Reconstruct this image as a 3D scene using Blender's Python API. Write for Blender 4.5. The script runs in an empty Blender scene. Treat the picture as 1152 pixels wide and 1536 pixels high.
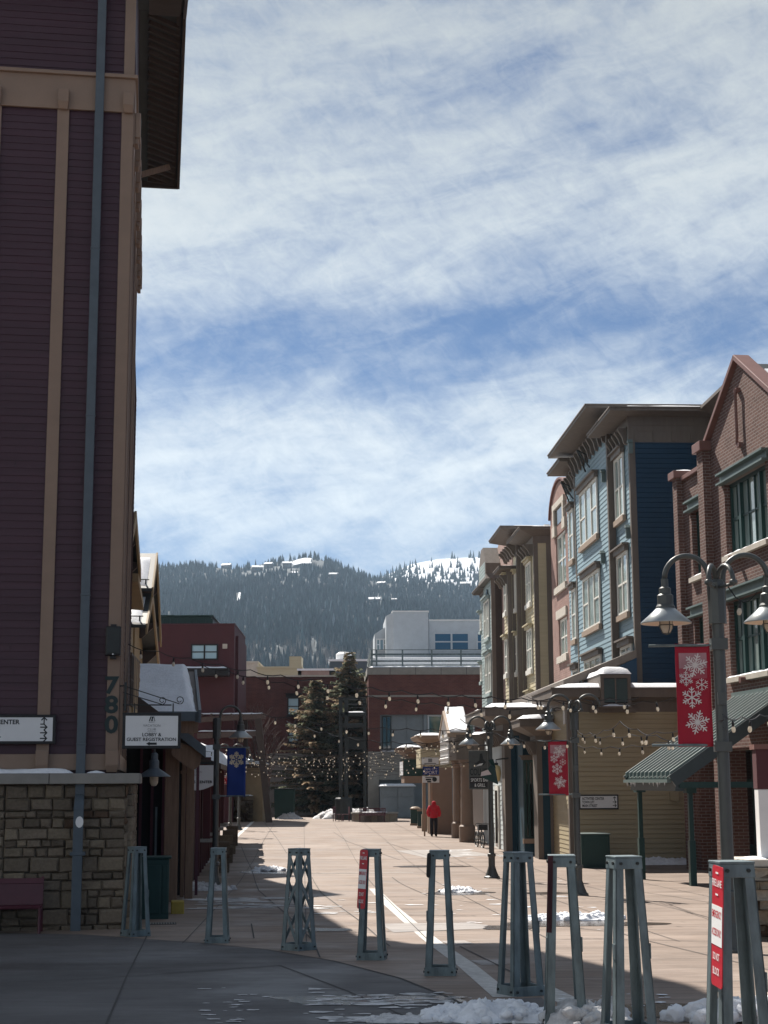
import bpy, bmesh, math, random
from mathutils import Vector, Matrix, noise
random.seed(7)
C = bpy.context.scene.collection
R = math.radians
# ------------------------------------------------------------------ camera model (pixels of the 1152x1536 photograph)
F, CX, CY, H = 2330., 576., 768., 1.6
TH, RO = math.atan(404/2330.), R(.26)
_c, _s = math.cos(TH), math.sin(TH)
FW = Vector((0, _c, _s)); _R0 = Vector((1, 0, 0)); _U0 = Vector((0, -_s, _c))
RT = _R0*math.cos(RO) - _U0*math.sin(RO); UP = _U0*math.cos(RO) + _R0*math.sin(RO)
def ray(px, py):
    d = FW + RT*((px-CX)/F) + UP*((CY-py)/F)
    return d/d.y
GP = [(-60, .27), (-8, .27), (0, 0), (25, -.85), (35, -1.06), (46, -1.27), (60, -1.28), (75, -1.1), (105, -1.0), (2000, -1.0)]
def g(y):
    if y <= GP[0][0]: return GP[0][1]
    for (a, b), (a2, b2) in zip(GP, GP[1:]):
        if y <= a2: return b+(b2-b)*(y-a)/(a2-a)
    return GP[-1][1]
def P(px, py, D):
    d = ray(px, py); return Vector((d.x*D, D, H+d.z*D))
def G(px, py):
    d = ray(px, py); lo, hi = 3., 400.
    for _ in range(60):
        m = (lo+hi)/2
        if H+d.z*m > g(m): lo = m
        else: hi = m
    return Vector((d.x*lo, lo, g(lo)))
class Fr:
    """a wall-aligned frame: origin on the ground plan, x axis turned by deg"""
    def __init__(s, x, y, deg):
        s.o = Vector((x, y, 0)); s.a = R(deg)
        s.ex = Vector((math.cos(s.a), math.sin(s.a), 0)); s.ey = Vector((-math.sin(s.a), math.cos(s.a), 0))
    def hit(s, px, py, ax='y', val=0.):
        d = ray(px, py); e = s.ey if ax == 'y' else s.ex
        t = (val+s.o.dot(e))/d.dot(e); q = d*t; q.z += H
        return s.loc(q)
    def loc(s, q):
        q0 = q-s.o; return Vector((q0.dot(s.ex), q0.dot(s.ey), q.z))
    def world(s, x, y, z=0): return s.o+s.ex*x+s.ey*y+Vector((0, 0, z))
# ------------------------------------------------------------------ materials
def nm(m): m.use_nodes = True; return m.node_tree.nodes, m.node_tree.links
def mat(name, col, rough=.6, var=.18, scale=6., bump=.0, bscale=40., metal=0., spec=.4, col2=None, w2=.5, stretch=None, trans=0.):
    m = bpy.data.materials.new(name); N, L = nm(m); b = N['Principled BSDF']
    b.inputs['Roughness'].default_value = rough; b.inputs['Metallic'].default_value = metal
    b.inputs['Specular IOR Level'].default_value = spec
    tc = N.new('ShaderNodeTexCoord'); mp = N.new('ShaderNodeMapping'); L.new(tc.outputs['Object'], mp.inputs[0])
    if stretch: mp.inputs['Scale'].default_value = stretch
    n = N.new('ShaderNodeTexNoise'); n.inputs['Scale'].default_value = scale; n.inputs['Detail'].default_value = 6; n.inputs['Roughness'].default_value = .65
    L.new(mp.outputs[0], n.inputs['Vector'])
    r = N.new('ShaderNodeValToRGB'); r.color_ramp.elements[0].position = .3; r.color_ramp.elements[1].position = .72
    if max(col) < .45: col = tuple(c*.85 for c in col); col2 = tuple(c*.85 for c in col2) if col2 else None
    c2 = col2 or tuple(c*(1+var) for c in col); c1 = tuple(c*(1-var) for c in col)
    r.color_ramp.elements[0].color = (*c1, 1); r.color_ramp.elements[1].color = (*c2, 1)
    L.new(n.outputs['Fac'], r.inputs[0]); L.new(r.outputs[0], b.inputs['Base Color'])
    if bump:
        n2 = N.new('ShaderNodeTexNoise'); n2.inputs['Scale'].default_value = bscale; n2.inputs['Detail'].default_value = 5
        L.new(mp.outputs[0], n2.inputs['Vector'])
        bp = N.new('ShaderNodeBump'); bp.inputs['Strength'].default_value = bump; bp.inputs['Distance'].default_value = .02
        L.new(n2.outputs['Fac'], bp.inputs['Height']); L.new(bp.outputs[0], b.inputs['Normal'])
    return m
def brick_mat(name, c1, c2, mortar, bw=.3, bh=.1, ms=.012):
    c1, c2, mortar = [tuple(q*.88 for q in c) for c in (c1, c2, mortar)]
    m = bpy.data.materials.new(name); N, L = nm(m); b = N['Principled BSDF']; b.inputs['Roughness'].default_value = .85
    b.inputs['Specular IOR Level'].default_value = .2
    tc = N.new('ShaderNodeTexCoord'); sp = N.new('ShaderNodeSeparateXYZ'); L.new(tc.outputs['Object'], sp.inputs[0])
    ad = N.new('ShaderNodeMath'); L.new(sp.outputs[0], ad.inputs[0]); L.new(sp.outputs[1], ad.inputs[1])
    cb = N.new('ShaderNodeCombineXYZ'); L.new(ad.outputs[0], cb.inputs[0]); L.new(sp.outputs[2], cb.inputs[1])
    t = N.new('ShaderNodeTexBrick'); L.new(cb.outputs[0], t.inputs['Vector'])
    t.inputs['Color1'].default_value = (*c1, 1); t.inputs['Color2'].default_value = (*c2, 1); t.inputs['Mortar'].default_value = (*mortar, 1)
    t.inputs['Scale'].default_value = 1; t.inputs['Mortar Size'].default_value = ms; t.inputs['Brick Width'].default_value = bw; t.inputs['Row Height'].default_value = bh
    t.inputs['Bias'].default_value = -.1
    n = N.new('ShaderNodeTexNoise'); n.inputs['Scale'].default_value = 1.3; n.inputs['Detail'].default_value = 5; L.new(tc.outputs['Object'], n.inputs['Vector'])
    mr = N.new('ShaderNodeMapRange'); mr.inputs['From Min'].default_value = .3; mr.inputs['From Max'].default_value = .7; mr.inputs['To Min'].default_value = .8; mr.inputs['To Max'].default_value = 1.15
    L.new(n.outputs['Fac'], mr.inputs[0])
    mx = N.new('ShaderNodeMix'); mx.data_type = 'RGBA'; mx.blend_type = 'MULTIPLY'; mx.inputs[0].default_value = 1
    L.new(t.outputs['Color'], mx.inputs[6]); L.new(mr.outputs[0], mx.inputs[7]); L.new(mx.outputs[2], b.inputs['Base Color'])
    bp = N.new('ShaderNodeBump'); bp.inputs['Strength'].default_value = .6; bp.inputs['Distance'].default_value = .012; bp.invert = True
    L.new(t.outputs['Fac'], bp.inputs['Height']); L.new(bp.outputs[0], b.inputs['Normal'])
    return m
def glass_mat(name, col, rough=.04, spec=1.0, ior=1.9, wob=.12):
    m = bpy.data.materials.new(name); N, L = nm(m); b = N['Principled BSDF']
    b.inputs['Base Color'].default_value = (*col, 1); b.inputs['Roughness'].default_value = rough; b.inputs['IOR'].default_value = ior
    n = N.new('ShaderNodeTexNoise'); n.inputs['Scale'].default_value = 1.1; bp = N.new('ShaderNodeBump'); bp.inputs['Strength'].default_value = wob; bp.inputs['Distance'].default_value = .05
    L.new(n.outputs['Fac'], bp.inputs['Height']); L.new(bp.outputs[0], b.inputs['Normal'])
    return m
def attr_mat(name, rough=.8, bump=.5, bscale=18, spec=.25):
    """colour of every stone / tree comes from the mesh's own colour attribute"""
    m = bpy.data.materials.new(name); N, L = nm(m); b = N['Principled BSDF']; b.inputs['Roughness'].default_value = rough; b.inputs['Specular IOR Level'].default_value = spec
    a = N.new('ShaderNodeAttribute'); a.attribute_name = 'tint'
    n = N.new('ShaderNodeTexNoise'); n.inputs['Scale'].default_value = bscale; n.inputs['Detail'].default_value = 8; n.inputs['Roughness'].default_value = .7
    tc = N.new('ShaderNodeTexCoord'); L.new(tc.outputs['Object'], n.inputs['Vector'])
    mr = N.new('ShaderNodeMapRange'); mr.inputs['From Min'].default_value = .3; mr.inputs['From Max'].default_value = .7; mr.inputs['To Min'].default_value = .72; mr.inputs['To Max'].default_value = 1.25
    L.new(n.outputs['Fac'], mr.inputs[0])
    mx = N.new('ShaderNodeMix'); mx.data_type = 'RGBA'; mx.blend_type = 'MULTIPLY'; mx.inputs[0].default_value = 1
    L.new(a.outputs['Color'], mx.inputs[6]); L.new(mr.outputs[0], mx.inputs[7]); L.new(mx.outputs[2], b.inputs['Base Color'])
    if bump:
        bp = N.new('ShaderNodeBump'); bp.inputs['Strength'].default_value = bump; bp.inputs['Distance'].default_value = .03
        L.new(n.outputs['Fac'], bp.inputs['Height']); L.new(bp.outputs[0], b.inputs['Normal'])
    return m
M = {}
M['plum'] = mat('plum siding paint', (.058, .025, .039), .55, .2, 1.1, .15, 60, stretch=(.25, .25, 6.5))
M['tan'] = mat('tan trim paint', (.26, .185, .14), .6, .08, 2, .1, 50)
M['tanlight'] = mat('light tan trim paint', (.36, .27, .2), .6, .08, 2, .1, 50)
M['brown'] = mat('taupe brown paint', (.165, .138, .117), .6, .14, 2, .08, 40, stretch=(2.5, 2.5, .5))
M['dkbrown'] = mat('dark brown paint', (.06, .042, .035), .6, .12, 3)
M['wood'] = mat('stained timber', (.2, .128, .085), .65, .25, 3, .2, 30, stretch=(6, 6, .6))
M['pipe'] = mat('blue grey painted metal', (.085, .11, .135), .45, .14, 4, .05)
M['galv'] = mat('galvanised steel', (.15, .195, .21), .5, .42, 7, .15, 60, metal=.3, stretch=(1, 1, .35))
M['steel'] = mat('grey green lamp paint', (.085, .093, .092), .42, .12, 5, metal=.2)
M['dksteel'] = mat('dark steel paint', (.03, .035, .035), .45, .15, 5, metal=.2)
M['black'] = mat('black plastic', (.012, .012, .014), .45, .15, 5)
M['green'] = mat('dark green paint', (.012, .05, .045), .45, .15, 4, .05)
M['greenrib'] = mat('grey green ribbed roof metal', (.06, .075, .075), .35, .12, 3, metal=.4)
M['lintel'] = mat('grey green lintel paint', (.13, .18, .175), .5, .1, 3)
M['white'] = mat('white paint', (.72, .72, .72), .5, .05, 3)
M['offwhite'] = mat('cream window paint', (.7, .69, .64), .5, .06, 3)
M['panel'] = mat('sign white panel', (.62, .64, .66), .5, .04, 3)
M['numeral'] = mat('dark green numeral paint', (.01, .028, .03), .5, .1, 5)
M['ink'] = mat('dark lettering', (.012, .016, .018), .5, .1, 5)
M['greyink'] = mat('grey lettering', (.2, .21, .22), .5, .1, 5)
M['red'] = mat('red banner cloth', (.36, .008, .03), .75, .12, 2, .1, 12)
M['signred'] = mat('red sign sheet', (.45, .02, .035), .4, .15, 5)
M['blue'] = mat('blue banner cloth', (.008, .035, .21), .75, .12, 2, .1, 12)
M['flake'] = mat('pale print', (.62, .56, .56), .7, .06, 4)
M['gold'] = mat('pale gold print', (.5, .46, .36), .7, .06, 4)
M['fade'] = mat('faded pink print', (.42, .22, .25), .75, .2, 2)
M['snow'] = mat('snow', (.76, .78, .82), .65, .1, 9, .9, 22, spec=.3)
M['dirtysnow'] = mat('old snow', (.55, .55, .56), .7, .24, 9, .9, 20, spec=.3)
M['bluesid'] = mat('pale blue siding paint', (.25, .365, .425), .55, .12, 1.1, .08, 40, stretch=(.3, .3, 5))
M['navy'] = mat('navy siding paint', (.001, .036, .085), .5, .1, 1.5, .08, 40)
M['teal'] = mat('teal siding paint', (.003, .045, .075), .5, .1, 1.5, .08, 40)
M['cream'] = mat('cream siding paint', (.46, .41, .28), .6, .1, 1.2, .08, 40, stretch=(.3, .3, 5))
M['yellow'] = mat('straw siding paint', (.42, .36, .235), .6, .13, 1.2, .08, 40, stretch=(.3, .3, 6))
M['sage'] = mat('sage siding paint', (.34, .42, .42), .6, .07, 1.5, .08, 40)
M['paleside'] = mat('pale grey blue siding paint', (.5, .55, .56), .6, .07, 1.5, .08, 40)
M['lodge'] = mat('ochre stucco', (.25, .19, .115), .75, .1, 2, .1, 20)
M['ochre'] = mat('ochre soffit paint', (.3, .21, .11), .7, .1, 2)
M['maroon'] = mat('maroon metal paint', (.085, .022, .035), .45, .12, 6)
M['maroonwall'] = mat('maroon cladding', (.088, .024, .03), .7, .12, 1, .1, 20)
M['grit'] = mat('grey concrete', (.27, .26, .24), .85, .15, 2, .15, 30)
M['greymetal'] = mat('grey metal cladding', (.46, .5, .54), .5, .08, 2)
M['greywall'] = mat('grey blue door paint', (.2, .235, .265), .6, .1, 2)
M['dark'] = mat('dark interior', (.012, .012, .014), .7, .2, 3)
M['roofdark'] = mat('dark roof metal', (.05, .055, .055), .5, .15, 3)
M['coping'] = mat('red brown coping', (.2, .095, .08), .55, .12, 3)
M['limestone'] = mat('cream limestone', (.5, .46, .4), .75, .12, 3, .2, 25)
M['ybrick'] = mat('mustard painted block', (.4, .3, .06), .7, .15, 5, .1)
M['shade'] = mat('lamp shade enamel', (.4, .43, .44), .3, .06, 6, metal=.5)
M['shadein'] = mat('cream enamel inside shade', (.7, .58, .46), .5, .05, 6)
M['coat'] = mat('red jacket cloth', (.5, .015, .03), .8, .15, 9, .3, 25)
M['trouser'] = mat('black trouser cloth', (.012, .012, .018), .8, .15, 9)
M['skin'] = mat('skin', (.5, .3, .22), .6, .06, 9)
M['bark'] = mat('dark bark', (.06, .045, .035), .9, .3, 12, .4, 30)
M['twig'] = mat('bare twigs', (.13, .095, .085), .9, .2, 10)
M['brickR'] = brick_mat('red brown brick', (.13, .066, .055), (.18, .097, .081), (.26, .215, .195), .3, .1, .013)
M['brickD'] = brick_mat('dark red brick', (.095, .034, .03), (.125, .046, .04), (.12, .072, .065), .3, .1, .01)
M['brickC'] = brick_mat('civic red brick', (.118, .042, .037), (.155, .058, .048), (.15, .095, .082), .3, .1, .01)
M['brickP'] = brick_mat('pink brick', (.285, .172, .15), (.335, .21, .182), (.37, .27, .235), .3, .1, .01)
M['brickO'] = brick_mat('rose grey brick', (.36, .25, .22), (.42, .29, .26), (.42, .33, .3), .3, .1, .01)
M['stone'] = attr_mat('ashlar stone')
M['needles'] = attr_mat('conifer needles', .9, 0, 3, .1)
def thin_leaf(m, w):
    N, L = m.node_tree.nodes, m.node_tree.links; t = N.new('ShaderNodeBsdfTranslucent'); a = next(n for n in N if n.type == 'ATTRIBUTE'); L.new(a.outputs['Color'], t.inputs[0])
    x = N.new('ShaderNodeMixShader'); x.inputs[0].default_value = w; L.new(N['Principled BSDF'].outputs[0], x.inputs[1]); L.new(t.outputs[0], x.inputs[2]); L.new(x.outputs[0], N['Material Output'].inputs[0])
thin_leaf(M['needles'], .55)
M['forest'] = attr_mat('hillside conifers', .95, 0, .5, .05)
M['glass'] = glass_mat('window glass', (.26, .33, .315), .03, 1, 2.4)  # pale base colour stands in for bright sky reflected in the panes
M['glassD'] = glass_mat('dark window glass', (.01, .014, .015), .03, 1, 1.7)
M['glassG'] = glass_mat('green tinted glass', (.02, .06, .05), .05, 1, 1.7)
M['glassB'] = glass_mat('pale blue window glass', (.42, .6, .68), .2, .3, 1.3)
M['glassS'] = glass_mat('sky toned window glass', (.05, .13, .22), .2, .3, 1.3)  # blue sky reflection put into the base colour, little real gloss
def bulb_mat():
    m = bpy.data.materials.new('warm clear bulb glass'); N, L = nm(m); b = N['Principled BSDF']
    b.inputs['Base Color'].default_value = (.72, .68, .6, 1); b.inputs['Roughness'].default_value = .12; b.inputs['IOR'].default_value = 1.5
    b.inputs['Transmission Weight'].default_value = .35
    t = N.new('ShaderNodeBsdfTranslucent'); t.inputs[0].default_value = (.8, .74, .64, 1); mx = N.new('ShaderNodeMixShader'); mx.inputs[0].default_value = .4
    L.new(b.outputs[0], mx.inputs[1]); L.new(t.outputs[0], mx.inputs[2]); L.new(mx.outputs[0], N['Material Output'].inputs[0])
    return m
M['bulb'] = bulb_mat()
def ground_mat(name, c1, c2, line, lsp, frost=0., apron=False):
    m = bpy.data.materials.new(name); N, L = nm(m); b = N['Principled BSDF']; b.inputs['Specular IOR Level'].default_value = .3
    tc = N.new('ShaderNodeTexCoord')
    def noi(sc, det=6, st=(1, 1, 1), ro=.6):
        mp = N.new('ShaderNodeMapping'); mp.inputs['Scale'].default_value = st; L.new(tc.outputs['Object'], mp.inputs[0])
        n = N.new('ShaderNodeTexNoise'); n.inputs['Scale'].default_value = sc; n.inputs['Detail'].default_value = det; n.inputs['Roughness'].default_value = ro
        L.new(mp.outputs[0], n.inputs['Vector']); return n.outputs['Fac']
    def ramp(f, a, bb, ca, cb):
        r = N.new('ShaderNodeValToRGB'); r.color_ramp.elements[0].position = a; r.color_ramp.elements[1].position = bb
        r.color_ramp.elements[0].color = (*ca, 1); r.color_ramp.elements[1].color = (*cb, 1); L.new(f, r.inputs[0]); return r.outputs[0]
    def mixc(bl, fac, a, bcol):
        x = N.new('ShaderNodeMix'); x.data_type = 'RGBA'; x.blend_type = bl
        if isinstance(fac, float): x.inputs[0].default_value = fac
        else: L.new(fac, x.inputs[0])
        L.new(a, x.inputs[6])
        if isinstance(bcol, tuple): x.inputs[7].default_value = (*bcol, 1)
        else: L.new(bcol, x.inputs[7])
        return x.outputs[2]
    base = ramp(noi(.35, 8), .32, .7, c1, c2)
    base = mixc('MULTIPLY', 1., base, ramp(noi(5, 8, (.35, 1.6, 1)), .3, .72, (.8, .8, .8), (1.14, 1.13, 1.12)))
    base = mixc('MULTIPLY', .8, base, ramp(noi(.9, 6, (.12, 1.5, 1)), .38, .62, (.86, .85, .84), (1.08, 1.08, 1.08)))
    # pale dried residue and dark stains with shapes of their own
    base = mixc('MIX', ramp(noi(.22, 9, (.6, 1.4, 1), .68), .55, .66, (0, 0, 0), (.6, .6, .6)), base, (c2[0]*1.25, c2[1]*1.3, c2[2]*1.35))
    base = mixc('MULTIPLY', ramp(noi(.5, 9, (.5, 1.3, 1), .7), .56, .66, (0, 0, 0), (.75, .75, .75)), base, (.62, .6, .6))
    if lsp:
        sp = N.new('ShaderNodeSeparateXYZ'); L.new(tc.outputs['Object'], sp.inputs[0])
        wob = noi(.25, 2); a = N.new('ShaderNodeMath'); a.operation = 'MULTIPLY_ADD'; L.new(wob, a.inputs[0]); a.inputs[1].default_value = .25; L.new(sp.outputs[1], a.inputs[2])
        fr = N.new('ShaderNodeMath'); fr.operation = 'PINGPONG'; L.new(a.outputs[0], fr.inputs[0]); fr.inputs[1].default_value = lsp
        base = mixc('MULTIPLY', ramp(fr.outputs[0], .0, .035, (1, 1, 1), (0, 0, 0)), base, line)
    if frost:
        fz = ramp(noi(1.1, 10, (.55, 1.9, 1), .72), .60-.05*frost, .66, (0, 0, 0), (.9, .9, .9))
        base = mixc('MIX', fz, base, (.6, .62, .66))
    L.new(base, b.inputs['Base Color'])
    rr = ramp(noi(.6, 6), .35, .65, (.5, .5, .5), (.85, .85, .85)); L.new(rr, b.inputs['Roughness'])
    bp = N.new('ShaderNodeBump'); bp.inputs['Strength'].default_value = .35; bp.inputs['Distance'].default_value = .008
    L.new(noi(30, 6, (.4, 1.2, 1)), bp.inputs['Height']); L.new(bp.outputs[0], b.inputs['Normal'])
    return m
M['pave'] = ground_mat('tan stamped concrete', (.2, .155, .128), (.262, .206, .172), (.52, .5, .48), .62)
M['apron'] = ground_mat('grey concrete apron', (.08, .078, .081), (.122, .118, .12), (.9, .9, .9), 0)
M['patch'] = ground_mat('pale concrete', (.27, .245, .23), (.33, .31, .3), (.9, .9, .9), 0)
M['wet'] = mat('wet dark concrete', (.085, .068, .058), .22, .25, 3, .05, 20, spec=.6)
M['joint'] = mat('joint sealant', (.045, .042, .042), .8, .2, 8)
M['paleline'] = mat('worn pale line', (.5, .49, .47), .8, .25, 9)
# ------------------------------------------------------------------ mesh builder
class MB:
    def __init__(s): s.v = []; s.f = []; s.m = []; s.t = []
    def face(s, pts, m=0, tint=None):
        i = len(s.v); s.v += [tuple(p) for p in pts]; s.f.append(tuple(range(i, i+len(pts)))); s.m.append(m); s.t.append(tint)
    def raw(s, vs, fs, m=0, tint=None):
        i = len(s.v); s.v += [tuple(p) for p in vs]
        for f in fs: s.f.append(tuple(k+i for k in f)); s.m.append(m); s.t.append(tint)
    def box(s, x0, x1, y0, y1, z0, z1, m=0, tint=None):
        x0, x1 = min(x0, x1), max(x0, x1); y0, y1 = min(y0, y1), max(y0, y1); z0, z1 = min(z0, z1), max(z0, z1)
        s.raw([(x0, y0, z0), (x1, y0, z0), (x1, y1, z0), (x0, y1, z0), (x0, y0, z1), (x1, y0, z1), (x1, y1, z1), (x0, y1, z1)],
              [(0, 3, 2, 1), (4, 5, 6, 7), (0, 1, 5, 4), (1, 2, 6, 5), (2, 3, 7, 6), (3, 0, 4, 7)], m, tint)
    def loft(s, a, b, m=0, caps=True, tint=None):
        n = len(a); fs = [(k, (k+1) % n, n+(k+1) % n, n+k) for k in range(n)]
        if caps: fs += [tuple(range(n-1, -1, -1)), tuple(range(n, 2*n))]
        s.raw(list(a)+list(b), fs, m, tint)
    def prism(s, pts, vec, m=0, tint=None):
        vec = Vector(vec); s.loft([Vector(p) for p in pts], [Vector(p)+vec for p in pts], m, True, tint)
    def bar(s, p, q, w, h, m=0, up=(0, 0, 1)):
        p, q = Vector(p), Vector(q); d = (q-p).normalized(); up = Vector(up)
        if abs(d.dot(up)) > .98: up = Vector((0, 1, 0))
        a = d.cross(up).normalized()*w/2; b = a.cross(d).normalized()*h/2
        s.loft([p-a-b, p+a-b, p+a+b, p-a+b], [q-a-b, q+a-b, q+a+b, q-a+b], m)
    def tube(s, path, r, n=8, m=0, r1=None):
        path = [Vector(p) for p in path]; rings = []; k = len(path); nrm = None
        for i, p in enumerate(path):
            d = (path[min(i+1, k-1)]-path[max(i-1, 0)]).normalized()
            if nrm is None:
                nrm = d.orthogonal().normalized()
            else:
                nrm = (nrm-d*nrm.dot(d)); nrm = nrm.normalized() if nrm.length > 1e-6 else d.orthogonal().normalized()
            b = d.cross(nrm); rr = r if r1 is None else r+(r1-r)*i/max(1, k-1)
            rings.append([p+nrm*math.cos(2*math.pi*j/n)*rr+b*math.sin(2*math.pi*j/n)*rr for j in range(n)])
        vs = [q for ring in rings for q in ring]; fs = []
        for i in range(k-1):
            for j in range(n): fs.append((i*n+j, i*n+(j+1) % n, (i+1)*n+(j+1) % n, (i+1)*n+j))
        fs += [tuple(range(n-1, -1, -1)), tuple(range((k-1)*n, k*n))]
        s.raw(vs, fs, m)
    def lathe(s, prof, c=(0, 0, 0), n=16, m=0):
        vs = []; fs = []; k = len(prof)
        for r, z in prof:
            for j in range(n): vs.append((c[0]+r*math.cos(2*math.pi*j/n), c[1]+r*math.sin(2*math.pi*j/n), c[2]+z))
        for i in range(k-1):
            for j in range(n): fs.append((i*n+j, i*n+(j+1) % n, (i+1)*n+(j+1) % n, (i+1)*n+j))
        fs += [tuple(range(n-1, -1, -1)), tuple(range((k-1)*n, k*n))]
        s.raw(vs, fs, m)
    def siding(s, p0, u, w, z0, z1, n, e=.16, t=.016, m=0):
        """lapped boards: p0 the lower corner, u the run, n outwards"""
        p0, u, n = Vector(p0), Vector(u), Vector(n); z = z0; Z_ = Vector((0, 0, 1))
        while z < z1-1e-4:
            zt = min(z+e, z1); a = p0+n*t; b = a+u*w
            gp = .075*e; A = Vector((a.x, a.y, z+gp)); B = Vector((b.x, b.y, z+gp)); D = Vector((p0.x, p0.y, zt)); E_ = D+u*w; 
            A0 = Vector((p0.x, p0.y, z+gp))-n*.012; B0 = A0+u*w; A1 = A0-Z_*gp; B1 = B0-Z_*gp
            s.raw([A, B, E_, D, A0, B0, A1, B1], [(0, 1, 2, 3), (4, 5, 1, 0), (6, 7, 5, 4)], m); z = zt
    def text(s, body, o, u, v, size, m=0, align='LEFT', bold=.0, width=None):
        cu = bpy.data.curves.new('t', 'FONT'); cu.body = body; cu.size = 1; cu.align_x = align; cu.offset = bold; cu.resolution_u = 3
        ob = bpy.data.objects.new('t', cu); C.objects.link(ob); bpy.context.view_layer.update()
        me = ob.evaluated_get(bpy.context.evaluated_depsgraph_get()).to_mesh()
        o, u, v = Vector(o), Vector(u), Vector(v); xs = [w.co.x for w in me.vertices] or [0]; k = size
        sx = (width/(max(xs)-min(xs))) if width else size
        s.raw([o+u*(w.co.x*sx)+v*(w.co.y*k) for w in me.vertices], [tuple(p.vertices) for p in me.polygons], m)
        bpy.data.objects.remove(ob); bpy.data.curves.remove(cu)
    def build(s, name, mats, parent=None, smooth=False, bevel=0., fix=True, sub=0):
        me = bpy.data.meshes.new(name); me.from_pydata(s.v, [], s.f)
        for mm in (mats if isinstance(mats, (list, tuple)) else [mats]): me.materials.append(M[mm] if isinstance(mm, str) else mm)
        me.polygons.foreach_set('material_index', s.m)
        if any(t is not None for t in s.t):
            ca = me.color_attributes.new('tint', 'FLOAT_COLOR', 'CORNER'); cols = []
            for f, t in zip(s.f, s.t): cols += [(*(t or (.2, .2, .2)), 1.)]*len(f)
            ca.data.foreach_set('color', [c for q in cols for c in q])
        if fix:
            b = bmesh.new(); b.from_mesh(me); bmesh.ops.recalc_face_normals(b, faces=b.faces); b.to_mesh(me); b.free()
        if smooth: me.polygons.foreach_set('use_smooth', [True]*len(me.polygons))
        o = bpy.data.objects.new(name, me); C.objects.link(o)
        if parent: o.parent = parent
        if bevel:
            md = o.modifiers.new('bevel', 'BEVEL'); md.width = bevel; md.segments = 2; md.limit_method = 'ANGLE'
        return o
def tag(o, label, cat, group=None):
    o['label'] = label; o['category'] = cat
    if group: o['group'] = group
    return o
def thing(name, label, cat, loc=(0, 0, 0), rotz=0., group=None, scale=1.):
    o = bpy.data.objects.new(name, None); C.objects.link(o); o.location = loc; o.rotation_euler = (0, 0, rotz); o.scale = (scale,)*3; o.empty_display_size = .2
    return tag(o, label, cat, group)
def kind(o, k): o['kind'] = k; return o
def kids(o): return [c for c in C.objects if c.parent == o]
def dup(o, loc, rotz, label, group=None, scale=None, skip=()):
    r = o.copy(); C.objects.link(r); r.location = loc; r.rotation_euler = (0, 0, rotz); r['label'] = label
    if group: r['group'] = group
    if scale: r.scale = (scale,)*3
    def rec(a, b):
        for ch in [c for c in bpy.data.objects if c.parent == a]:
            if ch.name.split('.')[0] in skip: continue
            c = ch.copy(); C.objects.link(c); c.parent = b; rec(ch, c)
    rec(o, r); return r
V = Vector
X, Y, Z = V((1, 0, 0)), V((0, 1, 0)), V((0, 0, 1))
# ================================================================== SETTING: camera, light, sky, ground, hills
AZ, EL = R(27.3), R(49)
cam = bpy.data.objects.new('camera', bpy.data.cameras.new('camera')); C.objects.link(cam)
cam.data.sensor_fit = 'VERTICAL'; cam.data.sensor_height = 36; cam.data.lens = F/1536*36; cam.data.clip_start = .1; cam.data.clip_end = 9000
mw = Matrix((RT, UP, -FW)).transposed().to_4x4(); mw.translation = V((0, 0, H)); cam.matrix_world = mw
bpy.context.scene.camera = cam
sl = bpy.data.lights.new('sun', 'SUN'); sl.energy = 5.0; sl.angle = R(.5); sl.color = (1, .93, .84)
so = bpy.data.objects.new('sun', sl); C.objects.link(so)
so.rotation_euler = V((math.sin(AZ)*math.cos(EL), -math.cos(AZ)*math.cos(EL), -math.sin(EL))).to_track_quat('-Z', 'Y').to_euler()
sc = bpy.context.scene; sc.view_settings.view_transform = 'Standard'; sc.view_settings.look = 'None'; sc.view_settings.exposure = .95; sc.view_settings.gamma = 1
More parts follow.
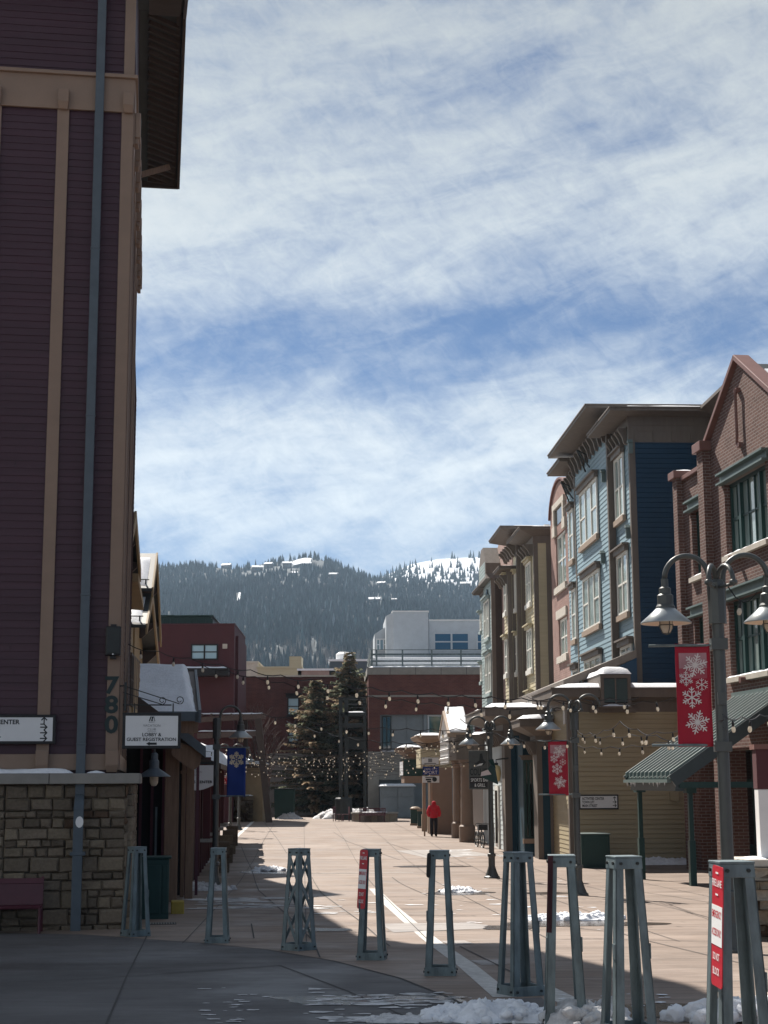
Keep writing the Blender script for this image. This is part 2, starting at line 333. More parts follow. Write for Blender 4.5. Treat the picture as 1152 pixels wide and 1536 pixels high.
def make_world():
    w = bpy.data.worlds.new('World'); sc.world = w; w.use_nodes = True; N, L = w.node_tree.nodes, w.node_tree.links
    bg = N['Background']; sk = N.new('ShaderNodeTexSky'); sk.sky_type = 'NISHITA'; sk.sun_disc = False
    sk.sun_elevation = EL; sk.sun_rotation = -AZ; sk.altitude = 2100; sk.air_density = 1.; sk.dust_density = .4; sk.ozone_density = 1.5
    tc = N.new('ShaderNodeTexCoord'); sp = N.new('ShaderNodeSeparateXYZ'); L.new(tc.outputs['Generated'], sp.inputs[0])
    def mth(op, a, b=None, c=None):
        m = N.new('ShaderNodeMath'); m.operation = op
        for i, q in enumerate((a, b, c)):
            if q is None: continue
            if isinstance(q, (int, float)): m.inputs[i].default_value = q
            else: L.new(q, m.inputs[i])
        return m.outputs[0]
    az = mth('ARCTAN2', sp.outputs[0], sp.outputs[1]); el = mth('ARCSINE', sp.outputs[2])      # compass and height angles of the sky
    cb = N.new('ShaderNodeCombineXYZ'); L.new(az, cb.inputs[0]); L.new(el, cb.inputs[1])
    def noi(sc_, rot, st, det, ro, dist, off=(0, 0, 0), src=None):
        mp = N.new('ShaderNodeMapping'); mp.vector_type = 'POINT'; mp.inputs['Rotation'].default_value = (0, 0, R(rot)); mp.inputs['Location'].default_value = off
        L.new(src or cb.outputs[0], mp.inputs[0]); m2 = N.new('ShaderNodeMapping'); m2.inputs['Scale'].default_value = st; L.new(mp.outputs[0], m2.inputs[0])
        n = N.new('ShaderNodeTexNoise'); n.inputs['Scale'].default_value = sc_; n.inputs['Detail'].default_value = det
        n.inputs['Roughness'].default_value = ro; n.inputs['Distortion'].default_value = dist; L.new(m2.outputs[0], n.inputs['Vector']); return n.outputs['Fac']
    n1 = noi(7.5, -7, (.42, 1.6, 1), 8, .6, .45, (.35, .11, 0)); n2 = noi(24, -13, (.45, 1.35, 1), 9, .64, .6, (.3, 4.1, 0)); n3 = noi(3.2, -10, (.6, 1.4, 1), 3, .5, .4, (1.27, .62, 0)); n4 = noi(70, 35, (.7, 1.2, 1), 6, .7, .6)
    vt = mth('ADD', el, mth('MULTIPLY', az, -.10))
    cov = N.new('ShaderNodeValToRGB'); L.new(vt, cov.inputs[0]); cr = cov.color_ramp; cr.interpolation = 'EASE'
    stops = [(.0, .4), (.148, .50), (.162, .62), (.185, .78), (.212, .86), (.232, .74), (.252, .46), (.272, .34), (.292, .42), (.325, .66), (.40, .66), (.47, .64), (.8, .5), (1, .4)]
    cr.elements[0].position, cr.elements[1].position = stops[0][0], stops[-1][0]
    cr.elements[0].color = (stops[0][1],)*3+(1,); cr.elements[1].color = (stops[-1][1],)*3+(1,)
    for p, q in stops[1:-1]: e = cr.elements.new(p); e.color = (q, q, q, 1)
    thin = N.new('ShaderNodeMapRange'); L.new(el, thin.inputs[0]); thin.inputs['From Min'].default_value = .2; thin.inputs['From Max'].default_value = .34; thin.inputs['To Min'].default_value = -.75; thin.inputs['To Max'].default_value = -.0   # clearer low on the right
    cv = mth('ADD', cov.outputs[0], mth('MULTIPLY', mth('ADD', az, .02), thin.outputs[0]))
    s_ = mth('ADD', mth('MULTIPLY', mth('SUBTRACT', n1, .5), 1.5), mth('ADD', mth('MULTIPLY', mth('SUBTRACT', n2, .5), .85), mth('ADD', mth('MULTIPLY', mth('SUBTRACT', n3, .5), .9), mth('MULTIPLY', mth('SUBTRACT', n4, .5), .5))))
    amt = mth('ADD', s_, cv)
    mr = N.new('ShaderNodeMapRange'); mr.interpolation_type = 'SMOOTHSTEP'; L.new(amt, mr.inputs[0]); mr.inputs['From Min'].default_value = -.04; mr.inputs['From Max'].default_value = 1.06
    mr.inputs['To Max'].default_value = .95
    gl = N.new('ShaderNodeMapRange'); L.new(el, gl.inputs[0]); gl.inputs['From Min'].default_value = .2; gl.inputs['From Max'].default_value = .5; gl.inputs['To Min'].default_value = 1.0; gl.inputs['To Max'].default_value = .6
    cl = N.new('ShaderNodeMix'); cl.data_type = 'RGBA'; L.new(gl.outputs[0], cl.inputs[0]); cl.inputs[6].default_value = (0, 0, 0, 1); cl.inputs[7].default_value = (11.2, 11.8, 11.8, 1)
    tint = N.new('ShaderNodeMix'); tint.data_type = 'RGBA'; tint.blend_type = 'MULTIPLY'; tint.inputs[0].default_value = 1; L.new(sk.outputs[0], tint.inputs[6]); tint.inputs[7].default_value = (.31, .53, .78, 1)
    mx = N.new('ShaderNodeMix'); mx.data_type = 'RGBA'; L.new(mr.outputs[0], mx.inputs[0]); L.new(tint.outputs[2], mx.inputs[6]); L.new(cl.outputs[2], mx.inputs[7])
    L.new(mx.outputs[2], bg.inputs[0]); bg.inputs[1].default_value = .043
make_world()
# ---- ground sheet
def sheet(name, xs, ys, m, dz=0., zf=g):
    b = MB(); vs = [(x, y, zf(y)+dz) for y in ys for x in xs]; n = len(xs); fs = [(j*n+i, j*n+i+1, (j+1)*n+i+1, (j+1)*n+i) for j in range(len(ys)-1) for i in range(n-1)]
    b.raw(vs, fs); return kind(b.build(name, m, fix=False), 'structure')
sheet('ground', [-900, -60, -20, 0, 20, 60, 900], [-60, -8, 0, 25, 35, 46, 60, 75, 105, 130, 400, 1300], 'pave')
def strip(name, pts, w, m, dz=.004):
    """flat band along ground points, draped on the ground"""
    dn = []
    for a, b_ in zip(pts, pts[1:]):
        k = max(2, int((b_-a).length/1.2)); dn += [a.lerp(b_, i/k) for i in range(k)]
    dn.append(pts[-1]); b = MB(); L_, R_ = [], []
    for i, p in enumerate(dn):
        d = dn[min(i+1, len(dn)-1)]-dn[max(i-1, 0)]; d.z = 0; d.normalize(); n = V((-d.y, d.x, 0))*w/2
        for q, lst in ((p-n, L_), (p+n, R_)): lst.append((q.x, q.y, g(q.y)+dz))
    k = len(dn); b.raw(L_+R_, [(i, i+1, k+i+1, k+i) for i in range(k-1)]); return kind(b.build(name, m, fix=False), 'structure')
# grey apron nearest the camera, bounded by the curved joint
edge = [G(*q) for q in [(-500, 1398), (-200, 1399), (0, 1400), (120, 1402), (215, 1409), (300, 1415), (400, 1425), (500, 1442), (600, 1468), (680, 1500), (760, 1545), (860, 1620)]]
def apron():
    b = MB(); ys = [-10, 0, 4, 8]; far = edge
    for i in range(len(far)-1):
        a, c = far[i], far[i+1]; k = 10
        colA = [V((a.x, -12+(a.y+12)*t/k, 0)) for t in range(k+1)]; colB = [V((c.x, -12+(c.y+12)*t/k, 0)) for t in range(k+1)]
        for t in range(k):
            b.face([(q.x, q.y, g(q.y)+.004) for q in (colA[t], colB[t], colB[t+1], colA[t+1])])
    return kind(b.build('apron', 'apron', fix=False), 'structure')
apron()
strip('joint', edge, .035, 'joint', .008)
strip('pavement_band', [G(*q) for q in [(560, 1333), (585, 1358), (640, 1405), (700, 1448), (757, 1496)]], .24, 'paleline')
strip('pavement_band', [G(*q) for q in [(806, 1478), (850, 1500), (900, 1530), (980, 1590)]], .26, 'paleline')
strip('pavement_band', [G(*q) for q in [(287, 1312), (320, 1285), (350, 1259), (384, 1229)]], .2, 'paleline')
strip('pavement_band', [G(*q) for q in [(432, 1310.5), (620, 1309)]], .1, 'paleline', .006)
for k, pts in enumerate([[(222, 1400), (190, 1465), (150, 1560)], [(0, 1475), (150, 1468), (330, 1456), (420, 1449)], [(420, 1449), (520, 1487), (640, 1540)],
        [(286, 1313), (420, 1310), (600, 1311), (760, 1312), (900, 1314), (1152, 1320)], [(362, 1270), (378, 1305), (388, 1336), (430, 1372), (470, 1412), (480, 1437)],
        [(468, 1316), (482, 1340), (540, 1382), (585, 1420)], [(377, 1386), (381, 1408)], [(395, 1232), (430, 1280)], [(580, 1264), (640, 1284), (700, 1300)],
        [(588, 1316), (610, 1330), (640, 1343), (720, 1356)], [(700, 1330), (745, 1348), (790, 1365)], [(560, 1386), (660, 1384), (780, 1387)], [(690, 1420), (800, 1475)],
        [(640, 1508), (800, 1507)], [(900, 1330), (1010, 1345), (1152, 1368)], [(800, 1385), (930, 1400), (1152, 1455)], [(870, 1408), (1000, 1411), (1152, 1416)], [(860, 1470), (1000, 1475), (1152, 1471)], [(540, 1345), (800, 1347), (1060, 1350)], [(900, 1440), (1152, 1437)], [(700, 1412), (910, 1408)], [(430, 1337), (640, 1338)], [(250, 1460), (430, 1448)], [(500, 1248), (520, 1262), (600, 1290)]]):
    strip('joint', [G(*q) for q in pts], .022, 'joint', .0085)
def patch(q, m='patch', dz=.0055): 
    pts = [G(*a) for a in q]; b = MB(); b.face([(p.x, p.y, g(p.y)+dz) for p in pts]); return kind(b.build('pavement_patch', m, fix=False), 'structure')
patch([(592, 1276), (690, 1274), (742, 1283), (640, 1287)]); patch([(570, 1386), (700, 1384), (760, 1392), (590, 1399)]); patch([(660, 1412), (696, 1411), (712, 1416), (676, 1418)])
patch([(705, 1441), (748, 1440), (762, 1447), (722, 1448)]); patch([(742, 1500), (812, 1497), (838, 1520), (770, 1530)], 'apron')
# slab joints of the plaza, along and across the street
for k in range(7):
    x0 = -3.4+k*1.9; strip('joint', [V((x0-.052*(y-30), y, 0)) for y in (24.5, 40, 60, 80, 100)], .016, 'joint', .0082)
for k in range(24):
    y = 23+k*3.05; x0, x1 = -5.2-.05*(y-30), 6.3-.05*(y-30); strip('joint', [V((x0, y, 0)), V((x1, y+.25, 0))], .016, 'joint', .0084)
# ---- haze, hills and forest
def smooth(t): t = max(0, min(1, t)); return t*t*(3-2*t)
def interp(tab, x):
    if x <= tab[0][0]: return tab[0][1]
    for (a, b), (a2, b2) in zip(tab, tab[1:]):
        if x <= a2: return b+(b2-b)*(x-a)/(a2-a)
    return tab[-1][1]
SK1 = [(-900, 875), (-300, 860), (100, 852), (240, 850), (300, 848), (350, 853), (400, 844), (440, 839), (470, 836), (500, 845), (530, 858), (565, 872), (620, 872), (700, 884), (760, 895), (900, 915), (1300, 930), (2200, 950)]
SK2 = [(-900, 930), (400, 900), (560, 872), (590, 858), (620, 846), (660, 839), (700, 837), (745, 836), (820, 840), (900, 850), (1100, 870), (2200, 900)]
def zrow(py, D): return H+ray(576, py).z*D
def terrain(name, sk, D0, D1, py0, m, seed, nx=150, ny=26):
    b = MB(); vs = []
    for j in range(ny):
        t = j/(ny-1); D = D0+(D1-D0)*t
        for i in range(nx):
            px = -900+3100*i/(nx-1); dx = ray(px, 1000).x
            z0, z1 = zrow(py0, D0), zrow(interp(sk, px), D1)
            z = z0+(z1-z0)*(t**1.05)+noise.noise(V((dx*14, t*5, seed)))*16*math.sin(math.pi*t)
            vs.append((dx*D, D, z))
    vs = [(x*.98, y*.98, -1.5) for x, y, z in vs[:nx]]+vs; ny += 1   # the foot of the slope meets the valley floor
    for i in range(nx):                       # falls away behind the ridge
        x, y, z = vs[(ny-1)*nx+i]; vs.append((x*1.15, y+350, z-180))
    b.raw(vs, [(j*nx+i, j*nx+i+1, (j+1)*nx+i+1, (j+1)*nx+i) for j in range(ny) for i in range(nx-1)])
    return b, kind(b.build(name, m, smooth=True), 'structure')
M['hillground'] = mat('forest shaded hillside floor', (.03, .042, .042), .9, .3, .012, col2=(.1, .115, .125))  # floor colour darkened to carry the shade under the forest
M['slope'] = mat('groomed snow slope', (.5, .53, .58), .8, .07, .02)
t1, hill1 = terrain('hills', SK1, 1150, 2300, 1022, 'hillground', 1.)
t2, hill2 = terrain('hills', SK2, 2400, 3300, 890, 'slope', 5.)
def tpoint(sk, D0, D1, py0, px, t, seed):
    D = D0+(D1-D0)*t; dx = ray(px, 1000).x; z0, z1 = zrow(py0, D0), zrow(interp(sk, px), D1)
    return V((dx*D, D, z0+(z1-z0)*(t**1.05)+noise.noise(V((dx*14, t*5, seed)))*16*math.sin(math.pi*t)))
def forest():
    rnd = random.Random(3); b = MB(); bb = MB()
    def conifer(p, h, r, col):
        vs = []; fs = []; n = 6
        for (f0, f1, rr) in ((.0, .55, 1.), (.25, .8, .72), (.52, 1., .45)):
            i0 = len(vs); a0 = rnd.random()*6
            for j in range(n):
                a = a0+2*math.pi*j/n; q = r*rr*rnd.uniform(.6, 1.25); vs.append((p.x+math.cos(a)*q, p.y+math.sin(a)*q, p.z+h*(f0+rnd.uniform(-.04, .05))))
            vs.append((p.x, p.y, p.z+h*f1))
            fs += [(i0+j, i0+(j+1) % n, i0+n) for j in range(n)]
        b.raw(vs, fs, 0, col)
    clear = [(455, 843, 30, 7), (400, 848, 26, 4), (380, 857, 20, 4), (425, 850, 24, 4), (440, 858, 12, 3), (562, 902, 14, 6), (590, 902, 8, 5), (500, 862, 14, 3), (356, 893, 4, 9), (335, 850, 14, 4), (575, 875, 22, 3), (700, 871, 16, 4), (425, 868, 3, 3)]
    made = 0
    while made < 12500:
        px = rnd.uniform(-150, 1150) if rnd.random() < .16 else rnd.uniform(200, 770); t = rnd.random()**.9
        p = tpoint(SK1, 1150, 2300, 1022, px, t, 1.)
        py = 1172-(math.tan(math.atan((p.z-H)/p.y)-0.0)*F)
        a = math.atan((p.z-H)/p.y)-TH; py = 768-math.tan(a)*F
        if any(abs(px-cx) < wx and abs(py-5-cy) < wy for cx, cy, wx, wy in clear): continue
        cl = noise.noise(V((p.x*.012, p.y*.012, 3)))
        bare = t < .22 and noise.noise(V((p.x*.02, p.y*.006, 9))) > -.1 and px > 330
        if bare and rnd.random() < .8:
            q = rnd.uniform(7, 13); c = rnd.uniform(.7, 1.2)
            for k in range(5):
                a = rnd.uniform(0, 6.28); e = V((math.cos(a)*q*.22, math.sin(a)*q*.22, q)); s_ = V((-math.sin(a), math.cos(a), 0))*.28
                bb.face([p-s_, p+s_, p+e], 0, (.2*c, .165*c, .145*c))
            made += 1; continue
        if cl < -.4 and rnd.random() < .4: continue
        h = rnd.uniform(8, 20)*(1-.36*t)*(1.15 if rnd.random() < .1 else 1); k = rnd.uniform(.45, 1.5)*(1+.55*noise.noise(V((p.x*.008, p.y*.004, 6))))
        if rnd.random() < .12: k *= 1.6
        col = (.016*k, .03*k, .034*k) if rnd.random() > .1 else (.06*k, .075*k, .085*k)
        conifer(p-V((0, 0, .6)), h, h*rnd.uniform(.17, .24), col); made += 1
    for _ in range(700):                                   # sparse trees round the far ski slope
        px = rnd.uniform(540, 830); t = rnd.random()
        q = tpoint(SK2, 2400, 3300, 890, px, t, 5.)
        run = (abs(px-705+ (t-.8)*40) < 52 and t > .55) or (abs(px-640-(t-.8)*60) < 22 and t > .6)
        if run and rnd.random() < .93 and t < .97: continue
        h = rnd.uniform(10, 19); k = rnd.uniform(.7, 1.2)
        conifer(q-V((0, 0, .6)), h, h*.22, (.018*k, .03*k, .028*k))
    kind(b.build('forest', 'forest', fix=False), 'stuff'); kind(bb.build('bare_woods', 'forest', fix=False), 'stuff')
forest()
# houses on the hillside, far off
def hill_house(px, py, w, h, label, D=None):
    best = min((abs(768-math.tan(math.atan((q.z-H)/q.y)-TH)*F-py), t_) for t_ in [i/60 for i in range(61)] for q in [tpoint(SK1, 1150, 2300, 1022, px, t_, 1.)])
    p = tpoint(SK1, 1150, 2300, 1022, px, best[1], 1.)
    w, h = w*.62, h*.8; t = thing('hillside_house', label, 'house', p, random.uniform(-.4, .4), 'houses on the wooded hillside')
    b = MB(); b.box(-w/2, w/2, -w*.3, w*.3, -3, h*1.25); b.build('wall', 'dkbrown', t)
    b = MB(); e = w*.06
    b.prism([(-w/2-e, -w*.36, h*1.2), (-w/2-e, w*.36, h*1.2), (-w/2-e, 0, h*1.2+w*.22)], (w+2*e, 0, 0)); b.build('roof', 'snow', t)
    b = MB(); b.box(-w*.3, w*.3, -w*.31, -w*.3, h*.3, h*.75); b.build('window', 'glassD', t)
    b = MB(); b.box(w*.2, w*.26, -w*.05, w*.05, h+w*.1, h+w*.36); b.build('chimney', 'dkbrown', t)
for px, py, w, h, lab in [(562, 908, 22, 7, 'lone snow roofed house halfway up the wooded hill'), (592, 905, 10, 6, 'small pale house right of the lone house on the wooded hill'),
    (385, 856, 24, 6, 'long low snow roofed house below the ridge, left of the clearing'), (402, 852, 18, 6, 'snow roofed house just under the ridge beside the tall clearing'), (430, 852, 20, 7, 'brown house under a snow roof at the lower edge of the clearing'),
    (440, 864, 16, 5, 'small house a little below the ridge clearing'), (338, 852, 22, 5, 'snow roofed house near the left end of the ridge'), (500, 866, 18, 5, 'snow roofed house on the ridge right of the clearing'),
    (573, 879, 18, 5, 'pale roofed house in the saddle between the two peaks'), (700, 876, 24, 8, 'large grey house below the ski slope')]:
    hill_house(px, py, w, h, lab)
def snowfield(poly, n=6):
    b = MB(); pts = []
    for px, py in poly:
        best = min((abs(768-math.tan(math.atan((q.z-H)/q.y)-TH)*F-py), t_) for t_ in [i/120 for i in range(121)] for q in [tpoint(SK1, 1150, 2300, 1022, px, t_, 1.)])
        pts.append(tpoint(SK1, 1150, 2300, 1022, px, best[1], 1.)+V((0, 0, 5)))
    b.face(pts); return kind(b.build('snowfield', 'slope', fix=False), 'structure')
snowfield([(434, 851), (440, 846), (447, 843), (457, 841), (467, 842), (465, 847), (468, 850), (452, 849), (443, 852)]); snowfield([(354, 907), (357, 894), (360, 894), (360, 907)])
def haze():
    b = MB(); b.box(-2600, 3000, -80, 3800, -2.5, 620); o = b.build('haze', 'dark')
    m = bpy.data.materials.new('mountain air'); m.use_nodes = True; N, L = m.node_tree.nodes, m.node_tree.links
    N.remove(N['Principled BSDF']); v = N.new('ShaderNodeVolumePrincipled'); v.inputs['Color'].default_value = (.55, .76, 1, 1); v.inputs['Density'].default_value = .000085; v.inputs['Anisotropy'].default_value = .25
    L.new(v.outputs[0], N['Material Output'].inputs['Volume']); o.data.materials.clear(); o.data.materials.append(m); return kind(o, 'stuff')
haze()
# ================================================================== LEFT: tall plum building at the corner
O_ = G(187, 1393); Lf = Fr(O_.x, O_.y, 8.6)
GL = O_.z
def lroot(name, label, cat, fr, z=0): return thing(name, label, cat, (fr.o.x, fr.o.y, z), fr.a)
def window(par, fr_axis, u0, u1, z0, z1, off, cols=2, sash=True, fm='offwhite', gm='glass', fw=.09, sill=None, head=None, out=1, recess=.0, depth=.07, headm='brown', sillm='brown', label=None):
    """window part (frame, mullions) with a pane sub-part; fr_axis 'x' lies along local x (outwards +y*out) or 'y' (outwards +x*out)"""
    def bx(b, a0, a1, d0, d1, c0, c1, m=0):
        d0, d1 = off+d0*out, off+d1*out
        if fr_axis == 'x': b.box(a0, a1, d0, d1, c0, c1, m)
        else: b.box(d0, d1, a0, a1, c0, c1, m)
    u0, u1 = min(u0, u1), max(u0, u1); z0, z1 = min(z0, z1), max(z0, z1)
    b = MB(); bx(b, u0, u0+fw, 0, depth, z0, z1); bx(b, u1-fw, u1, 0, depth, z0, z1); bx(b, u0+fw, u1-fw, 0, depth, z0, z0+fw); bx(b, u0+fw, u1-fw, 0, depth, z1-fw, z1)
    w = (u1-u0)/cols
    for k in range(1, cols): bx(b, u0+k*w-fw*.5, u0+k*w+fw*.5, 0, depth*.92, z0+fw, z1-fw)
    if sash:
        zm = (z0+z1)/2
        for k in range(cols):
            if cols == 3 and k == 1: continue
            bx(b, u0+k*w+fw*.5, u0+(k+1)*w-fw*.5, 0, depth*.8, zm-fw*.35, zm+fw*.35)
    mats = [fm]
    if sill: mats.append(sillm); bx(b, u0-.08, u1+.08, 0, depth+.07, z0-sill, z0-.003, len(mats)-1)
    if head: mats.append(headm); bx(b, u0-.1, u1+.1, 0, depth+.1, z1+.003, z1+head, len(mats)-1); bx(b, u0-.18, u1+.18, 0, depth+.2, z1+head+.003, z1+head+.07, len(mats)-1)
    f = b.build('window', mats, par)
    if label: f['label'] = label
    b = MB(); bx(b, u0+fw, u1-fw, .004, .02, z0+fw, z1-fw); b.build('pane', gm, f)
    return f
tower = lroot('plum_corner_building', 'tall plum sided corner building on a rough stone base with a gabled roof', 'building', Lf)
def hL(px, py, ax='y', val=0.): return Lf.hit(px, py, ax, val)
TD = 9.2                                                   # depth of the tower
b = MB()
b.box(-9, -.21, .02, TD, 1.6, 16.5)
b.siding((-9, .02, 0), X, 8.8, 2.1, 14.17, -Y, .1385, .014); b.siding((-9, .02, 0), X, 8.8, 14.87, 16.5, -Y, .1385, .014)
b.siding((-.21, 0, 0), Y, TD, 2.1, 13.4, X, .1385, .014); b.siding((-.21, 0, 0), Y, TD, 14.3, 15.9, X, .1385, .014)
rnd = random.Random(9)
for k in range(120):
    x, z = -9+rnd.random()*8.7, 2.1+.1385*rnd.randrange(0, 86); b.box(x, x+.004, -.001, .012, z+.014, z+.134, 1)
b.build('wall', ['plum', 'joint'], tower)
# stone base: individual blocks
def ashlar(b, u0, u1, z0, z1, place, seed, smin=.13, smax=.42, tones=((.15, .12, .09), (.165, .133, .1), (.138, .112, .085), (.17, .138, .1), (.13, .104, .078)), dep=.16):
    rnd = random.Random(seed)
    def split(a, c, d, e):
        w, h = c-a, e-d
        if h > smax or (h > 2.1*smin and rnd.random() < .55) and h > 2*smin: 
            k = d+h*rnd.uniform(.35, .65); split(a, c, d, k); split(a, c, k, e); return
        if w > max(.62, h*2.6) or (w > 3*h and w > .3):
            k = a+w*rnd.uniform(.3, .7); split(a, k, d, e); split(k, c, d, e); return
        if w > h*1.9 and rnd.random() < .4 and w > .4:
            k = a+w*rnd.uniform(.4, .6); split(a, k, d, e); split(k, c, d, e); return
        gp = .005; out = rnd.uniform(-.012, .022); t = rnd.choice(tones); k = rnd.uniform(.75, 1.2); t = tuple(q*k for q in t)
        if rnd.random() < .07: t = (.1*k, .065*k, .045*k)
        j = lambda: rnd.uniform(-.012, .012)
        A = [(a+gp+j(), d+gp+j()), (c-gp+j(), d+gp+j()), (c-gp+j(), e-gp+j()), (a+gp+j(), e-gp+j())]
        cx, cz = sum(q[0] for q in A)/4, sum(q[1] for q in A)/4; ins = .03
        B = [(x+(ins if x < cx else -ins)*rnd.uniform(.5, 1.4), z+(ins if z < cz else -ins)*rnd.uniform(.5, 1.4)) for x, z in A]
        back = [place(x, z, -dep) for x, z in A]; mid = [place(x, z, out-.035) for x, z in A]; fr = [place(x, z, out+rnd.uniform(-.012, .014)) for x, z in B]
        b.raw(back+mid+fr, [(k_, (k_+1) % 4, 4+(k_+1) % 4, 4+k_) for k_ in range(4)]+[(4+k_, 4+(k_+1) % 4, 8+(k_+1) % 4, 8+k_) for k_ in range(4)]+[(8, 9, 10, 11)], 0, t)
    split(u0, u1, z0, z1)
b = MB()
u = -9.
while u < -.02:
    w = min(2.3, -.02-u); ashlar(b, u, u+w, GL-.25, 1.56, lambda x, z, d: (x, -.14-d, z), int(u*10), smax=.43); u += w
v_ = -.1
while v_ < TD-.1:
    w = min(2.0, TD-v_); ashlar(b, v_, v_+w, GL-.35, 1.56, lambda x, z, d: (.1+d, x, z), int(v_*10)+77); v_ += w
b.box(-9, .02, -.06, TD, GL-.4, 1.58, 0, (.1, .082, .062))
b.build('stone_base', 'stone', tower)
b = MB()
for k in range(6): b.box(-9+k*1.53, -9+k*1.53+1.52 if k < 5 else .2, -.3, .05, 1.58, 1.76)
for k in range(6): b.box(.0, .22, .06+k*1.52, .06+k*1.52+1.51, 1.58, 1.76)
b.build('stone_cap', 'grit', tower, bevel=.012)
def snow_strip(name, par, x0, x1, y0, y1, z, h, seed, n=26, mm='snow'):
    b = MB(); ny = 7; vs = []
    for j in range(ny):
        for i in range(n):
            u_, w_ = i/(n-1), j/(ny-1); e = min(1, 4*min(u_, 1-u_)*(x1-x0)/.6, 3.2*min(w_, 1-w_)); x = x0+(x1-x0)*u_; y = y0+(y1-y0)*w_
            vs.append((x, y, z+h*max(0, e)**.6*(.75+.5*noise.noise(V((x*2.3, y*4, seed))))))
    b.raw(vs, [(j*n+i, j*n+i+1, (j+1)*n+i+1, (j+1)*n+i) for j in range(ny-1) for i in range(n-1)])
    return b.build(name, mm, par, smooth=True)
snow_strip('ledge_snow', tower, -9, -.95, -.29, .0, 1.765, .1, 3, 120); snow_strip('ledge_snow', tower, -.72, -.4, -.27, -.02, 1.765, .06, 5)
b = MB()
b.box(-9, -.17, -.045, .0, 1.82, 2.1); b.box(-9, -.17, -.06, .0, 14.17, 14.84); b.box(-9, -.12, -.13, .0, 14.84, 14.91)
b.box(-.2, -.16, .0, TD, 13.55, 14.8); b.box(-.2, -.12, .0, TD, 14.84, 14.91); b.box(-.2, -.15, 0, TD, 1.82, 2.1)
for x0, x1 in [(-.41, -.19), (-1.61, -1.39), (-2.86, -2.64), (-4.1, -3.88), (-5.34, -5.12), (-6.58, -6.36), (-7.8, -7.6)]: b.box(x0, x1, -.04, .0, 2.1, 14.17)
b.box(-.39, -.19, -.04, 0, 14.91, 16.5)
b.box(-.19, -.165, .0, .2, 2.1, 13.5); b.box(-.19, -.165, TD-.3, TD, 2.1, 13.5)
for yy in (1.4, 2.9, 5.6, 7.4): b.box(-.2, -.17, yy, yy+.16, 2.1, 13.5)
b.build('trim_boards', 'tan', tower, bevel=.006)
def bracket(x0, x1, z0, z1, y=-.06, d=.13):
    b = MB(); b.box(x0, x1, y-d, y, z0+.12, z1); b.loft([(x0, y-d, z0+.12), (x1, y-d, z0+.12), (x1, y, z0+.12), (x0, y, z0+.12)], [(x0+.02, y-d*.5, z0), (x1-.02, y-d*.5, z0), (x1-.02, y, z0), (x0+.02, y, z0)])
    b.build('bracket', 'tan', tower, bevel=.01)
for xc in (-.29, -1.5, -2.75, -4., -5.2): bracket(xc-.1, xc+.1, 14.14, 14.52)
for xc in (-.29, -1.5, -2.75, -4., -5.2): bracket(xc-.11, xc+.11, 1.78, 2.16, -.045)
for k in range(9):
    b = MB(); y0 = .05+k*1.13; b.box(-.16, -.05, y0, y0+.34, 13.72, 14.22); b.box(-.16, -.08, y0+.03, y0+.31, 13.6, 13.72)
    b.build('corbel', 'tan', tower, bevel=.015)
b = MB()                                                   # downspout with straps
xd = -.83; b.box(xd-.08, xd+.08, -.16, -.05, 1.4, 16.5); b.loft([(xd-.08, -.16, 1.4), (xd+.08, -.16, 1.4), (xd+.08, -.05, 1.4), (xd-.08, -.05, 1.4)], [(xd-.085, -.42, 1.15), (xd+.085, -.42, 1.15), (xd+.085, -.3, 1.15), (xd-.085, -.3, 1.15)])
b.box(xd-.085, xd+.085, -.42, -.3, GL-.05, 1.15)
for z in (2.25, 4.9, 8.2, 11.4): b.box(xd-.088, xd+.088, -.168, -.05, z, z+.035)
b.box(xd-.13, xd+.13, -.43, -.14, .36, .42)
b.build('downspout', 'pipe', tower, bevel=.008)
b = MB(); b.lathe([(.0, 0), (.075, 0), (.075, .004), (0, .004)], n=14)
st = b.build('worn_sticker', 'white', tower); st.rotation_euler = (R(90), 0, 0); st.location = (xd+.02, -.421, .93); st.scale = (.9, 1.3, 1); st['label'] = 'scuffed white sticker on the downspout'
# gabled roof: ridge runs to the street
YP, ZP, YA, YB, ZE, OX, ZN = 4.3, 18.55, -.6, 9.9, 16.75, .8, 17.0
b = MB()
for (ya, za, yb, zb) in ((YA, ZN, YP, ZP), (YP, ZP, YB, ZE)):
    b.prism([(-9.5, ya, za), (-9.5, yb, zb), (-9.5, yb, zb+.16), (-9.5, ya, za+.16)], (9.5+OX-.03, 0, 0))
b.build('roof', 'roofdark', tower)
b = MB()
for (ya, za, yb, zb) in ((YA, ZN, YP, ZP), (YP, ZP, YB, ZE)):
    b.prism([(OX-.03, ya, za-.16), (OX-.03, yb, zb-.16), (OX-.03, yb, zb+.2), (OX-.03, ya, za+.2)], (.07, 0, 0))
    b.prism([(OX-.17, ya, za-.05), (OX-.17, yb, zb-.05), (OX-.17, yb, zb+.05), (OX-.17, ya, za+.05)], (.1, 0, 0))
b.box(-9, OX, YB-.03, YB+.05, ZE-.15, ZE+.18)
b.build('fascia', 'dkbrown', tower)
b = MB(); n = 26
for k in range(n):
    y = YP+(YB-YP)*(k+.3)/n; z = ZP+(ZE-ZP)*(y-YP)/(YB-YP); y2 = y+.32; z2 = ZP+(ZE-ZP)*(y2-YP)/(YB-YP)
    b.bar((.02, y, z-.05), (OX-.1, min(y2, YB-.05), max(z2, ZE)-.05), .07, .1)
    y = YP-(YP-YA)*(k+.3)/n; z = ZP+(ZN-ZP)*(YP-y)/(YP-YA); b.bar((.02, y, z-.05), (OX-.1, y, z-.05), .07, .1)
b.build('soffit_boards', 'dkbrown', tower)
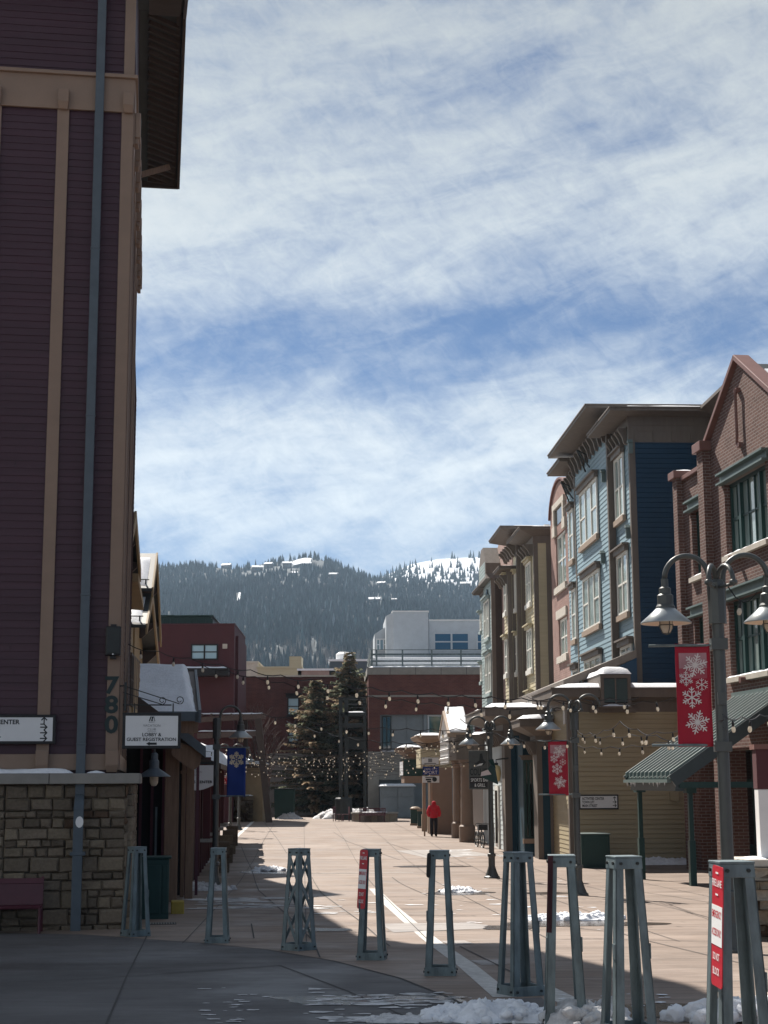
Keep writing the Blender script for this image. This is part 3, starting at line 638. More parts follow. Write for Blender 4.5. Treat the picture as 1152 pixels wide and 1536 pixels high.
b = MB(); b.prism([(-.22, .0, ZN-.05), (-.22, YP, ZP-.1), (-.22, TD, ZE-.05), (-.22, TD, 15.8), (-.22, 0, 15.8)], (.02, 0, 0)); b.build('gable_wall', 'plum', tower)
b = MB(); b.bar((-.15, TD-.6, ZE-.35), (OX-.25, TD-.1, ZE+.1), .1, .14); b.build('knee_brace', 'wood', tower)
# tall wing added behind, mostly unseen, to cast gable shadows on the street
wing = lroot('shadow_casting_wing', 'plum wing mostly unseen behind the corner tower, added to cast gable shadows', 'building', Lf)
b = MB(); b.box(-10, -.19, TD+.01, 14.5, GL, 12.2); b.siding((-.19, TD, 0), Y, 5.3, 2.1, 12.2, X, .1385, .014); b.box(-10, -1.0, TD+.02, 41, GL, 14.6); b.siding((-1.0, TD, 0), Y, 31.8, 2.1, 14.6, X, .1385, .014); b.build('wall', 'plum', wing)
b = MB(); b.box(-10, -.6, TD, 41.3, 14.62, 14.9); b.build('roof', 'roofdark', wing)
b = MB()
for y in (11, 16, 21, 26, 31, 36): b.box(-1.0, -.94, y, y+.3, 2, 14.5)
b.build('trim_boards', 'tan', wing)
for yp, zp, hw in ((27.5, 19.3, 4.6), (37.0, 18.6, 3.4)):  # added gables, peaks placed where the shadow tips on the street need them
    b = MB(); b.prism([(-8, yp-hw, 14.9), (-8, yp+hw, 14.9), (-8, yp, zp)], (7.05, 0, 0)); b.build('gable_wall', 'plum', wing)
    b = MB(); 
    for s_ in (-1, 1): b.prism([(-8, yp, zp+.0), (-8, yp+s_*(hw+.6), 14.75), (-8, yp+s_*(hw+.6), 14.95), (-8, yp, zp+.22)], (7.4, 0, 0))
    b.build('gable_roof', 'roofdark', wing)
for k in range(6):
    window(wing, 'y', 12+5*k, 13.5+5*k, 8.4, 10.2, -1.0, 2, True, 'tan', 'glassD')
# ------------------------------------------------------------------ entry porch of the plum building
porch = lroot('entry_porch', 'timber entry porch with a thick snow covered roof beside the plum tower', 'porch', Lf)
PN, PB = 5.4, 8.9                                          # near eave and ridge depth
ne = hL(294, 1069, 'y', PN); rg = hL(288, 1001, 'y', PB)
b = MB(); x1 = (ne.x+rg.x)/2+.05; zE, zR = ne.z, rg.z-.1; sl_ = (zR-zE)/(PB-PN)
b.prism([(x1, PN, zE-.16), (x1, PB, zR-.16), (x1, PB+3.4, zE-.1), (x1, PB+3.4, zE+.02), (x1, PB, zR), (x1, PN, zE)], (-(x1-.12), 0, 0)); b.build('roof', 'brown', porch)
b = MB(); b.box(x1-.07, x1+.0, PN-.1, PN, zE-.2, zE); b.prism([(x1+.004, PN-.1, zE-.22), (x1+.004, PB, zR-.22), (x1+.004, PB, zR+.05), (x1+.004, PN-.1, zE+.05)], (.06, 0, 0)); b.box(.12, x1, PN-.1, PN, zE-.18, zE+.02); b.build('fascia', 'pipe', porch)
b = MB(); nx, ny = 34, 20; vs = []
for j in range(ny):
    for i in range(nx):
        u_, w_ = i/(nx-1), j/(ny-1); e = min(1, 7*min(u_+.3, 1-u_), 6*min(w_, 1-w_+.1)); y = PN-.08+(PB-PN+.08)*w_; x = .12+(x1-.16-.10*w_)*u_+.03*noise.noise(V((y*2, 3, 1)))
        vs.append((x, y, zE+(zR-zE)*max(0, (y-PN)/(PB-PN))+.02+.2*max(0, e)**.5+.035*noise.noise(V((x*1.7, y*1.7, 2)))))
b.raw(vs, [(j*nx+i, j*nx+i+1, (j+1)*nx+i+1, (j+1)*nx+i) for j in range(ny-1) for i in range(nx-1)])
for i in range(nx-1): b.face([vs[i], vs[i+1], (vs[i+1][0], vs[i+1][1], zE), (vs[i][0], vs[i][1], zE)])
b.build('roof_snow', 'snow', porch, smooth=True)
a1, a2 = hL(189, 1044, 'y', PN-.25), hL(244, 1072, 'y', PN-.25)
b = MB(); b.prism([(.1, PN-.25, a1.z), (a2.x, PN-.25, a2.z), (a2.x, PN-.25, a2.z-.18), (.1, PN-.25, a2.z-.18)], (0, .2, 0)); b.build('pediment', 'dkbrown', porch)
GPz = g(36.6)
def post(px0, px1, y, ztop, pyb, name='post'):
    c0, c1 = hL(px0, 1200, 'y', y), hL(px1, 1200, 'y', y); w = c1.x-c0.x; zb = hL((px0+px1)/2, pyb, 'y', y).z-.15
    b = MB(); b.box(c0.x, c1.x, y, y+w, zb, ztop); b.box(c0.x-.03, c1.x+.03, y-.03, y+w+.03, ztop-.5, ztop-.42)
    b.build(name, 'wood', porch, bevel=.01)
post(247, 268, 8.3, 3.0, 1352); post(279, 291, 9.6, 2.5, 1346); post(272, 278, 10.4, 2.3, 1340)
b = MB(); q0 = hL(247, 1066, 'y', 7.9); q1 = hL(291, 1100, 'y', 7.9); b.box(.1, q1.x, 7.8, 8.05, 2.62, 2.98); b.build('beam', 'wood', porch); b = MB(); b.box(.1, q1.x+.02, 5.6, 5.85, zE-.42, zE-.17); b.build('beam', 'wood', porch)
c0, c1 = hL(271, 1092, 'y', 8.0), hL(308, 1121, 'y', 8.0)
b = MB(); b.prism([(c0.x, 7.6, c0.z), (c1.x, 7.6, c1.z), (c1.x, 7.6, c1.z-.24), (c0.x, 7.6, c0.z-.24)], (0, 3.4, 0)); b.build('lower_roof', 'pipe', porch)
d0, d1 = hL(303, 1127, 'y', 8.1), hL(299, 1147, 'y', 8.1)
b = MB(); b.prism([(c0.x-.2, 7.75, c0.z-.26), (d0.x, 7.75, d0.z), (d1.x, 7.75, d1.z-.02), (d1.x-.16, 7.75, d1.z-.14), (c0.x-.2, 7.75, c0.z-.62)], (0, .14, 0)); b.build('gable_board', 'wood', porch)
b = MB(); b.box(-.2, hL(283, 1200, 'y', 11.4).x, 11.4, 11.5, GPz-.2, 2.6); b.build('back_wall', 'dark', porch)
for k in range(6):
    b = MB(); xx = .15+k*.28; b.box(xx, xx+.07, 11.28, 11.4, GPz-.2, 2.5); b.build('mullion', 'maroon', porch)
b = MB()
for k in range(3): xx = .55+k*.4; b.box(xx, xx+.05, 11.25, 11.3, GPz-.1, 1.0+.1*k)
b.build('door_handle', 'galv', porch)
tag((lambda o: o)(MB.build((lambda b: (b.box(-.13, .13, -.22, .22, 0, .3), b)[1])(MB()), 'curb_block', 'ybrick', None, bevel=.02)), 'mustard yellow painted block at the foot of the timber porch post', 'block')
cb_ = bpy.data.objects['curb_block']; cb_.location = G(266, 1370)-V((0, 0, .05)); cb_.rotation_euler = (0, 0, Lf.a)
# ------------------------------------------------------------------ things on and near the plum building
def sign_board(name, label, w, h, d, loc, rotz, frame='black', face='panel', fw=.06, cat='sign'):
    t = thing(name, label, cat, loc, rotz)
    b = MB(); b.box(-w/2, w/2, 0, d, -h/2, h/2); b.build('frame', frame, t, bevel=.008)
    b = MB(); b.box(-w/2+fw, w/2-fw, -.012, -.003, -h/2+fw, h/2-fw); b.build('panel', face, t)
    return t
def arrow(b, c, s, rot, y, m=0):
    """dark arrow in the x-z plane, pointing to +x for rot 0"""
    def T(x, z): a = R(rot); return (c[0]+s*(x*math.cos(a)-z*math.sin(a)), y, c[1]+s*(x*math.sin(a)+z*math.cos(a)))
    b.face([T(*q) for q in [(-.5, -.08), (.3, -.08), (.3, .08), (-.5, .08)]], m)
    for sg in (1, -1): b.face([T(*q) for q in [(.5, 0), (.1, .42*sg), (-.06, .34*sg), (.28, 0)]], m)
# wayfinding board at the left edge
pa, pb = hL(84, 1072, 'y', -.13), hL(84, 1116, 'y', -.13); hgt = pa.z-pb.z; wid = 1.72
cpt = Lf.world(pa.x-wid/2, -.13, (pa.z+pb.z)/2)
ws = sign_board('wayfinding_sign', 'framed white wayfinding board with a column of arrows mounted on the plum wall', wid, hgt, .07, cpt, Lf.a, 'black', 'panel', .05)
b = MB(); lh = (hgt-.1)/4.2
for k, tx in enumerate(['ACTIVITIES CENTER', 'THE VILLAGE', 'TOWN LIFT', 'MAIN STREET']):
    zc = hgt/2-.06-lh*(k+.62); b.text(tx, (-wid/2+.12, -.014, zc-.045), X, Z, .11, 0, 'LEFT', .03)
    if k == 0:
        arrow(b, (wid/2-.2, zc+.02), .13, 90, -.014); b.face([(wid/2-.265, -.0145, zc-.035), (wid/2-.19, -.0145, zc-.035), (wid/2-.19, -.0145, zc-.055), (wid/2-.265, -.0145, zc-.055)])
    else: arrow(b, (wid/2-.2, zc+.0), .13, 0, -.014)
b.build('lettering', 'ink', ws, fix=False)
# house number 780 on the corner board
t = thing('house_number', 'dark green numerals 780 stacked down the tan corner board', 'house number', Lf.world(-.2, -.05, 4.0), Lf.a)
for ch, py in (('7', 1027), ('8', 1056), ('0', 1086)):
    q = hL(167, py, 'y', -.06); b = MB(); b.text(ch, (0, 0, 0), X, Z, .42, 0, 'CENTER', .03, width=.24 if ch != '7' else .25)
    me_f = len(b.f); b.v = [(x, y, z-.15) for x, y, z in b.v]
    o = b.build('numeral', 'numeral', t, fix=False); o.location = (-.2+.2+(q.x+.2), -.004, q.z-4.0); md = o.modifiers.new('thick', 'SOLIDIFY'); md.thickness = .03
# loudspeaker
q = hL(170, 962, 'y', -.2); t = thing('loudspeaker', 'black weatherproof loudspeaker high on the tan corner board', 'loudspeaker', Lf.world(q.x, -.06, q.z), Lf.a)
b = MB(); b.box(-.135, .135, -.27, -.06, -.26, .26); b.build('cabinet', 'black', t, bevel=.02)
b = MB(); b.box(-.115, .115, -.285, -.272, -.22, .235); b.build('grille', 'dksteel', t, bevel=.004)
b = MB(); b.box(-.05, .05, -.2, .0, -.31, -.265); b.box(-.05, .05, -.2, .0, .265, .3); b.box(-.05, .05, -.02, .01, -.31, .3); b.build('wall_bracket', 'black', t)
b = MB(); b.lathe([(0, 0), (.014, 0), (.014, .004), (0, .004)], n=10); o = b.build('badge', 'panel', t); o.rotation_euler = (R(90), 0, 0); o.location = (0, -.286, -.24)
# hanging lobby sign on a scroll bracket
hy = -.12
a, c = hL(184, 1069, 'y', hy), hL(271, 1123, 'y', hy); w, h = c.x-a.x, a.z-c.z
ls = sign_board('lobby_sign', 'framed white hanging sign for lobby and guest registration on a scroll bracket', w, h, .09, Lf.world((a.x+c.x)/2, hy, (a.z+c.z)/2), Lf.a, 'black', 'panel', .055)
def emblem(b, cx, cz, s, y, m=0):
    """slanted twin peak monogram"""
    for dx in (-.52, -.1): b.face([(cx+s*(dx+p), y, cz+s*q) for p, q in [(-.1, -.5), (.12, -.5), (.42, .3), (.24, .5)]], m)
    for dx in (-.1, .32): b.face([(cx+s*(dx+p), y, cz+s*q) for p, q in [(.0, .5), (.1, .45), (.3, -.35), (.34, -.5), (.2, -.5)]], m)
def club_text(b, w, h, y, grey=1):
    emblem(b, 0, h*.335, h*.14, y); b.text('MARRIOTT', (0, y, h*.225), X, Z, h*.035, grey, 'CENTER', .01); b.text('VACATION', (0, y, h*.11), X, Z, h*.095, grey, 'CENTER', .0)
    b.text('CLUB', (0, y, h*.005), X, Z, h*.095, grey, 'CENTER', .0); b.box(-w*.075, w*.075, y, y+.002, -h*.035, -h*.025, grey)
b = MB(); club_text(b, w, h, -.015)
b.text('LOBBY &', (0, -.015, -.155*h), X, Z, .135*h, 0, 'CENTER', .02); b.text('GUEST REGISTRATION', (0, -.015, -.285*h), X, Z, .13*h, 0, 'CENTER', .02, width=w*.84)
b.face([(-.09*w, -.015, -.36*h), (-.03*w, -.015, -.305*h), (-.03*w, -.015, -.415*h)]); b.box(-.035*w, .09*w, -.015, -.0148, -.392*h, -.33*h)
b.build('lettering', ['ink', 'greyink'], ls, fix=False)
b = MB(); zt = h/2+.14; xl = -w/2+.0
def scroll(cx, cz, r0, sgn=1): return [(cx+r0*(1-.6*k/14)*math.cos(a_), .045, cz+r0*(1-.6*k/14)*math.sin(a_)) for k, a_ in enumerate([R(-80+sgn*k*30) for k in range(15)])]
b.tube([(xl-.0, .045, zt), (w*.33, .045, zt)], .012, 6); b.tube([(xl, .045, zt+.34), (w*.47, .045, zt+.02)], .009, 6); b.tube([(xl, .045, zt+.22), (w*.17, .045, zt+.01)], .009, 6)
b.tube(scroll(w*.47, zt+.09, .075), .008, 6); b.tube(scroll(w*.17, zt+.08, .07), .008, 6)
for xx in (-w*.3, w*.36): b.tube([(xx, .045, h/2-.01), (xx, .045, zt+.03)], .012, 6)
b.box(xl+.02, xl+.06, .02, .16, zt-.1, zt+.4); b.tube([(xl+.04, .045, zt+.34), (xl-.06, .12, zt+.34)], .012, 6)
b.build('scroll_bracket', 'dksteel', ls)
# gooseneck lamp under that sign
q = hL(231, 1164, 'y', 4.9)
gl_ = thing('porch_lamp', 'grey cone shaded porch lamp hanging under the lobby sign', 'lamp', Lf.world(q.x, 4.9, q.z-.02))
b = MB(); b.lathe([(.335, 0), (.345, .012), (.22, .1), (.11, .17), (.1, .2), (.1, .33), (.075, .36), (.075, .47), (.045, .5), (.0, .5)], n=28); b.build('lamp_shade', 'pipe', gl_, smooth=False)
b = MB(); b.lathe([(0, -.19), (.05, -.18), (.085, -.12), (.09, 0), (.09, .06)], n=16); b.build('bulb', 'bulb', gl_, smooth=True)
b = MB(); b.tube([(0, 0, .48), (0, 0, .62), (0, .06, .7), (0, .3, .74)], .022, 8); b.build('arm', 'dksteel', gl_)
# green utility cabinet and grate
q = G(216, 1379); cab = thing('utility_cabinet', 'dark green utility cabinet standing between stone corner and timber porch', 'cabinet', q, Lf.a)
b = MB(); b.box(-.46, .46, 0, .5, -.06, 1.12); b.build('body', 'green', cab, bevel=.015)
b = MB(); b.box(-.36, .3, -.015, 0, .1, 1.0); b.box(.33, .43, -.012, 0, .1, 1.0); b.build('door', 'green', cab, bevel=.006)
b = MB(); b.box(-.5, .5, -.03, .53, 1.12, 1.16); b.build('lid', 'green', cab, bevel=.01)
q0, q1, q2, q3 = G(221, 1382), G(259, 1381), G(262, 1390), G(222, 1391)
gt = thing('drain_grate', 'slotted metal drain grate set in the pavement beside the green cabinet', 'grate', (q0+q2)/2, Lf.a)
b = MB()
for k in range(11):
    xx = -.24+k*.048; b.box(xx, xx+.022, -.17, .17, .006, .016)
b.build('grate_bars', 'grit', gt); b = MB(); b.box(-.26, .28, -.19, .19, .003, .009); b.build('frame', 'dark', gt)
# bench
q = G(62, 1397); bn = thing('park_bench', 'maroon perforated metal bench against the stone wall', 'bench', Lf.world(Lf.loc(q).x, Lf.loc(q).y+.05, q.z), Lf.a)
b = MB(); prof = [(.62, .86), (.6, .88), (.545, .8), (.5, .6), (.46, .46), (.4, .425), (.12, .44), (.05, .42)]
for (y0, z0), (y1, z1) in zip(prof, prof[1:]): b.face([(-1.9, y0, z0), (.02, y0, z0), (.02, y1, z1), (-1.9, y1, z1)])
o = b.build('seat', 'maroon', bn); md = o.modifiers.new('t', 'SOLIDIFY'); md.thickness = .02
for xx in (-1.88, -.93, .0):
    b = MB(); b.tube([(xx, .66, 0), (xx, .5, .38), (xx, .53, .62), (xx, .6, .86), (xx, .62, .9), (xx, .66, .88)], .025, 8); b.tube([(xx, .02, 0), (xx, .06, .3), (xx, .05, .42), (xx, .46, .44)], .025, 8); b.build('leg', 'maroon', bn)
bn.location = bn.location-Lf.ey*.72
# ================================================================== RIGHT: row of painted townhouses, shops and the gabled brick building
Rf = Fr(9.42, 57., 92.75); GR = -1.4
def hR(px, py, ax='y', val=0.): return Rf.hit(px, py, ax, val)
def rroot(name, label, cat, fr=None, group=None): fr = fr or Rf; return thing(name, label, cat, (fr.o.x, fr.o.y, 0), fr.a, group)
def snow_cap(par, x0, x1, y0, y1, z, h, seed=1, name='roof_snow', n=22):
    """rounded snow slab lying on a flat rectangle"""
    b = MB(); vs = []; my = 12
    for j in range(my):
        for i in range(n):
            u_, w_ = i/(n-1), j/(my-1); du = min(u_, 1-u_)*(x1-x0); dw = min(w_, 1-w_)*(y1-y0); e = min(1, min(du, dw)/.35); x = x0+(x1-x0)*u_; y = y0+(y1-y0)*w_
            vs.append((x, y, z+h*math.sqrt(max(0, 1-(1-e)**2))*(.85+.3*noise.noise(V((x*1.3, y*1.3, seed))))))
    b.raw(vs, [(j*n+i, j*n+i+1, (j+1)*n+i+1, (j+1)*n+i) for j in range(my-1) for i in range(n-1)])
    b.face([(x0, y0, z), (x1, y0, z), (x1, y1, z), (x0, y1, z)])
    return b.build(name, 'snow', par, smooth=True)
def cornice(par, x0, x1, yb, yf, z0, z1, o, m='brown', snow=.12, slab=.16, fr=.35, oback=0, seed=1):
    """flared overhanging cornice round three sides of a flat roofed block"""
    b = MB(); b.box(x0-.06, x1+.06, yb, yf+.06, z0, z0+fr)
    A = [(x0-.06, yb, z0+fr), (x1+.06, yb, z0+fr), (x1+.06, yf+.06, z0+fr), (x0-.06, yf+.06, z0+fr)]
    B_ = [(x0-o, yb-oback, z1-slab), (x1+o, yb-oback, z1-slab), (x1+o, yf+o, z1-slab), (x0-o, yf+o, z1-slab)]
    b.loft(A, B_); b.box(x0-o-.03, x1+o+.03, yb-oback, yf+o+.03, z1-slab+.002, z1-.055); b.box(x0-o-.07, x1+o+.07, yb-oback, yf+o+.07, z1-.053, z1)
    c = b.build('cornice', m, par)
    if snow: snow_cap(par, x0-o+.03, x1+o-.03, yb, yf+o-.03, z1+.002, snow, seed)
    return c
def corbels(par, xs, y, z0, z1, d=.34, w=.16, m='brown'):
    for x in xs:
        b = MB(); pr = [(x-w/2, y, z0), (x-w/2, y+d*.35, z0+.06), (x-w/2, y+d*.55, (z0+z1)/2), (x-w/2, y+d, z1-.08), (x-w/2, y+d, z1), (x-w/2, y, z1)]
        b.prism(pr, (w, 0, 0)); b.build('corbel', m, par)
def holes_wall(b, place, u0, u1, z0, z1, holes, dep, m=0):
    us = sorted({u0, u1, *[q for h in holes for q in h[:2]]}); zs = sorted({z0, z1, *[q for h in holes for q in h[2:]]})
    us = [u for u in us if u0-1e-6 <= u <= u1+1e-6]; zs = [z for z in zs if z0-1e-6 <= z <= z1+1e-6]
    for a, c in zip(us, us[1:]):
        for d, e in zip(zs, zs[1:]):
            if any(h[0]-1e-6 <= a and c <= h[1]+1e-6 and h[2]-1e-6 <= d and e <= h[3]+1e-6 for h in holes): continue
            b.face([place(a, d, 0), place(c, d, 0), place(c, e, 0), place(a, e, 0)], m)
    for h in holes:
        for (p, q) in (((h[0], h[2]), (h[1], h[2])), ((h[1], h[2]), (h[1], h[3])), ((h[1], h[3]), (h[0], h[3])), ((h[0], h[3]), (h[0], h[2]))):
            b.face([place(*p, 0), place(*q, 0), place(*q, dep), place(*p, dep)], m)
def rect(fr, y, pa, pb):
    a, c = fr.hit(*pa, 'y', y), fr.hit(*pb, 'y', y); return min(a.x, c.x), max(a.x, c.x), min(a.z, c.z), max(a.z, c.z)
# ---- blue townhouse
blue = rroot('blue_townhouse', 'pale blue clapboard townhouse with a navy end wall and wide flared cornices', 'townhouse')
YM, YR, YL = .25, 0., .1; X0, XA, XB, XC_ = .94, 4.05, 11.9, 15.0
yi = hR(1050, 614, 'x', .1).y-.78
b = MB(); b.box(X0+.02, XC_, -9, YR-.02, 2.5, 15.0); b.box(XA, XB, -9, YM-.02, 2.5, 16.0); b.box(XB, XC_, -9, YL-.02, 2.5, 15.9)
b.siding((X0+.2, YR-.02, 0), X, XA-X0-.2, 4.8, 14.95, Y, .19, .018); b.siding((XA+.2, YM-.02, 0), X, XB-XA-.2, 4.0, 15.8, Y, .19, .018); b.siding((XB, YL-.02, 0), X, XC_-XB, 3.5, 15.5, Y, .19, .018)
b.build('wall', 'bluesid', blue)
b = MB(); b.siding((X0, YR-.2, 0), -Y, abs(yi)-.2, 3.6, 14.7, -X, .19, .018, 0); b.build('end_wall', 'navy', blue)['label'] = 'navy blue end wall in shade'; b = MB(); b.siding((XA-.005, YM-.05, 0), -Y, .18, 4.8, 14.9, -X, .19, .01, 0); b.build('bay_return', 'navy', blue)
b = MB(); b.box(X0-.03, X0+.02, YR-.2, YR+.03, 3.6, 15.0); b.box(X0, X0+.2, YR, YR+.03, 3.6, 15.0); b.box(XA-.03, XA+.0, YR+.0, YM+.03, 4.8, 16); b.box(XA, XA+.2, YM-.02, YM+.03, 4.8, 16); b.box(XB-.1, XB+.1, YM-.2, YM+.02, 4, 15.8)
b.box(X0-.03, X0+.02, yi-.02, yi+.25, 3.6, 15.0); b.box(X0-.03, X0+.02, yi, YR-.2, 14.72, 15.0)
for k in range(5): yy = YR-.25-k*(abs(yi)-.3)/4.2; b.box(X0-.06, X0+.0, yy-.07, yy+.07, 14.35, 14.72)
b.box(X0-.02, X0+.02, yi+.2, YR-.2, 14.3, 14.72)
b.build('trim', 'brown', blue)
cornice(blue, X0, XA, -7, YR, 14.95, 15.5, .85, seed=2); cornice(blue, XA, XB, -7, YM, 15.78, 16.32, .98, seed=3); cornice(blue, XB+.5, XC_-.75, -7, YL+.02, 15.4, 15.92, .82, seed=4)
corbels(blue, [1.45+.62*k for k in range(5)], YR, 14.3, 14.95); corbels(blue, [4.5+.8*k for k in range(10)], YM, 15.05, 15.78); corbels(blue, [12.3+.7*k for k in range(4)], YL, 14.75, 15.4)
# the block behind, towards the brick building
b = MB(); b.box(-4, X0-.04, -11, yi-.05, 2, 14.9); b.build('rear_wall', 'brown', blue)
b = MB(); xr_ = hR(1091, 581, 'y', yi+.75).x; b.box(xr_, X0-.9, -11, yi-.02, 14.5, 15.1); b.loft([(xr_, -11, 15.1), (xr_, yi, 15.1), (X0-.87, yi, 15.1), (X0-.87, -11, 15.1)], [(xr_, -11, 15.4), (xr_, yi+.75, 15.4), (X0-.87, yi+.75, 15.4), (X0-.87, -11, 15.4)]); b.box(xr_, X0-.86, -11, yi+.78, 15.4, 15.52); b.build('rear_cornice', 'brown', blue)
for (pa, pb, y, cols) in [((871, 742), (899, 800), YM, 3), ((876, 870), (903, 935), YM, 3), ((878.5, 992), (904, 1010), YM, 3), ((923, 692), (939, 772), YR, 2), ((927, 836), (945.5, 917), YR, 2), ((933, 972), (950, 985), YR, 2), ((855, 768), (863, 838), YL, 1), ((859, 886), (867, 958), YL, 1), ((861, 1006), (869, 1024), YL, 1)]:
    x0, x1, z0, z1 = rect(Rf, y, pa, pb)
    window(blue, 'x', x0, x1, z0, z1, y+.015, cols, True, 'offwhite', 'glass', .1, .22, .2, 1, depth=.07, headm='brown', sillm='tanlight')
for (px, py, y) in [(908, 716, YM), (907, 838, YM), (949, 672, YR), (945, 800, YR)]:
    q = hR(px, py, 'y', y); b = MB(); b.box(q.x-.06, q.x+.06, y, y+.16, q.z-.2, q.z+.2); b.prism([(q.x-.14, y, q.z+.2), (q.x+.14, y, q.z+.2), (q.x, y, q.z+.34)], (0, .2, 0)); b.build('wall_light', 'lintel', blue, bevel=.01)
for (x, y, z) in [(8.2, YM, 14.6), (13.4, YL, 14.2)]:
    b = MB(); b.bar((x-.5, y+.06, z+.1), (x, y+.5, z+.95), .05, .05); b.bar((x+.5, y+.06, z+.1), (x, y+.5, z+.95), .05, .05); b.bar((x, y, z+.7), (x, y+.5, z+.95), .05, .05); b.build('gable_bracket', 'dksteel', blue)
# lean-to roof against the blue house
a, c = hR(845, 1020, 'x', .2), hR(955, 974, 'x', .2)
b = MB(); b.prism([(.2, a.y, a.z), (.2, c.y, c.z), (.2, c.y, c.z-.3), (.2, a.y, a.z-.3)], (14.5, 0, 0)); b.build('lean_to_roof', 'brown', blue)
b = MB(); b.prism([(.25, a.y-.3, a.z-.3), (.25, c.y, c.z-.3), (.25, c.y, 2.6), (.25, a.y-.3, 2.6)], (.1, 0, 0)); b.build('lean_to_end', 'navy', blue)
# ---- pink brick townhouse with arched gable
pink = rroot('pink_brick_townhouse', 'pink brick townhouse with a rounded arch gable and cream stone lintels', 'townhouse')
xa, xb = 15.05, 20.7; xm = (xa+xb)/2; zt = 14.3; hw = (xb-xa)/2
b = MB(); holes = [rect(Rf, 0., (833.5, 806), (849.5, 872)), rect(Rf, 0., (838, 930), (851.5, 980))]
holes_wall(b, lambda u, z, d: (u, -d, z), xa, xb, 2, zt, holes, .18)
arc = [(xm+hw*math.cos(R(t)), 0, zt+1.75*math.sin(R(t))) for t in range(0, 181, 9)]
b.prism([(x, 0, z) for x, y, z in arc], (0, -.5, 0)); b.box(xa, xb, -8, -.3, 2, zt); b.face([(xa, 0, 2), (xa, -1, 2), (xa, -1, zt), (xa, 0, zt)])
b.box(xb, 25.6, -8, -.45, 2, 13.4)
b.build('wall', 'brickP', pink)
b = MB(); arc2 = [(xm+(hw+.08)*math.cos(R(t)), .06, zt+1.85*math.sin(R(t))) for t in range(0, 181, 9)]
for p, q in zip(arc2, arc2[1:]): b.bar((p[0], -.2, p[2]), (q[0], -.2, q[2]), .6, .1)
b.build('arch_coping', 'coping', pink)
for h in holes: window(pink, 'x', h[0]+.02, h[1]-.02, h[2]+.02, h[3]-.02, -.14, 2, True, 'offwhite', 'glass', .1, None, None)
b = MB()
for h in holes: b = MB(); b.box(h[0]-.25, h[1]+.25, 0, .12, h[2]-.32, h[2]-.005); b.build('sill', 'limestone', pink)
h = holes[1]; b = MB(); b.box(h[0]-.25, h[1]+.25, 0, .1, h[3]+.005, h[3]+.42); b.build('lintel', 'limestone', pink); b = MB()
h = holes[0]
for x0, x1, z0, z1 in ((h[0]-.5, h[0]+.35, h[3]+.0, h[3]+.5), (h[1]-.35, h[1]+.5, h[3], h[3]+.5), (h[0]-.2, h[0]+.15, h[3]+.5, h[3]+1.3), (h[1]-.15, h[1]+.2, h[3]+.5, h[3]+1.3), (h[0]-.3, h[1]+.3, h[3]+1.3, h[3]+1.6)): b.box(x0, x1, 0, .12, z0+.005, z1)
b.build('stone_trim', 'limestone', pink)
b = MB(); b.box(h[0]+.15, h[1]-.15, 0, .02, h[3]+.5, h[3]+1.3); b.build('fanlight', 'glassD', pink)
for pa, pb in [((820.6, 800), (826, 885)), ((822.5, 936), (828, 995))]:
    x0, x1, z0, z1 = rect(Rf, -.45, pa, pb); window(pink, 'x', x0, x1, z0, z1, -.44, 2, True, 'offwhite', 'glassD', .1, .25, .25, sillm='limestone', headm='limestone')
# ---- cream townhouse, three bays each further out
cream = rroot('cream_townhouse', 'cream clapboard townhouse in three stepped bays with brown corner boards', 'townhouse')
yA, yC, yD = .55, .95, 1.35
x0c = hR(802.6, 905, 'y', yA).x; xA1 = hR(787, 905, 'y', yA).x; xC1 = hR(772, 905, 'y', yC).x; xD1 = hR(756, 905, 'y', yD).x
x0C = hR(776.5, 905, 'y', yC).x; x0D = hR(762.5, 905, 'y', yD).x
zA, zC, zD = hR(803, 812, 'y', yA).z, hR(777, 812, 'y', yC).z, hR(763, 860, 'y', yD).z
def bay(par, x0, x1, y, zt, m, e=.2, yb=-8, side=.6, trimm='brown', zb=2.):
    b = MB(); b.box(x0, x1, yb, y-.02, zb, zt); b.siding((x0+.2, y-.02, 0), X, x1-x0-.2, zb, zt, Y, e, .02); b.siding((x0, y-.2, 0), -Y, side, zb, zt, -X, e, .015); w = b.build('wall', m, par)
    b = MB(); b.box(x0-.03, x0, y-.2, y+.03, zb, zt); b.box(x0, x0+.2, y-.02, y+.03, zb, zt); b.build('corner_board', trimm, par); return w
bay(cream, x0c, xA1+.5, yA, zA, 'cream', side=.45); bay(cream, x0C, xC1+.4, yC, zC, 'cream', side=.2); bay(cream, x0D, xD1, yD, zD, 'cream', side=.2)
b = MB(); b.box(x0c-.035, x0c-.002, -.5, -.08, 2, zA); b.box(x0C-.035, x0C-.002, yA-.3, yC-.22, 2, zC); b.box(x0D-.035, x0D-.002, yC-.3, yD-.22, 2, zD); b.build('side_trim', 'brown', cream)
cornice(cream, x0c, xA1-.2, -7, yA, zA, zA+.75, .8, seed=5, snow=.08); cornice(cream, x0C, xC1+2.2, -7, yC, zC, zC+.8, .95, seed=6, snow=.08); cornice(cream, x0D, xD1-.2, 0, yD, zD, zD+.4, .5, seed=7, snow=.05, fr=.2)
corbels(cream, [x0c+.5+.9*k for k in range(5)], yA, zA-.6, zA, .5, .2); corbels(cream, [x0C+.5+.9*k for k in range(5)], yC, zC-.6, zC, .5, .2); corbels(cream, [x0D+.4+.8*k for k in range(4)], yD, zD-.5, zD, .4, .18)
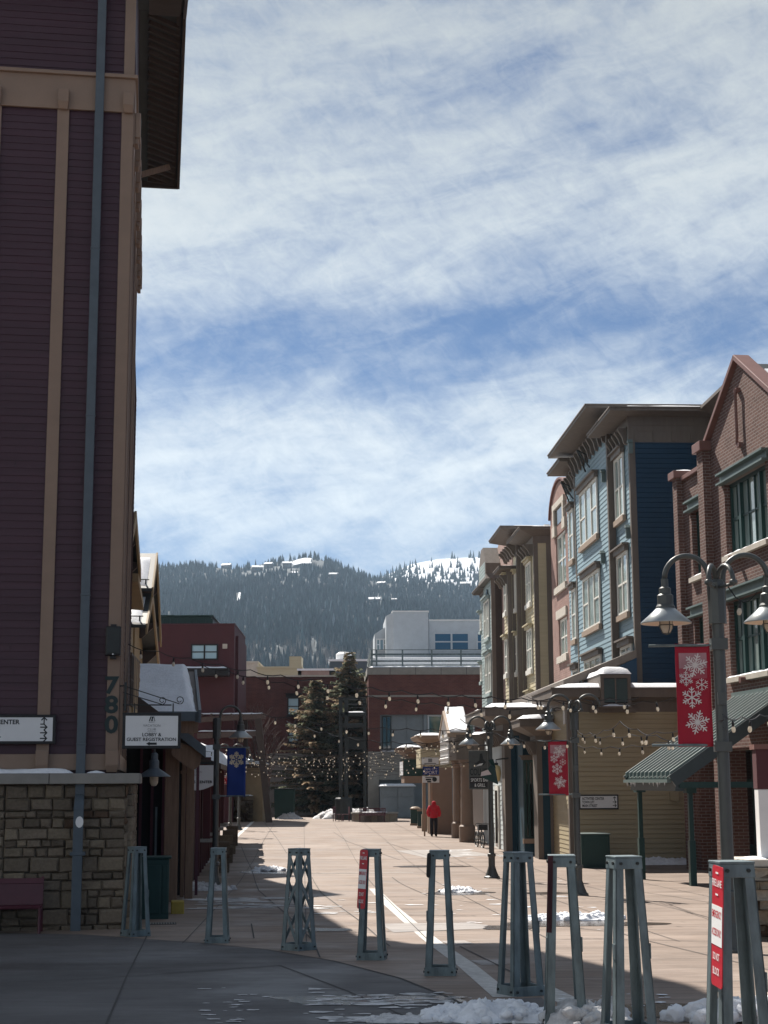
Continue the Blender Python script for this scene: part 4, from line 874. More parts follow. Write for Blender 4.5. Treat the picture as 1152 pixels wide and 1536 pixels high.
for pa, pb, y, c in [((790, 848), (798, 903), yA, 2), ((791.5, 946), (800, 1003), yA, 2), ((792.5, 1043), (800, 1064), yA, 2), ((772.8, 862), (775.6, 912), yC, 1), ((773, 955), (777, 1008), yC, 1), ((757.2, 868), (761.2, 917), yD, 1), ((758.5, 960), (763, 1010), yD, 1)]:
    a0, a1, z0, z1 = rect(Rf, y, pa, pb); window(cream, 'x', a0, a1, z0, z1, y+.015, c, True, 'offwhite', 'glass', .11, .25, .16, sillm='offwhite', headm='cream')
# ---- rose brick
rose = rroot('rose_brick_townhouse', 'narrow rose grey brick townhouse between the cream and the sage houses', 'townhouse')
yO = .75; xO0, xO1 = xD1-1.5, hR(742, 920, 'y', yO).x+1
zo = hR(750, 838, 'y', yO).z
b = MB(); b.box(xO0, xO1, -8, yO, 2, zo); b.build('wall', 'brickO', rose)
b = MB(); b.prism([(xO0, yO-.3, zo), (xO1, yO-.3, zo), ((xO0+xO1)/2, yO-.3, zo+1.5)], (0, .32, 0)); b.build('gable', 'brickO', rose)
for pa, pb in [((744.5, 896), (749.5, 944)), ((746.5, 978), (752, 1028))]:
    a0, a1, z0, z1 = rect(Rf, yO, pa, pb); window(rose, 'x', a0, a1, z0, z1, yO+.01, 2, True, 'offwhite', 'glassD', .11, .3, .35, sillm='limestone', headm='limestone')
# ---- sage townhouse at the far end
sage = rroot('sage_townhouse', 'pale sage clapboard townhouse with a curved parapet at the far end of the row', 'townhouse')
yS = 1.35; s0 = hR(738, 920, 'y', yS).x; s1 = hR(717.5, 920, 'y', yS).x; sm = hR(725.5, 920, 'y', yS).x
zs0, zs1 = hR(737, 868, 'y', yS).z, hR(720, 893, 'y', yS).z
bay(sage, s0, sm, yS, zs0, 'sage', side=.8); bay(sage, sm, s1, yS-.15, zs1, 'sage', side=.02)
b = MB(); b.siding((s0-.036, yS-.2, 0), -Y, .75, 2, zs0, -X, 8, .01); b.build('side_trim', 'dkbrown', sage)
cornice(sage, sm, s1, -4, yS-.15, zs1, zs1+.35, .45, seed=8, snow=.04, fr=.2)
b = MB(); mid = (s0+sm)/2; hw2 = (sm-s0)/2
pr = [(s0-.1, yS+.35, zs0), (s0+.3, yS+.3, zs0+.35), (s0+.35, yS+.3, zs0+1.0), (mid-.6, yS+.3, zs0+2.1), (mid+.6, yS+.3, zs0+2.1), (sm-.3, yS+.3, zs0+1.0), (sm-.3, yS+.3, zs0+.35), (sm+.1, yS+.35, zs0)]
b.prism(pr, (0, -1.1, 0)); b.build('parapet', 'brown', sage)
b = MB(); b.siding((s0+.6, yS+.31, 0), X, sm-s0-1.2, zs0+.2, zs0+1.1, Y, .2, .015); b.build('parapet_panel', 'sage', sage)
for pa, pb, c in [((727, 905), (735, 955), 3), ((729, 985), (738, 1038), 3), ((721.2, 922), (723.3, 946), 1), ((721.8, 998), (724, 1022), 1)]:
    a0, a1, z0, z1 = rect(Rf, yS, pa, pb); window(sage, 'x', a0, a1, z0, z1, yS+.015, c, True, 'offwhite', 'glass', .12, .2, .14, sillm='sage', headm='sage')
b = MB(); a0, a1, z0, z1 = rect(Rf, yS, (729, 886), (733.5, 905)); b.prism([((a0+a1)/2+(a1-a0)/2*math.cos(R(t)), yS+.01, z0+(z1-z0)*math.sin(R(t))) for t in range(0, 181, 15)], (0, .05, 0)); b.build('fan_window', 'glassD', sage)
# ================================================================== street level shops
shop = rroot('yellow_shop', 'straw yellow clapboard shop wing with taupe flared cornice and a roof vent', 'shop')
WX, WY = -1.68, 3.06; wz = hR(905, 1062, 'x', WX).z; yR_ = -3.2; WL = 4.2
b = MB(); b.box(WX+.02, WX+WL, yR_, WY-.02, GR, wz+.3); b.siding((WX, WY-.2, 0), -Y, WY-.2-yR_, GR, wz, -X, .165, .028); b.siding((WX+.2, WY-.02, 0), X, WL-.2, GR, wz, Y, .155, .016)
b.build('wall', 'yellow', shop)
b = MB(); b.box(WX-.03, WX, WY-.2, WY+.03, GR, wz); b.box(WX, WX+.2, WY-.02, WY+.03, GR, wz); b.box(WX-.03, WX+.0, yR_, WY-.2, wz-.14, wz+.02); b.box(WX-.02, WX, yR_, WY-.2, GR, GR+.28)
b.build('trim', 'brown', shop)
zc1 = hR(870, 1031, 'x', WX-.7).z
cornice(shop, WX, WX+WL-.6, yR_, WY, wz, zc1, .62, seed=11, snow=.2, fr=.22, slab=.34)
va, vb = hR(901, 1012, 'x', WX-.75), hR(946, 1057, 'x', WX-.75)
b = MB(); y0v, y1v = min(va.y, vb.y), max(va.y, vb.y); b.box(WX-.7, WX+2.6, y0v-.02, y1v+.02, vb.z-.1, va.z+.02); b.box(WX-.78, WX-.7, y0v-.02, y0v+.1, vb.z, va.z); b.box(WX-.78, WX-.7, y1v-.1, y1v+.02, vb.z, va.z); b.box(WX-.78, WX-.7, y0v+.1, y1v-.1, va.z-.12, va.z); b.box(WX-.78, WX-.7, y0v+.1, y1v-.1, vb.z, vb.z+.06)
b.box(WX-.76, WX-.72, (y0v+y1v)/2-.025, (y0v+y1v)/2+.025, vb.z+.06, va.z-.12); b.box(WX-.25, WX+.01, y0v-.3, y1v+.3, vb.z-.24, vb.z-.08)
b.box(WX-.705, WX-.695, y0v+.1, y1v-.1, vb.z+.06, va.z-.12, 1); vt = b.build('roof_vent', ['brown', 'dark'], shop)
b = MB(); n = 15
for k in range(n):
    z = vb.z+.1+k*(va.z-vb.z-.24)/n; b.raw([(WX-.755, y0v+.1, z), (WX-.755, y1v-.1, z), (WX-.71, y1v-.1, z+.06), (WX-.71, y0v+.1, z+.06)], [(0, 1, 2, 3)])
b.build('louvre_slats', 'lintel', vt); snow_cap(shop, WX-.8, WX+2.6, y0v-.05, y1v+.05, va.z+.025, .28, 12); snow_cap(shop, WX-1.05, WX-.72, y0v+.05, y1v-.02, vb.z-.06, .1, 13, 'ledge_snow')
b = MB(); b.box(WX-1.05, WX-.7, y0v, y1v, vb.z-.1, vb.z-.065); b.build('ledge', 'brown', shop)
snow_cap(shop, WX+1.9, WX+2.6, y1v+.1, y1v+.9, zc1+.25, .12, 14); b = MB(); b.box(WX+1.9, WX+2.6, y1v+.1, y1v+.9, zc1, zc1+.25); b.build('roof_curb', 'brown', shop)
# teal and brown blocks stepping further out
store = rroot('teal_shopfront', 'taupe and teal shopfront blocks under snow topped flared roofs', 'shop')
def block(xf, pxs, zt, xl, navy=True, yout=None):
    """camera-facing face at x=xf between pixel columns (left, teal left, teal right, right)"""
    ys = [hR(p, 1172, 'x', xf).y for p in pxs]
    b = MB(); b.box(xf+.02, xf+xl, ys[3]-1.2, ys[0]-.02, GR, zt); b.box(xf-.03, xf+.02, ys[1], ys[0]+.02, GR, zt); b.box(xf-.03, xf+.02, ys[3], ys[2], GR, zt); b.box(xf-.03, xf+.02, ys[2], ys[1], zt-.3, zt); b.build('pier', 'brown', store)
    b = MB(); b.siding((xf-.0, ys[1], 0), -Y, ys[1]-ys[2], GR, zt-.3, -X, .16, .012); b.build('pier_panel', 'teal', store)
    return ys
xb1, xb2 = 2.19, 6.8
zb1, zb2 = hR(805, 1108, 'x', xb1).z, hR(765, 1092, 'x', xb2).z
y1s = block(xb1, (806.5, 813.6, 824.5, 831.5), zb1, 1.3); y2s = block(xb2, (758, 767, 780, 786), zb2, 1.2)
# window bay between them
xw = 4.6; yw0, yw1 = hR(785, 1172, 'x', xw).y, hR(808, 1172, 'x', xw).y
b = MB(); b.box(xw+.05, xw+2.2, yw1-.4, yw0, GR, zb1-.1); b.siding((xw+.05, yw0, 0), -Y, yw0-yw1, GR, hR(795, 1262, 'x', xw).z, -X, .16, .014); b.siding((xw+.05, yw0, 0), -Y, yw0-yw1, hR(795, 1135, 'x', xw).z, zb1-.1, -X, .16, .014); b.build('bay_wall', 'teal', store)
za, zb_ = hR(795, 1140, 'x', xw).z, hR(795, 1258, 'x', xw).z
window(store, 'y', yw1+.02, yw0-.02, zb_, za, xw+.04, 3, False, 'green', 'glassD', .09, .18, .12, -1, headm='brown', sillm='tanlight')
cornice(store, xb1, xb1+1.3, y1s[3]-2.5, y1s[0], zb1-.1, hR(800, 1078, 'x', xb1-.6).z, .7, seed=15, snow=.2, fr=.2, slab=.3); corbels(store, [xb1+.3, xb1+.75, xb1+1.2], y1s[0], zb1-.6, zb1-.1, .4, .14)
cornice(store, xb2, xb2+6.2, y2s[3]-2.5, y2s[0], zb2-.1, hR(750, 1061, 'x', xb2-.7).z, .85, seed=16, snow=.22, fr=.25, slab=.34); corbels(store, [xb2+.4+.6*k for k in range(8)], y2s[0], zb2-.7, zb2-.1, .5, .14)
# lit clapboard wall beyond, with a door
yW = y2s[0]-.06
b = MB(); b.box(xb2+1.2, xb2+9, -2, yW-.03, GR, zb2-.1); b.siding((xb2+1.0, yW-.03, 0), X, 7.5, GR, zb2-.15, Y, .2, .018); b.build('side_wall', 'paleside', store)
b = MB(); b.box(xb2+2.6, xb2+3.8, yW-.01, yW+.06, GR, 1.4); d = b.build('door', 'offwhite', store); b = MB(); b.box(xb2+2.8, xb2+3.6, yW+.062, yW+.07, GR+.3, 1.2); b.build('pane', 'glassD', d); b = MB(); b.bar((xb2+2.75, yW+.1, -.35), (xb2+2.75, yW+.1, .15), .04, .04); b.build('handle', 'black', d)
# rear arcade with round columns
arc_ = rroot('arcade', 'tan arcade of round columns and signs in front of the far shops', 'arcade')
def col(px, pyb, r, zt, base=.75):
    q = Rf.loc(G(px, pyb)); zg = G(px, pyb).z-.05
    b = MB(); b.lathe([(r*1.28, zg), (r*1.28, zg+base), (r*1.05, zg+base+.06), (r, zg+base+.1), (r*.9, zt-.35), (r*1.05, zt-.3), (r*1.05, zt-.2), (r*1.2, zt-.15), (r*1.2, zt)], (q.x, q.y, 0), 20)
    b.build('column', 'tan', arc_, smooth=False); return q
ct = hR(700, 1139, 'x', 14.7).z
q1 = col(701, 1263, .29, ct); q2 = col(688, 1257, .27, ct)
far_q = Rf.loc(G(627, 1214)); 
col(622, 1222, .26, hR(622, 1152, 'x', 34).z); col(631, 1225, .28, hR(631, 1152, 'x', 33).z)
ya_ = q1.y
b = MB(); b.box(q1.x-.5, q1.x+4.2, ya_-3.2, ya_+.5, ct, hR(700, 1102, 'x', q1.x-.5).z); b.build('entablature', 'brown', arc_)
ez = hR(700, 1102, 'x', q1.x-.5).z; az_ = hR(672, 1070, 'x', q1.x+1.5).z
b = MB(); xg0, xg1 = q1.x-.2, q1.x+4.2; xgm = (xg0+xg1)/2
for xa2, xb_ in ((xg0-.3, xgm), (xg1+.3, xgm)): b.prism([(xa2, ya_+.9, ez-.1), (xb_, ya_+.9, az_), (xb_, ya_+.9, az_+.14), (xa2, ya_+.9, ez+.08)], (0, -1.05, 0))
b.build('gable_roof', 'tanlight', arc_)
b = MB()
for xa2, xb_ in ((xg0-.3, xgm), (xg1+.3, xgm)): b.prism([(xa2, ya_+.8, ez+.09), (xb_, ya_+.8, az_+.16), (xb_, ya_+.8, az_+.36), (xa2, ya_+.8, ez+.2)], (0, -.9, 0))
b.build('roof_snow', 'snow', arc_, bevel=.05)
snow_cap(arc_, q1.x-.5, q1.x+4.2, ya_-3.2, ya_-.2, ez+.005, .16, 17)
b = MB(); yy = ya_+.82                                     # white fretwork of the gable
b.bar((xg0, yy, ez), (xg1, yy, ez), .06, .12); b.bar((xg0-.2, yy, ez-.1), (xgm, yy, az_), .06, .14); b.bar((xg1+.2, yy, ez-.1), (xgm, yy, az_), .06, .14)
for k in range(9): x = xg0+.2+k*(xg1-xg0-.4)/8; b.bar((x, yy, ct-.2), (x, yy, ez+ (az_-ez)*(1-abs(x-xgm)/(xg1-xg0)*2)*.9), .05, .07)
for k in range(4): b.bar((xg0, yy, ct-.1+k*.33), (xg1, yy, ct-.1+k*.33), .05, .05)
for k in range(26): x = xg0+(k % 9)*.5+.1; z = ct+.05+(k//9)*.4; b.lathe([(0, -.07), (.06, -.03), (.06, .03), (0, .07)], (x, yy+.03, z), 6)
b.build('fretwork', 'white', arc_)
# straight posts and wide wall beyond the columns
for px, pyb in ((636.5, 1247), (645.5, 1250)):
    q = Rf.loc(G(px, pyb)); zg = g(G(px, pyb).y)-.05; b = MB(); b.box(q.x-.14, q.x+.14, q.y-.14, q.y+.14, zg, zg+.95); b.box(q.x-.09, q.x+.09, q.y-.09, q.y+.09, zg+.95, 1.9); b.build('square_post', 'tanlight', arc_)
pw = Rf.loc(G(664, 1252)); 
b = MB(); b.box(pw.x+1, pw.x+1.3, pw.y-.6, pw.y+.55, GR, 2.3); b.box(pw.x+.96, pw.x+1.34, pw.y-.64, pw.y+.6, GR, -.1); b.build('wall_pier', 'tan', arc_)
b = MB(); b.box(q1.x+2, q1.x+26, -2, ya_-2.6, GR, 3.4); b.build('back_wall', 'dkbrown', arc_)
def canopy(pl, pt, pr_, pb, xf, dz, depth, m):
    """snow topped flared canopy, far arcade"""
    a = hR(pl[0], pl[1], 'x', xf); c = hR(pr_[0], pr_[1], 'x', xf); t = hR(pt[0], pt[1], 'x', xf)
    cornice(arc_, xf+.5, xf+depth, c.y, a.y-.7, hR(*pb, 'x', xf).z, t.z, .65, m, .16, seed=int(xf)+20, fr=.15)
canopy((625, 1119), (640, 1103), (662, 1103), (640, 1123), pw.x+3, 0, 4, 'tanlight'); canopy((598, 1134), (618, 1121), (632, 1121), (615, 1139), 33.5, 0, 4, 'tan')
zt_ = hR(640, 1123, 'x', pw.x+3).z; yq = hR(631, 1123, 'x', pw.x+3).y
b = MB(); b.box(pw.x+3.2, pw.x+6.5, yq-1.8, yq, zt_-1.0, zt_); b.build('fascia_block', 'cream', arc_)
yq = hR(605, 1140, 'x', 33.8).y; zz_ = hR(610, 1139, 'x', 33.8).z; b = MB(); b.box(33.9, 37, yq-2.5, yq, zz_-.95, zz_); b.build('sign_box', 'green', arc_); b = MB(); b.box(33.85, 37, yq+.005, yq+.03, zz_-.9, zz_-.1); b.build('sign_face', 'panel', arc_)
b = MB(); b.box(33.8, 36.8, yq-2.4, yq-.05, zz_-1.35, zz_-.95); b.build('lintel', 'tan', arc_)
# ================================================================== gabled brick building on the right
Bf = Fr(10.9, 45.6, 96.51)
def hB(px, py, ax='y', val=0.): return Bf.hit(px, py, ax, val)
brk = rroot('gabled_brick_building', 'red brown brick building with a steep parapet gable and dark green windows', 'building', Bf)
W = [(3.84, 5.6, 8.2, 10.42), (-1.45, 2.2, 8.42, 10.7), (3.9, 5.72, 4.45, 6.88), (-1.1, 2.28, 4.68, 7.02)]
W += [(-6.2, -2.9, 8.42, 10.7), (-6.2, -2.9, 4.68, 7.02)]
b = MB(); holes_wall(b, lambda u, z, d: (u, -d, z), -9, 3.7, GR, 12.18, [h for h in W if h[1] < 3.5]+[(-9, 3.69, GR, 2.55)], .28); holes_wall(b, lambda u, z, d: (u, -d, z), 3.7, 6.4, GR, 11.6, [h for h in W if h[0] > 3.5]+[(3.71, 5.9, GR, 2.55)], .28)
b.prism([(3.6, 0, 12.18), (.44, 0, 14.2), (-2.75, 0, 12.18)], (0, -.4, 0)); b.box(-9, 6.4, -9, -.6, 2.55, 11.6); b.box(-9, 6.4, -9, -1.5, GR, 2.55); b.box(5.9, 6.4, -1.5, -.29, GR, 2.55); b.box(-9, 6.4, -.6, -.29, 2.5, 2.56); b.box(6.4, 6.85, -9, .22, GR, 11.72); b.box(3.42, 4.0, -.3, .26, 2.5, 12.05); b.box(3.42, 4.0, -.75, .1, GR, 2.5); b.box(-3.2, -2.65, -.3, .26, GR, 12.05)
b.face([(6.4, 0, GR), (6.4, -.6, GR), (6.4, -.6, 11.6), (6.4, 0, 11.6)])
b.build('wall', 'brickR', brk)
b = MB(); b.box(6.3, 6.98, -.5, .34, 11.72, 11.98); b.box(4.02, 6.28, -.35, .12, 11.6, 11.75); b.box(3.3, 4.12, -.4, .38, 12.05, 12.36)
for xa2 in (3.72, -2.84): b.prism([(xa2, .16, 12.2), (.44, .16, 14.24), (.44, .16, 14.42), (xa2, .16, 12.38)], (0, -.5, 0))
b.build('coping', 'coping', brk, bevel=.015)
b = MB(); b.prism([(3.5, -.5, 12.0), (.44, -.5, 14.05), (.44, -.5, 14.15), (3.5, -.5, 12.1)], (0, -8, 0)); b.prism([(-2.6, -.5, 12.0), (.44, -.5, 14.05), (.44, -.5, 14.15), (-2.6, -.5, 12.1)], (0, -8, 0)); b.build('roof', 'roofdark', brk)
b = MB(); b.prism([(-2.3, -.55, 12.33), (-.3, -.55, 13.68), (-.3, -.55, 13.8), (-2.3, -.55, 12.45)], (0, -3, 0)); b.build('roof_snow', 'snow', brk)
snow_strip('ledge_snow', brk, 6.34, 6.94, -.45, .3, 11.985, .08, 31, 10); snow_strip('ledge_snow', brk, 4.2, 6.2, -.3, .08, 11.755, .06, 33, 18)
for h in W:
    big = h[1]-h[0] > 2.5; z0, z1 = h[2], h[3]
    b = MB(); w3 = h[1]-h[0]
    def fb(x0, x1, d0, d1, c0, c1): b.box(x0, x1, d0, d1, c0, c1)
    fb(h[0]+.02, h[0]+.12, -.27, -.17, z0, z1); fb(h[1]-.12, h[1]-.02, -.27, -.17, z0, z1); fb(h[0]+.12, h[1]-.12, -.27, -.17, z1-.12, z1); fb(h[0]+.12, h[1]-.12, -.27, -.17, z0, z0+.1)
    xs = [h[0]+w3*.26, h[0]+w3*.74] if big else [h[0]+w3*.5]
    for x in xs: fb(x-.09, x+.09, -.28, -.13, z0+.1, z1-.12)
    cuts = [h[0]+.12]+xs+[h[1]-.12]
    for k, (a, c) in enumerate(zip(cuts, cuts[1:])):
        zm = (z0+z1)/2
        if big and k == 1:
            for q in (.33, .67): fb(a+(c-a)*q-.025, a+(c-a)*q+.025, -.26, -.19, z0+.1, z1-.12)
            fb(a+.09, c-.09, -.262, -.2, zm-.03, zm+.03)
        else: fb(a, c, -.262, -.19, zm-.05, zm+.05); fb((a+c)/2-.02, (a+c)/2+.02, -.258, -.2, z0+.1, z1-.12)
    f = b.build('window', 'green', brk)
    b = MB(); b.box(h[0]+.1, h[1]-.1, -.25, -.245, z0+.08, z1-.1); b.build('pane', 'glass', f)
    b = MB(); b.box(h[0]+.13, h[1]-.13, -.55, -.27, z0+.05, z1-.1); b.build('blind', 'dark', f)
    b = MB(); b.box(h[0]-.25, h[1]+.25, -.02, .05, z1+.0, z1+.36); b.box(h[0]-.25, h[1]+.25, .05, .2, z1+.3, z1+.36); b.box(h[0]-.25, h[1]+.25, .05, .2, z1-.0, z1+.06); b.build('lintel', 'lintel', brk)
    b = MB(); b.box(h[0]-.12, h[1]+.12, -.2, .14, z0-.16, z0-.005); b.build('sill', 'limestone', brk); snow_strip('ledge_snow', brk, h[0]-.1, h[1]+.1, -.15, .12, z0-.004, .07, h[0]*7+h[2], 30)
q = hB(1110, 625); b = MB(); b.tube([(q.x+.05, .12, q.z-.85), (q.x, .12, q.z-.6), (q.x, .12, q.z+.55), (q.x-.05, .12, q.z+.85)], .045, 8); b.box(q.x-.13, q.x+.1, 0, .13, q.z-.95, q.z-.82); b.box(q.x-.13, q.x+.1, 0, .13, q.z+.75, q.z+.88); b.build('wall_anchor', 'coping', brk)
for pp in ((1124, 1019), (1108, 837)):
    q = hB(*pp); b = MB(); b.tube([(q.x, -.05, q.z), (q.x, .3, q.z-.02)], .1, 12); b.build('scupper', 'coping', brk)
# storefront in the recess under the canopy
D_ = -1.42; sx0, sx1 = hB(1138, 1200, 'y', D_).x, hB(1094, 1200, 'y', D_).x; sz1 = hB(1115, 1117, 'y', D_).z; fr_ = hB(1115, 1265, 'y', D_).z; zb3 = hB(1115, 1171, 'y', D_).z
b = MB(); b.box(sx0-1.8, sx1+.15, D_, D_+.12, sz1, 2.5); b.box(sx0-1.8, sx1+.12, D_, D_+.1, GR, fr_)
for x in (sx1+.05, (sx0+sx1)/2+.25, sx0+.1, sx0-.7): b.box(x-.06, x+.06, D_, D_+.14, fr_, sz1)
b.box(sx0-1.8, sx1+.05, D_, D_+.13, zb3-.05, zb3+.05); b.build('shopfront', 'green', brk)
b = MB(); b.box(sx0-1.8, sx1, D_+.02, D_+.05, fr_, sz1); b.build('shop_glass', 'glassD', brk)
b = MB(); b.box(sx1+.3, 3.3, D_-.05, D_+.02, GR, 2.3); b.build('dark_doorway', 'dark', brk)
b = MB(); b.box(4.05, 5.9, D_-.05, D_+.0, GR, 2.5); b.build('back_wall', 'brickD', brk)
q = hB(1117, 1121, 'y', .0); b = MB(); b.prism([(q.x-.5, -.5, q.z), (q.x+.5, -.5, q.z), (q.x+.4, -.5, q.z+.3), (q.x-.3, -.5, q.z+.3)], (0, .25, 0)); b.build('door_light', 'panel', brk)
# ribbed canopy on posts
can = rroot('ribbed_canopy', 'green ribbed metal canopy on slim posts along the brick building', 'canopy', Bf)
e0, e1 = Bf.loc(P(936, 1166, 46.6)), Bf.loc(P(1012, 1167, 42.2)); ye = (e0.y+e1.y)/2; zE2 = (e0.z+e1.z)/2
zw = hB(1092, 1049).z; cx0, cx1 = e1.x, e0.x
b = MB(); L_ = math.hypot(ye, zw-zE2)
b.prism([(cx0, ye, zE2), (cx1, ye, zE2), (cx1, .05, zw), (cx0, .05, zw)], (0, 0, -.06)); b.build('roof_sheet', 'green', can); b = MB(); n = 11
for k in range(n+1):
    x = cx0+(cx1-cx0)*k/n; b.prism([(x-.05, ye+.04, zE2), (x+.05, ye+.04, zE2), (x+.035, ye+.04, zE2+.15), (x-.035, ye+.04, zE2+.15)], (0, .01-ye, zw-zE2))
b.build('roof_ribs', 'lintel', can)  # ribs paler than the dark sheet: sunlit edges and shade between put into colour
b = MB(); b.bar((cx0-.06, ye, zE2-.1), (cx0-.06, .05, zw-.1), .08, .34); b.bar((cx1+.06, ye, zE2-.1), (cx1+.06, .05, zw-.1), .08, .34); b.box(cx0, cx1, ye-.35, ye-.1, zE2-.36, zE2-.12); b.build('rafter', 'greenrib', can)
b = MB(); b.box(cx0, cx1, ye, ye+.12, zE2-.14, zE2-.05); b.build('gutter', 'lintel', can)
b = MB(); rnd = random.Random(4)
for k in range(12): x = cx0+(cx1-cx0)*rnd.random(); l_ = rnd.uniform(.05, .14); b.lathe([(0, -l_), (.012, -l_*.4), (.02, 0), (0, 0)], (x, ye+.1, zE2-.14), 5)
b.build('icicles', 'snow', can)
b = MB(); b.box(cx0-4, cx1+.3, .0, .22, zw-.02, zw+.14); b.build('flashing', 'lintel', can)
for pb_, pt_ in (((963.5, 1319), 0), ((1040, 1329), 0)):
    q = Bf.loc(G(*pb_)); zg = G(*pb_).z-.05; b = MB(); b.box(q.x-.06, q.x+.06, q.y-.06, q.y+.06, zg+1.25, zE2-.3+.0); b.box(q.x-.085, q.x+.085, q.y-.085, q.y+.085, zg, zg+1.25); b.box(q.x-.16, q.x+.16, q.y-.14, q.y+.14, zE2-.42, zE2-.28); b.build('post', 'green', can)
b = MB(); b.bar((cx0, ye-.2, zE2-.2), (cx0, .1, zE2-.2), .1, .16); b.build('beam', 'green', can)
# ================================================================== LEFT, further along: gabled lodge and low shops
def gable_piece(par, fr, D0px, zoff, near, far, wall_to, depth, snow=True, m='ochre'):
    """street-facing gable: ridge point pixel at distance D, eave offsets along the street"""
    (yn, zn), (yf, zf), zr = near, far, zoff
    b = MB(); 
    for (ya, za, yb, zb) in ((yn, zn, 0, zr), (0, zr, yf, zf)): b.prism([(-depth, ya, za-.14), (-depth, yb, zb-.14), (-depth, yb, zb), (-depth, ya, za)], (depth, 0, 0))
    b.build('roof', 'roofdark', par)
    b = MB()
    for (ya, za, yb, zb) in ((yn, zn, 0, zr), (0, zr, yf, zf)): b.prism([(-.02, ya, za-.42), (-.02, yb, zb-.42), (-.02, yb, zb+.04), (-.02, ya, za+.04)], (.08, 0, 0))
    b.build('barge_board', 'ochre', par)
    b = MB(); k1, k2 = .82, .82; b.prism([(-.75, yn*k1, wall_to), (-.75, yf*k2, wall_to), (-.75, yf*k2, zf+(zr-zf)*(1-k2)-.15), (-.75, 0, zr-.3), (-.75, yn*k1, zn+(zr-zn)*(1-k1)-.15)], (-depth+.8, 0, 0)); b.build('wall', m, par)
    for t in (.35, .75):
        y = yf*t; z = zr+(zf-zr)*t; b = MB(); b.prism([(-.75, y-.12, z-.2), (-.05, y-.12, z-.22), (-.05, y-.12, z-.42), (-.55, y-.12, z-.9), (-.75, y-.12, z-.9)], (0, .24, 0)); b.build('bracket', 'dkbrown', par)
    if snow:
        b = MB(); n = 16; my = 10; vs = []
        for j in range(my):
            for i in range(n):
                u_, w_ = i/(n-1), j/(my-1); y = yn*(.95-.82*w_)+.12*noise.noise(V((u_*5, 1, zr)))*(w_ < .2); x = -depth+.1+(depth-.35)*u_; e = min(1, 7*min(u_+.5, 1-u_), 6*min(w_, 1-w_))
                vs.append((x, y, zr+(zn-zr)*(y/yn)+.01+.17*max(0, e)**.5))
        b.raw(vs, [(j*n+i, j*n+i+1, (j+1)*n+i+1, (j+1)*n+i) for j in range(my-1) for i in range(n-1)]); b.build('roof_snow', 'snow', par, smooth=True)
        b = MB(); b.tube([(-depth+.2, yn*.9, zn+(zr-zn)*.1+.22), (-.15, yn*.9, zn+(zr-zn)*.1+.22)], .025, 6)
        for k in range(3): x = -depth+.4+k*(depth-.7)/2; b.box(x-.03, x+.03, yn*.9-.03, yn*.9+.03, zn, zn+(zr-zn)*.1+.24)
        b.build('snow_rail', 'dksteel', par)
p = P(235, 830, 72); Gf = Fr(p.x, p.y, 5)
l1 = thing('gabled_lodge', 'ochre lodge with tall street gable and a patch of snow on its near slope', 'building', (p.x, p.y, 0), R(5))
gable_piece(l1, Gf, 0, p.z, (-2.93, 10.17), (4.72, 8.6), GR, 3.2)
p2 = P(228, 890, 70.3); l2 = thing('gabled_lodge', 'lower ochre gable with dark windows tucked under the taller lodge gable', 'building', (p2.x, p2.y, 0), R(5))
gable_piece(l2, Gf, 0, p2.z, (-3.6, 8.3), (6.4, 7.4), GR, 2.8, True, 'lodge')
for k in range(5): window(l2, 'y', -2.3+k*1.15, -1.35+k*1.15, 4.9, 7.2, -.74, 2, True, 'dkbrown', 'glassD', .1)
p3 = P(202.6, 768, 55); l3 = thing('gabled_lodge', 'ochre gable edge with brackets showing just past the plum tower', 'building', (p3.x, p3.y, 0), R(5))
gable_piece(l3, Gf, 0, p3.z, (-2.6, 9.5), (3.0, 9.45), 3., 1.6, False)
b = MB(); b.prism([(-1.4, .4, 9.1), (.15, .4, 9.0), (.15, 3.4, 8.3), (-1.4, 3.4, 8.4)], (0, 0, -.3)); b.build('eave', 'ochre', l3)
# low shop row
r0 = P(328, 1250, 74); Sf = Fr(r0.x, r0.y, 4.5)
row = thing('shop_row', 'dark maroon shop front row with stone pedestals and snow on its awnings', 'shop', (r0.x, r0.y, 0), R(4.5))
b = MB(); b.box(-6, -.02, -27, 0, GR, 2.6); b.build('wall', 'dkbrown', row); b = MB()
for k in range(14): b.box(-.019, .01, -26.1+k*1.9, -24.75+k*1.9, GR+.5, 2.1)
b.build('shop_glass', 'glassD', row)
for k in range(15):
    b = MB(); b.box(-.02, .06, -26.5+k*1.9, -26.2+k*1.9, GR, 2.5); b.build('pilaster', 'maroonwall', row)
for k in range(4):
    b = MB(); y = -23+k*6.2; ashlar(b, y, y+.55, GR, -.3, lambda x, z, d: (.45-d, x, z), 200+k, smax=.5, dep=.5); b.box(.0, .46, y, y+.55, -.31, -.2, 0, (.3, .29, .27)); b.build('pedestal', 'stone', row); b = MB(); b.box(.1, .32, y+.15, y+.37, -.2, 2.4); b.build('post', 'maroonwall', row)
b = MB(); b.prism([(-2.5, -27, 3.2), (.75, -27, 2.15), (.75, -27, 2.0), (-2.5, -27, 3.0)], (0, 27.3, 0)); b.build('awning', 'dkbrown', row)
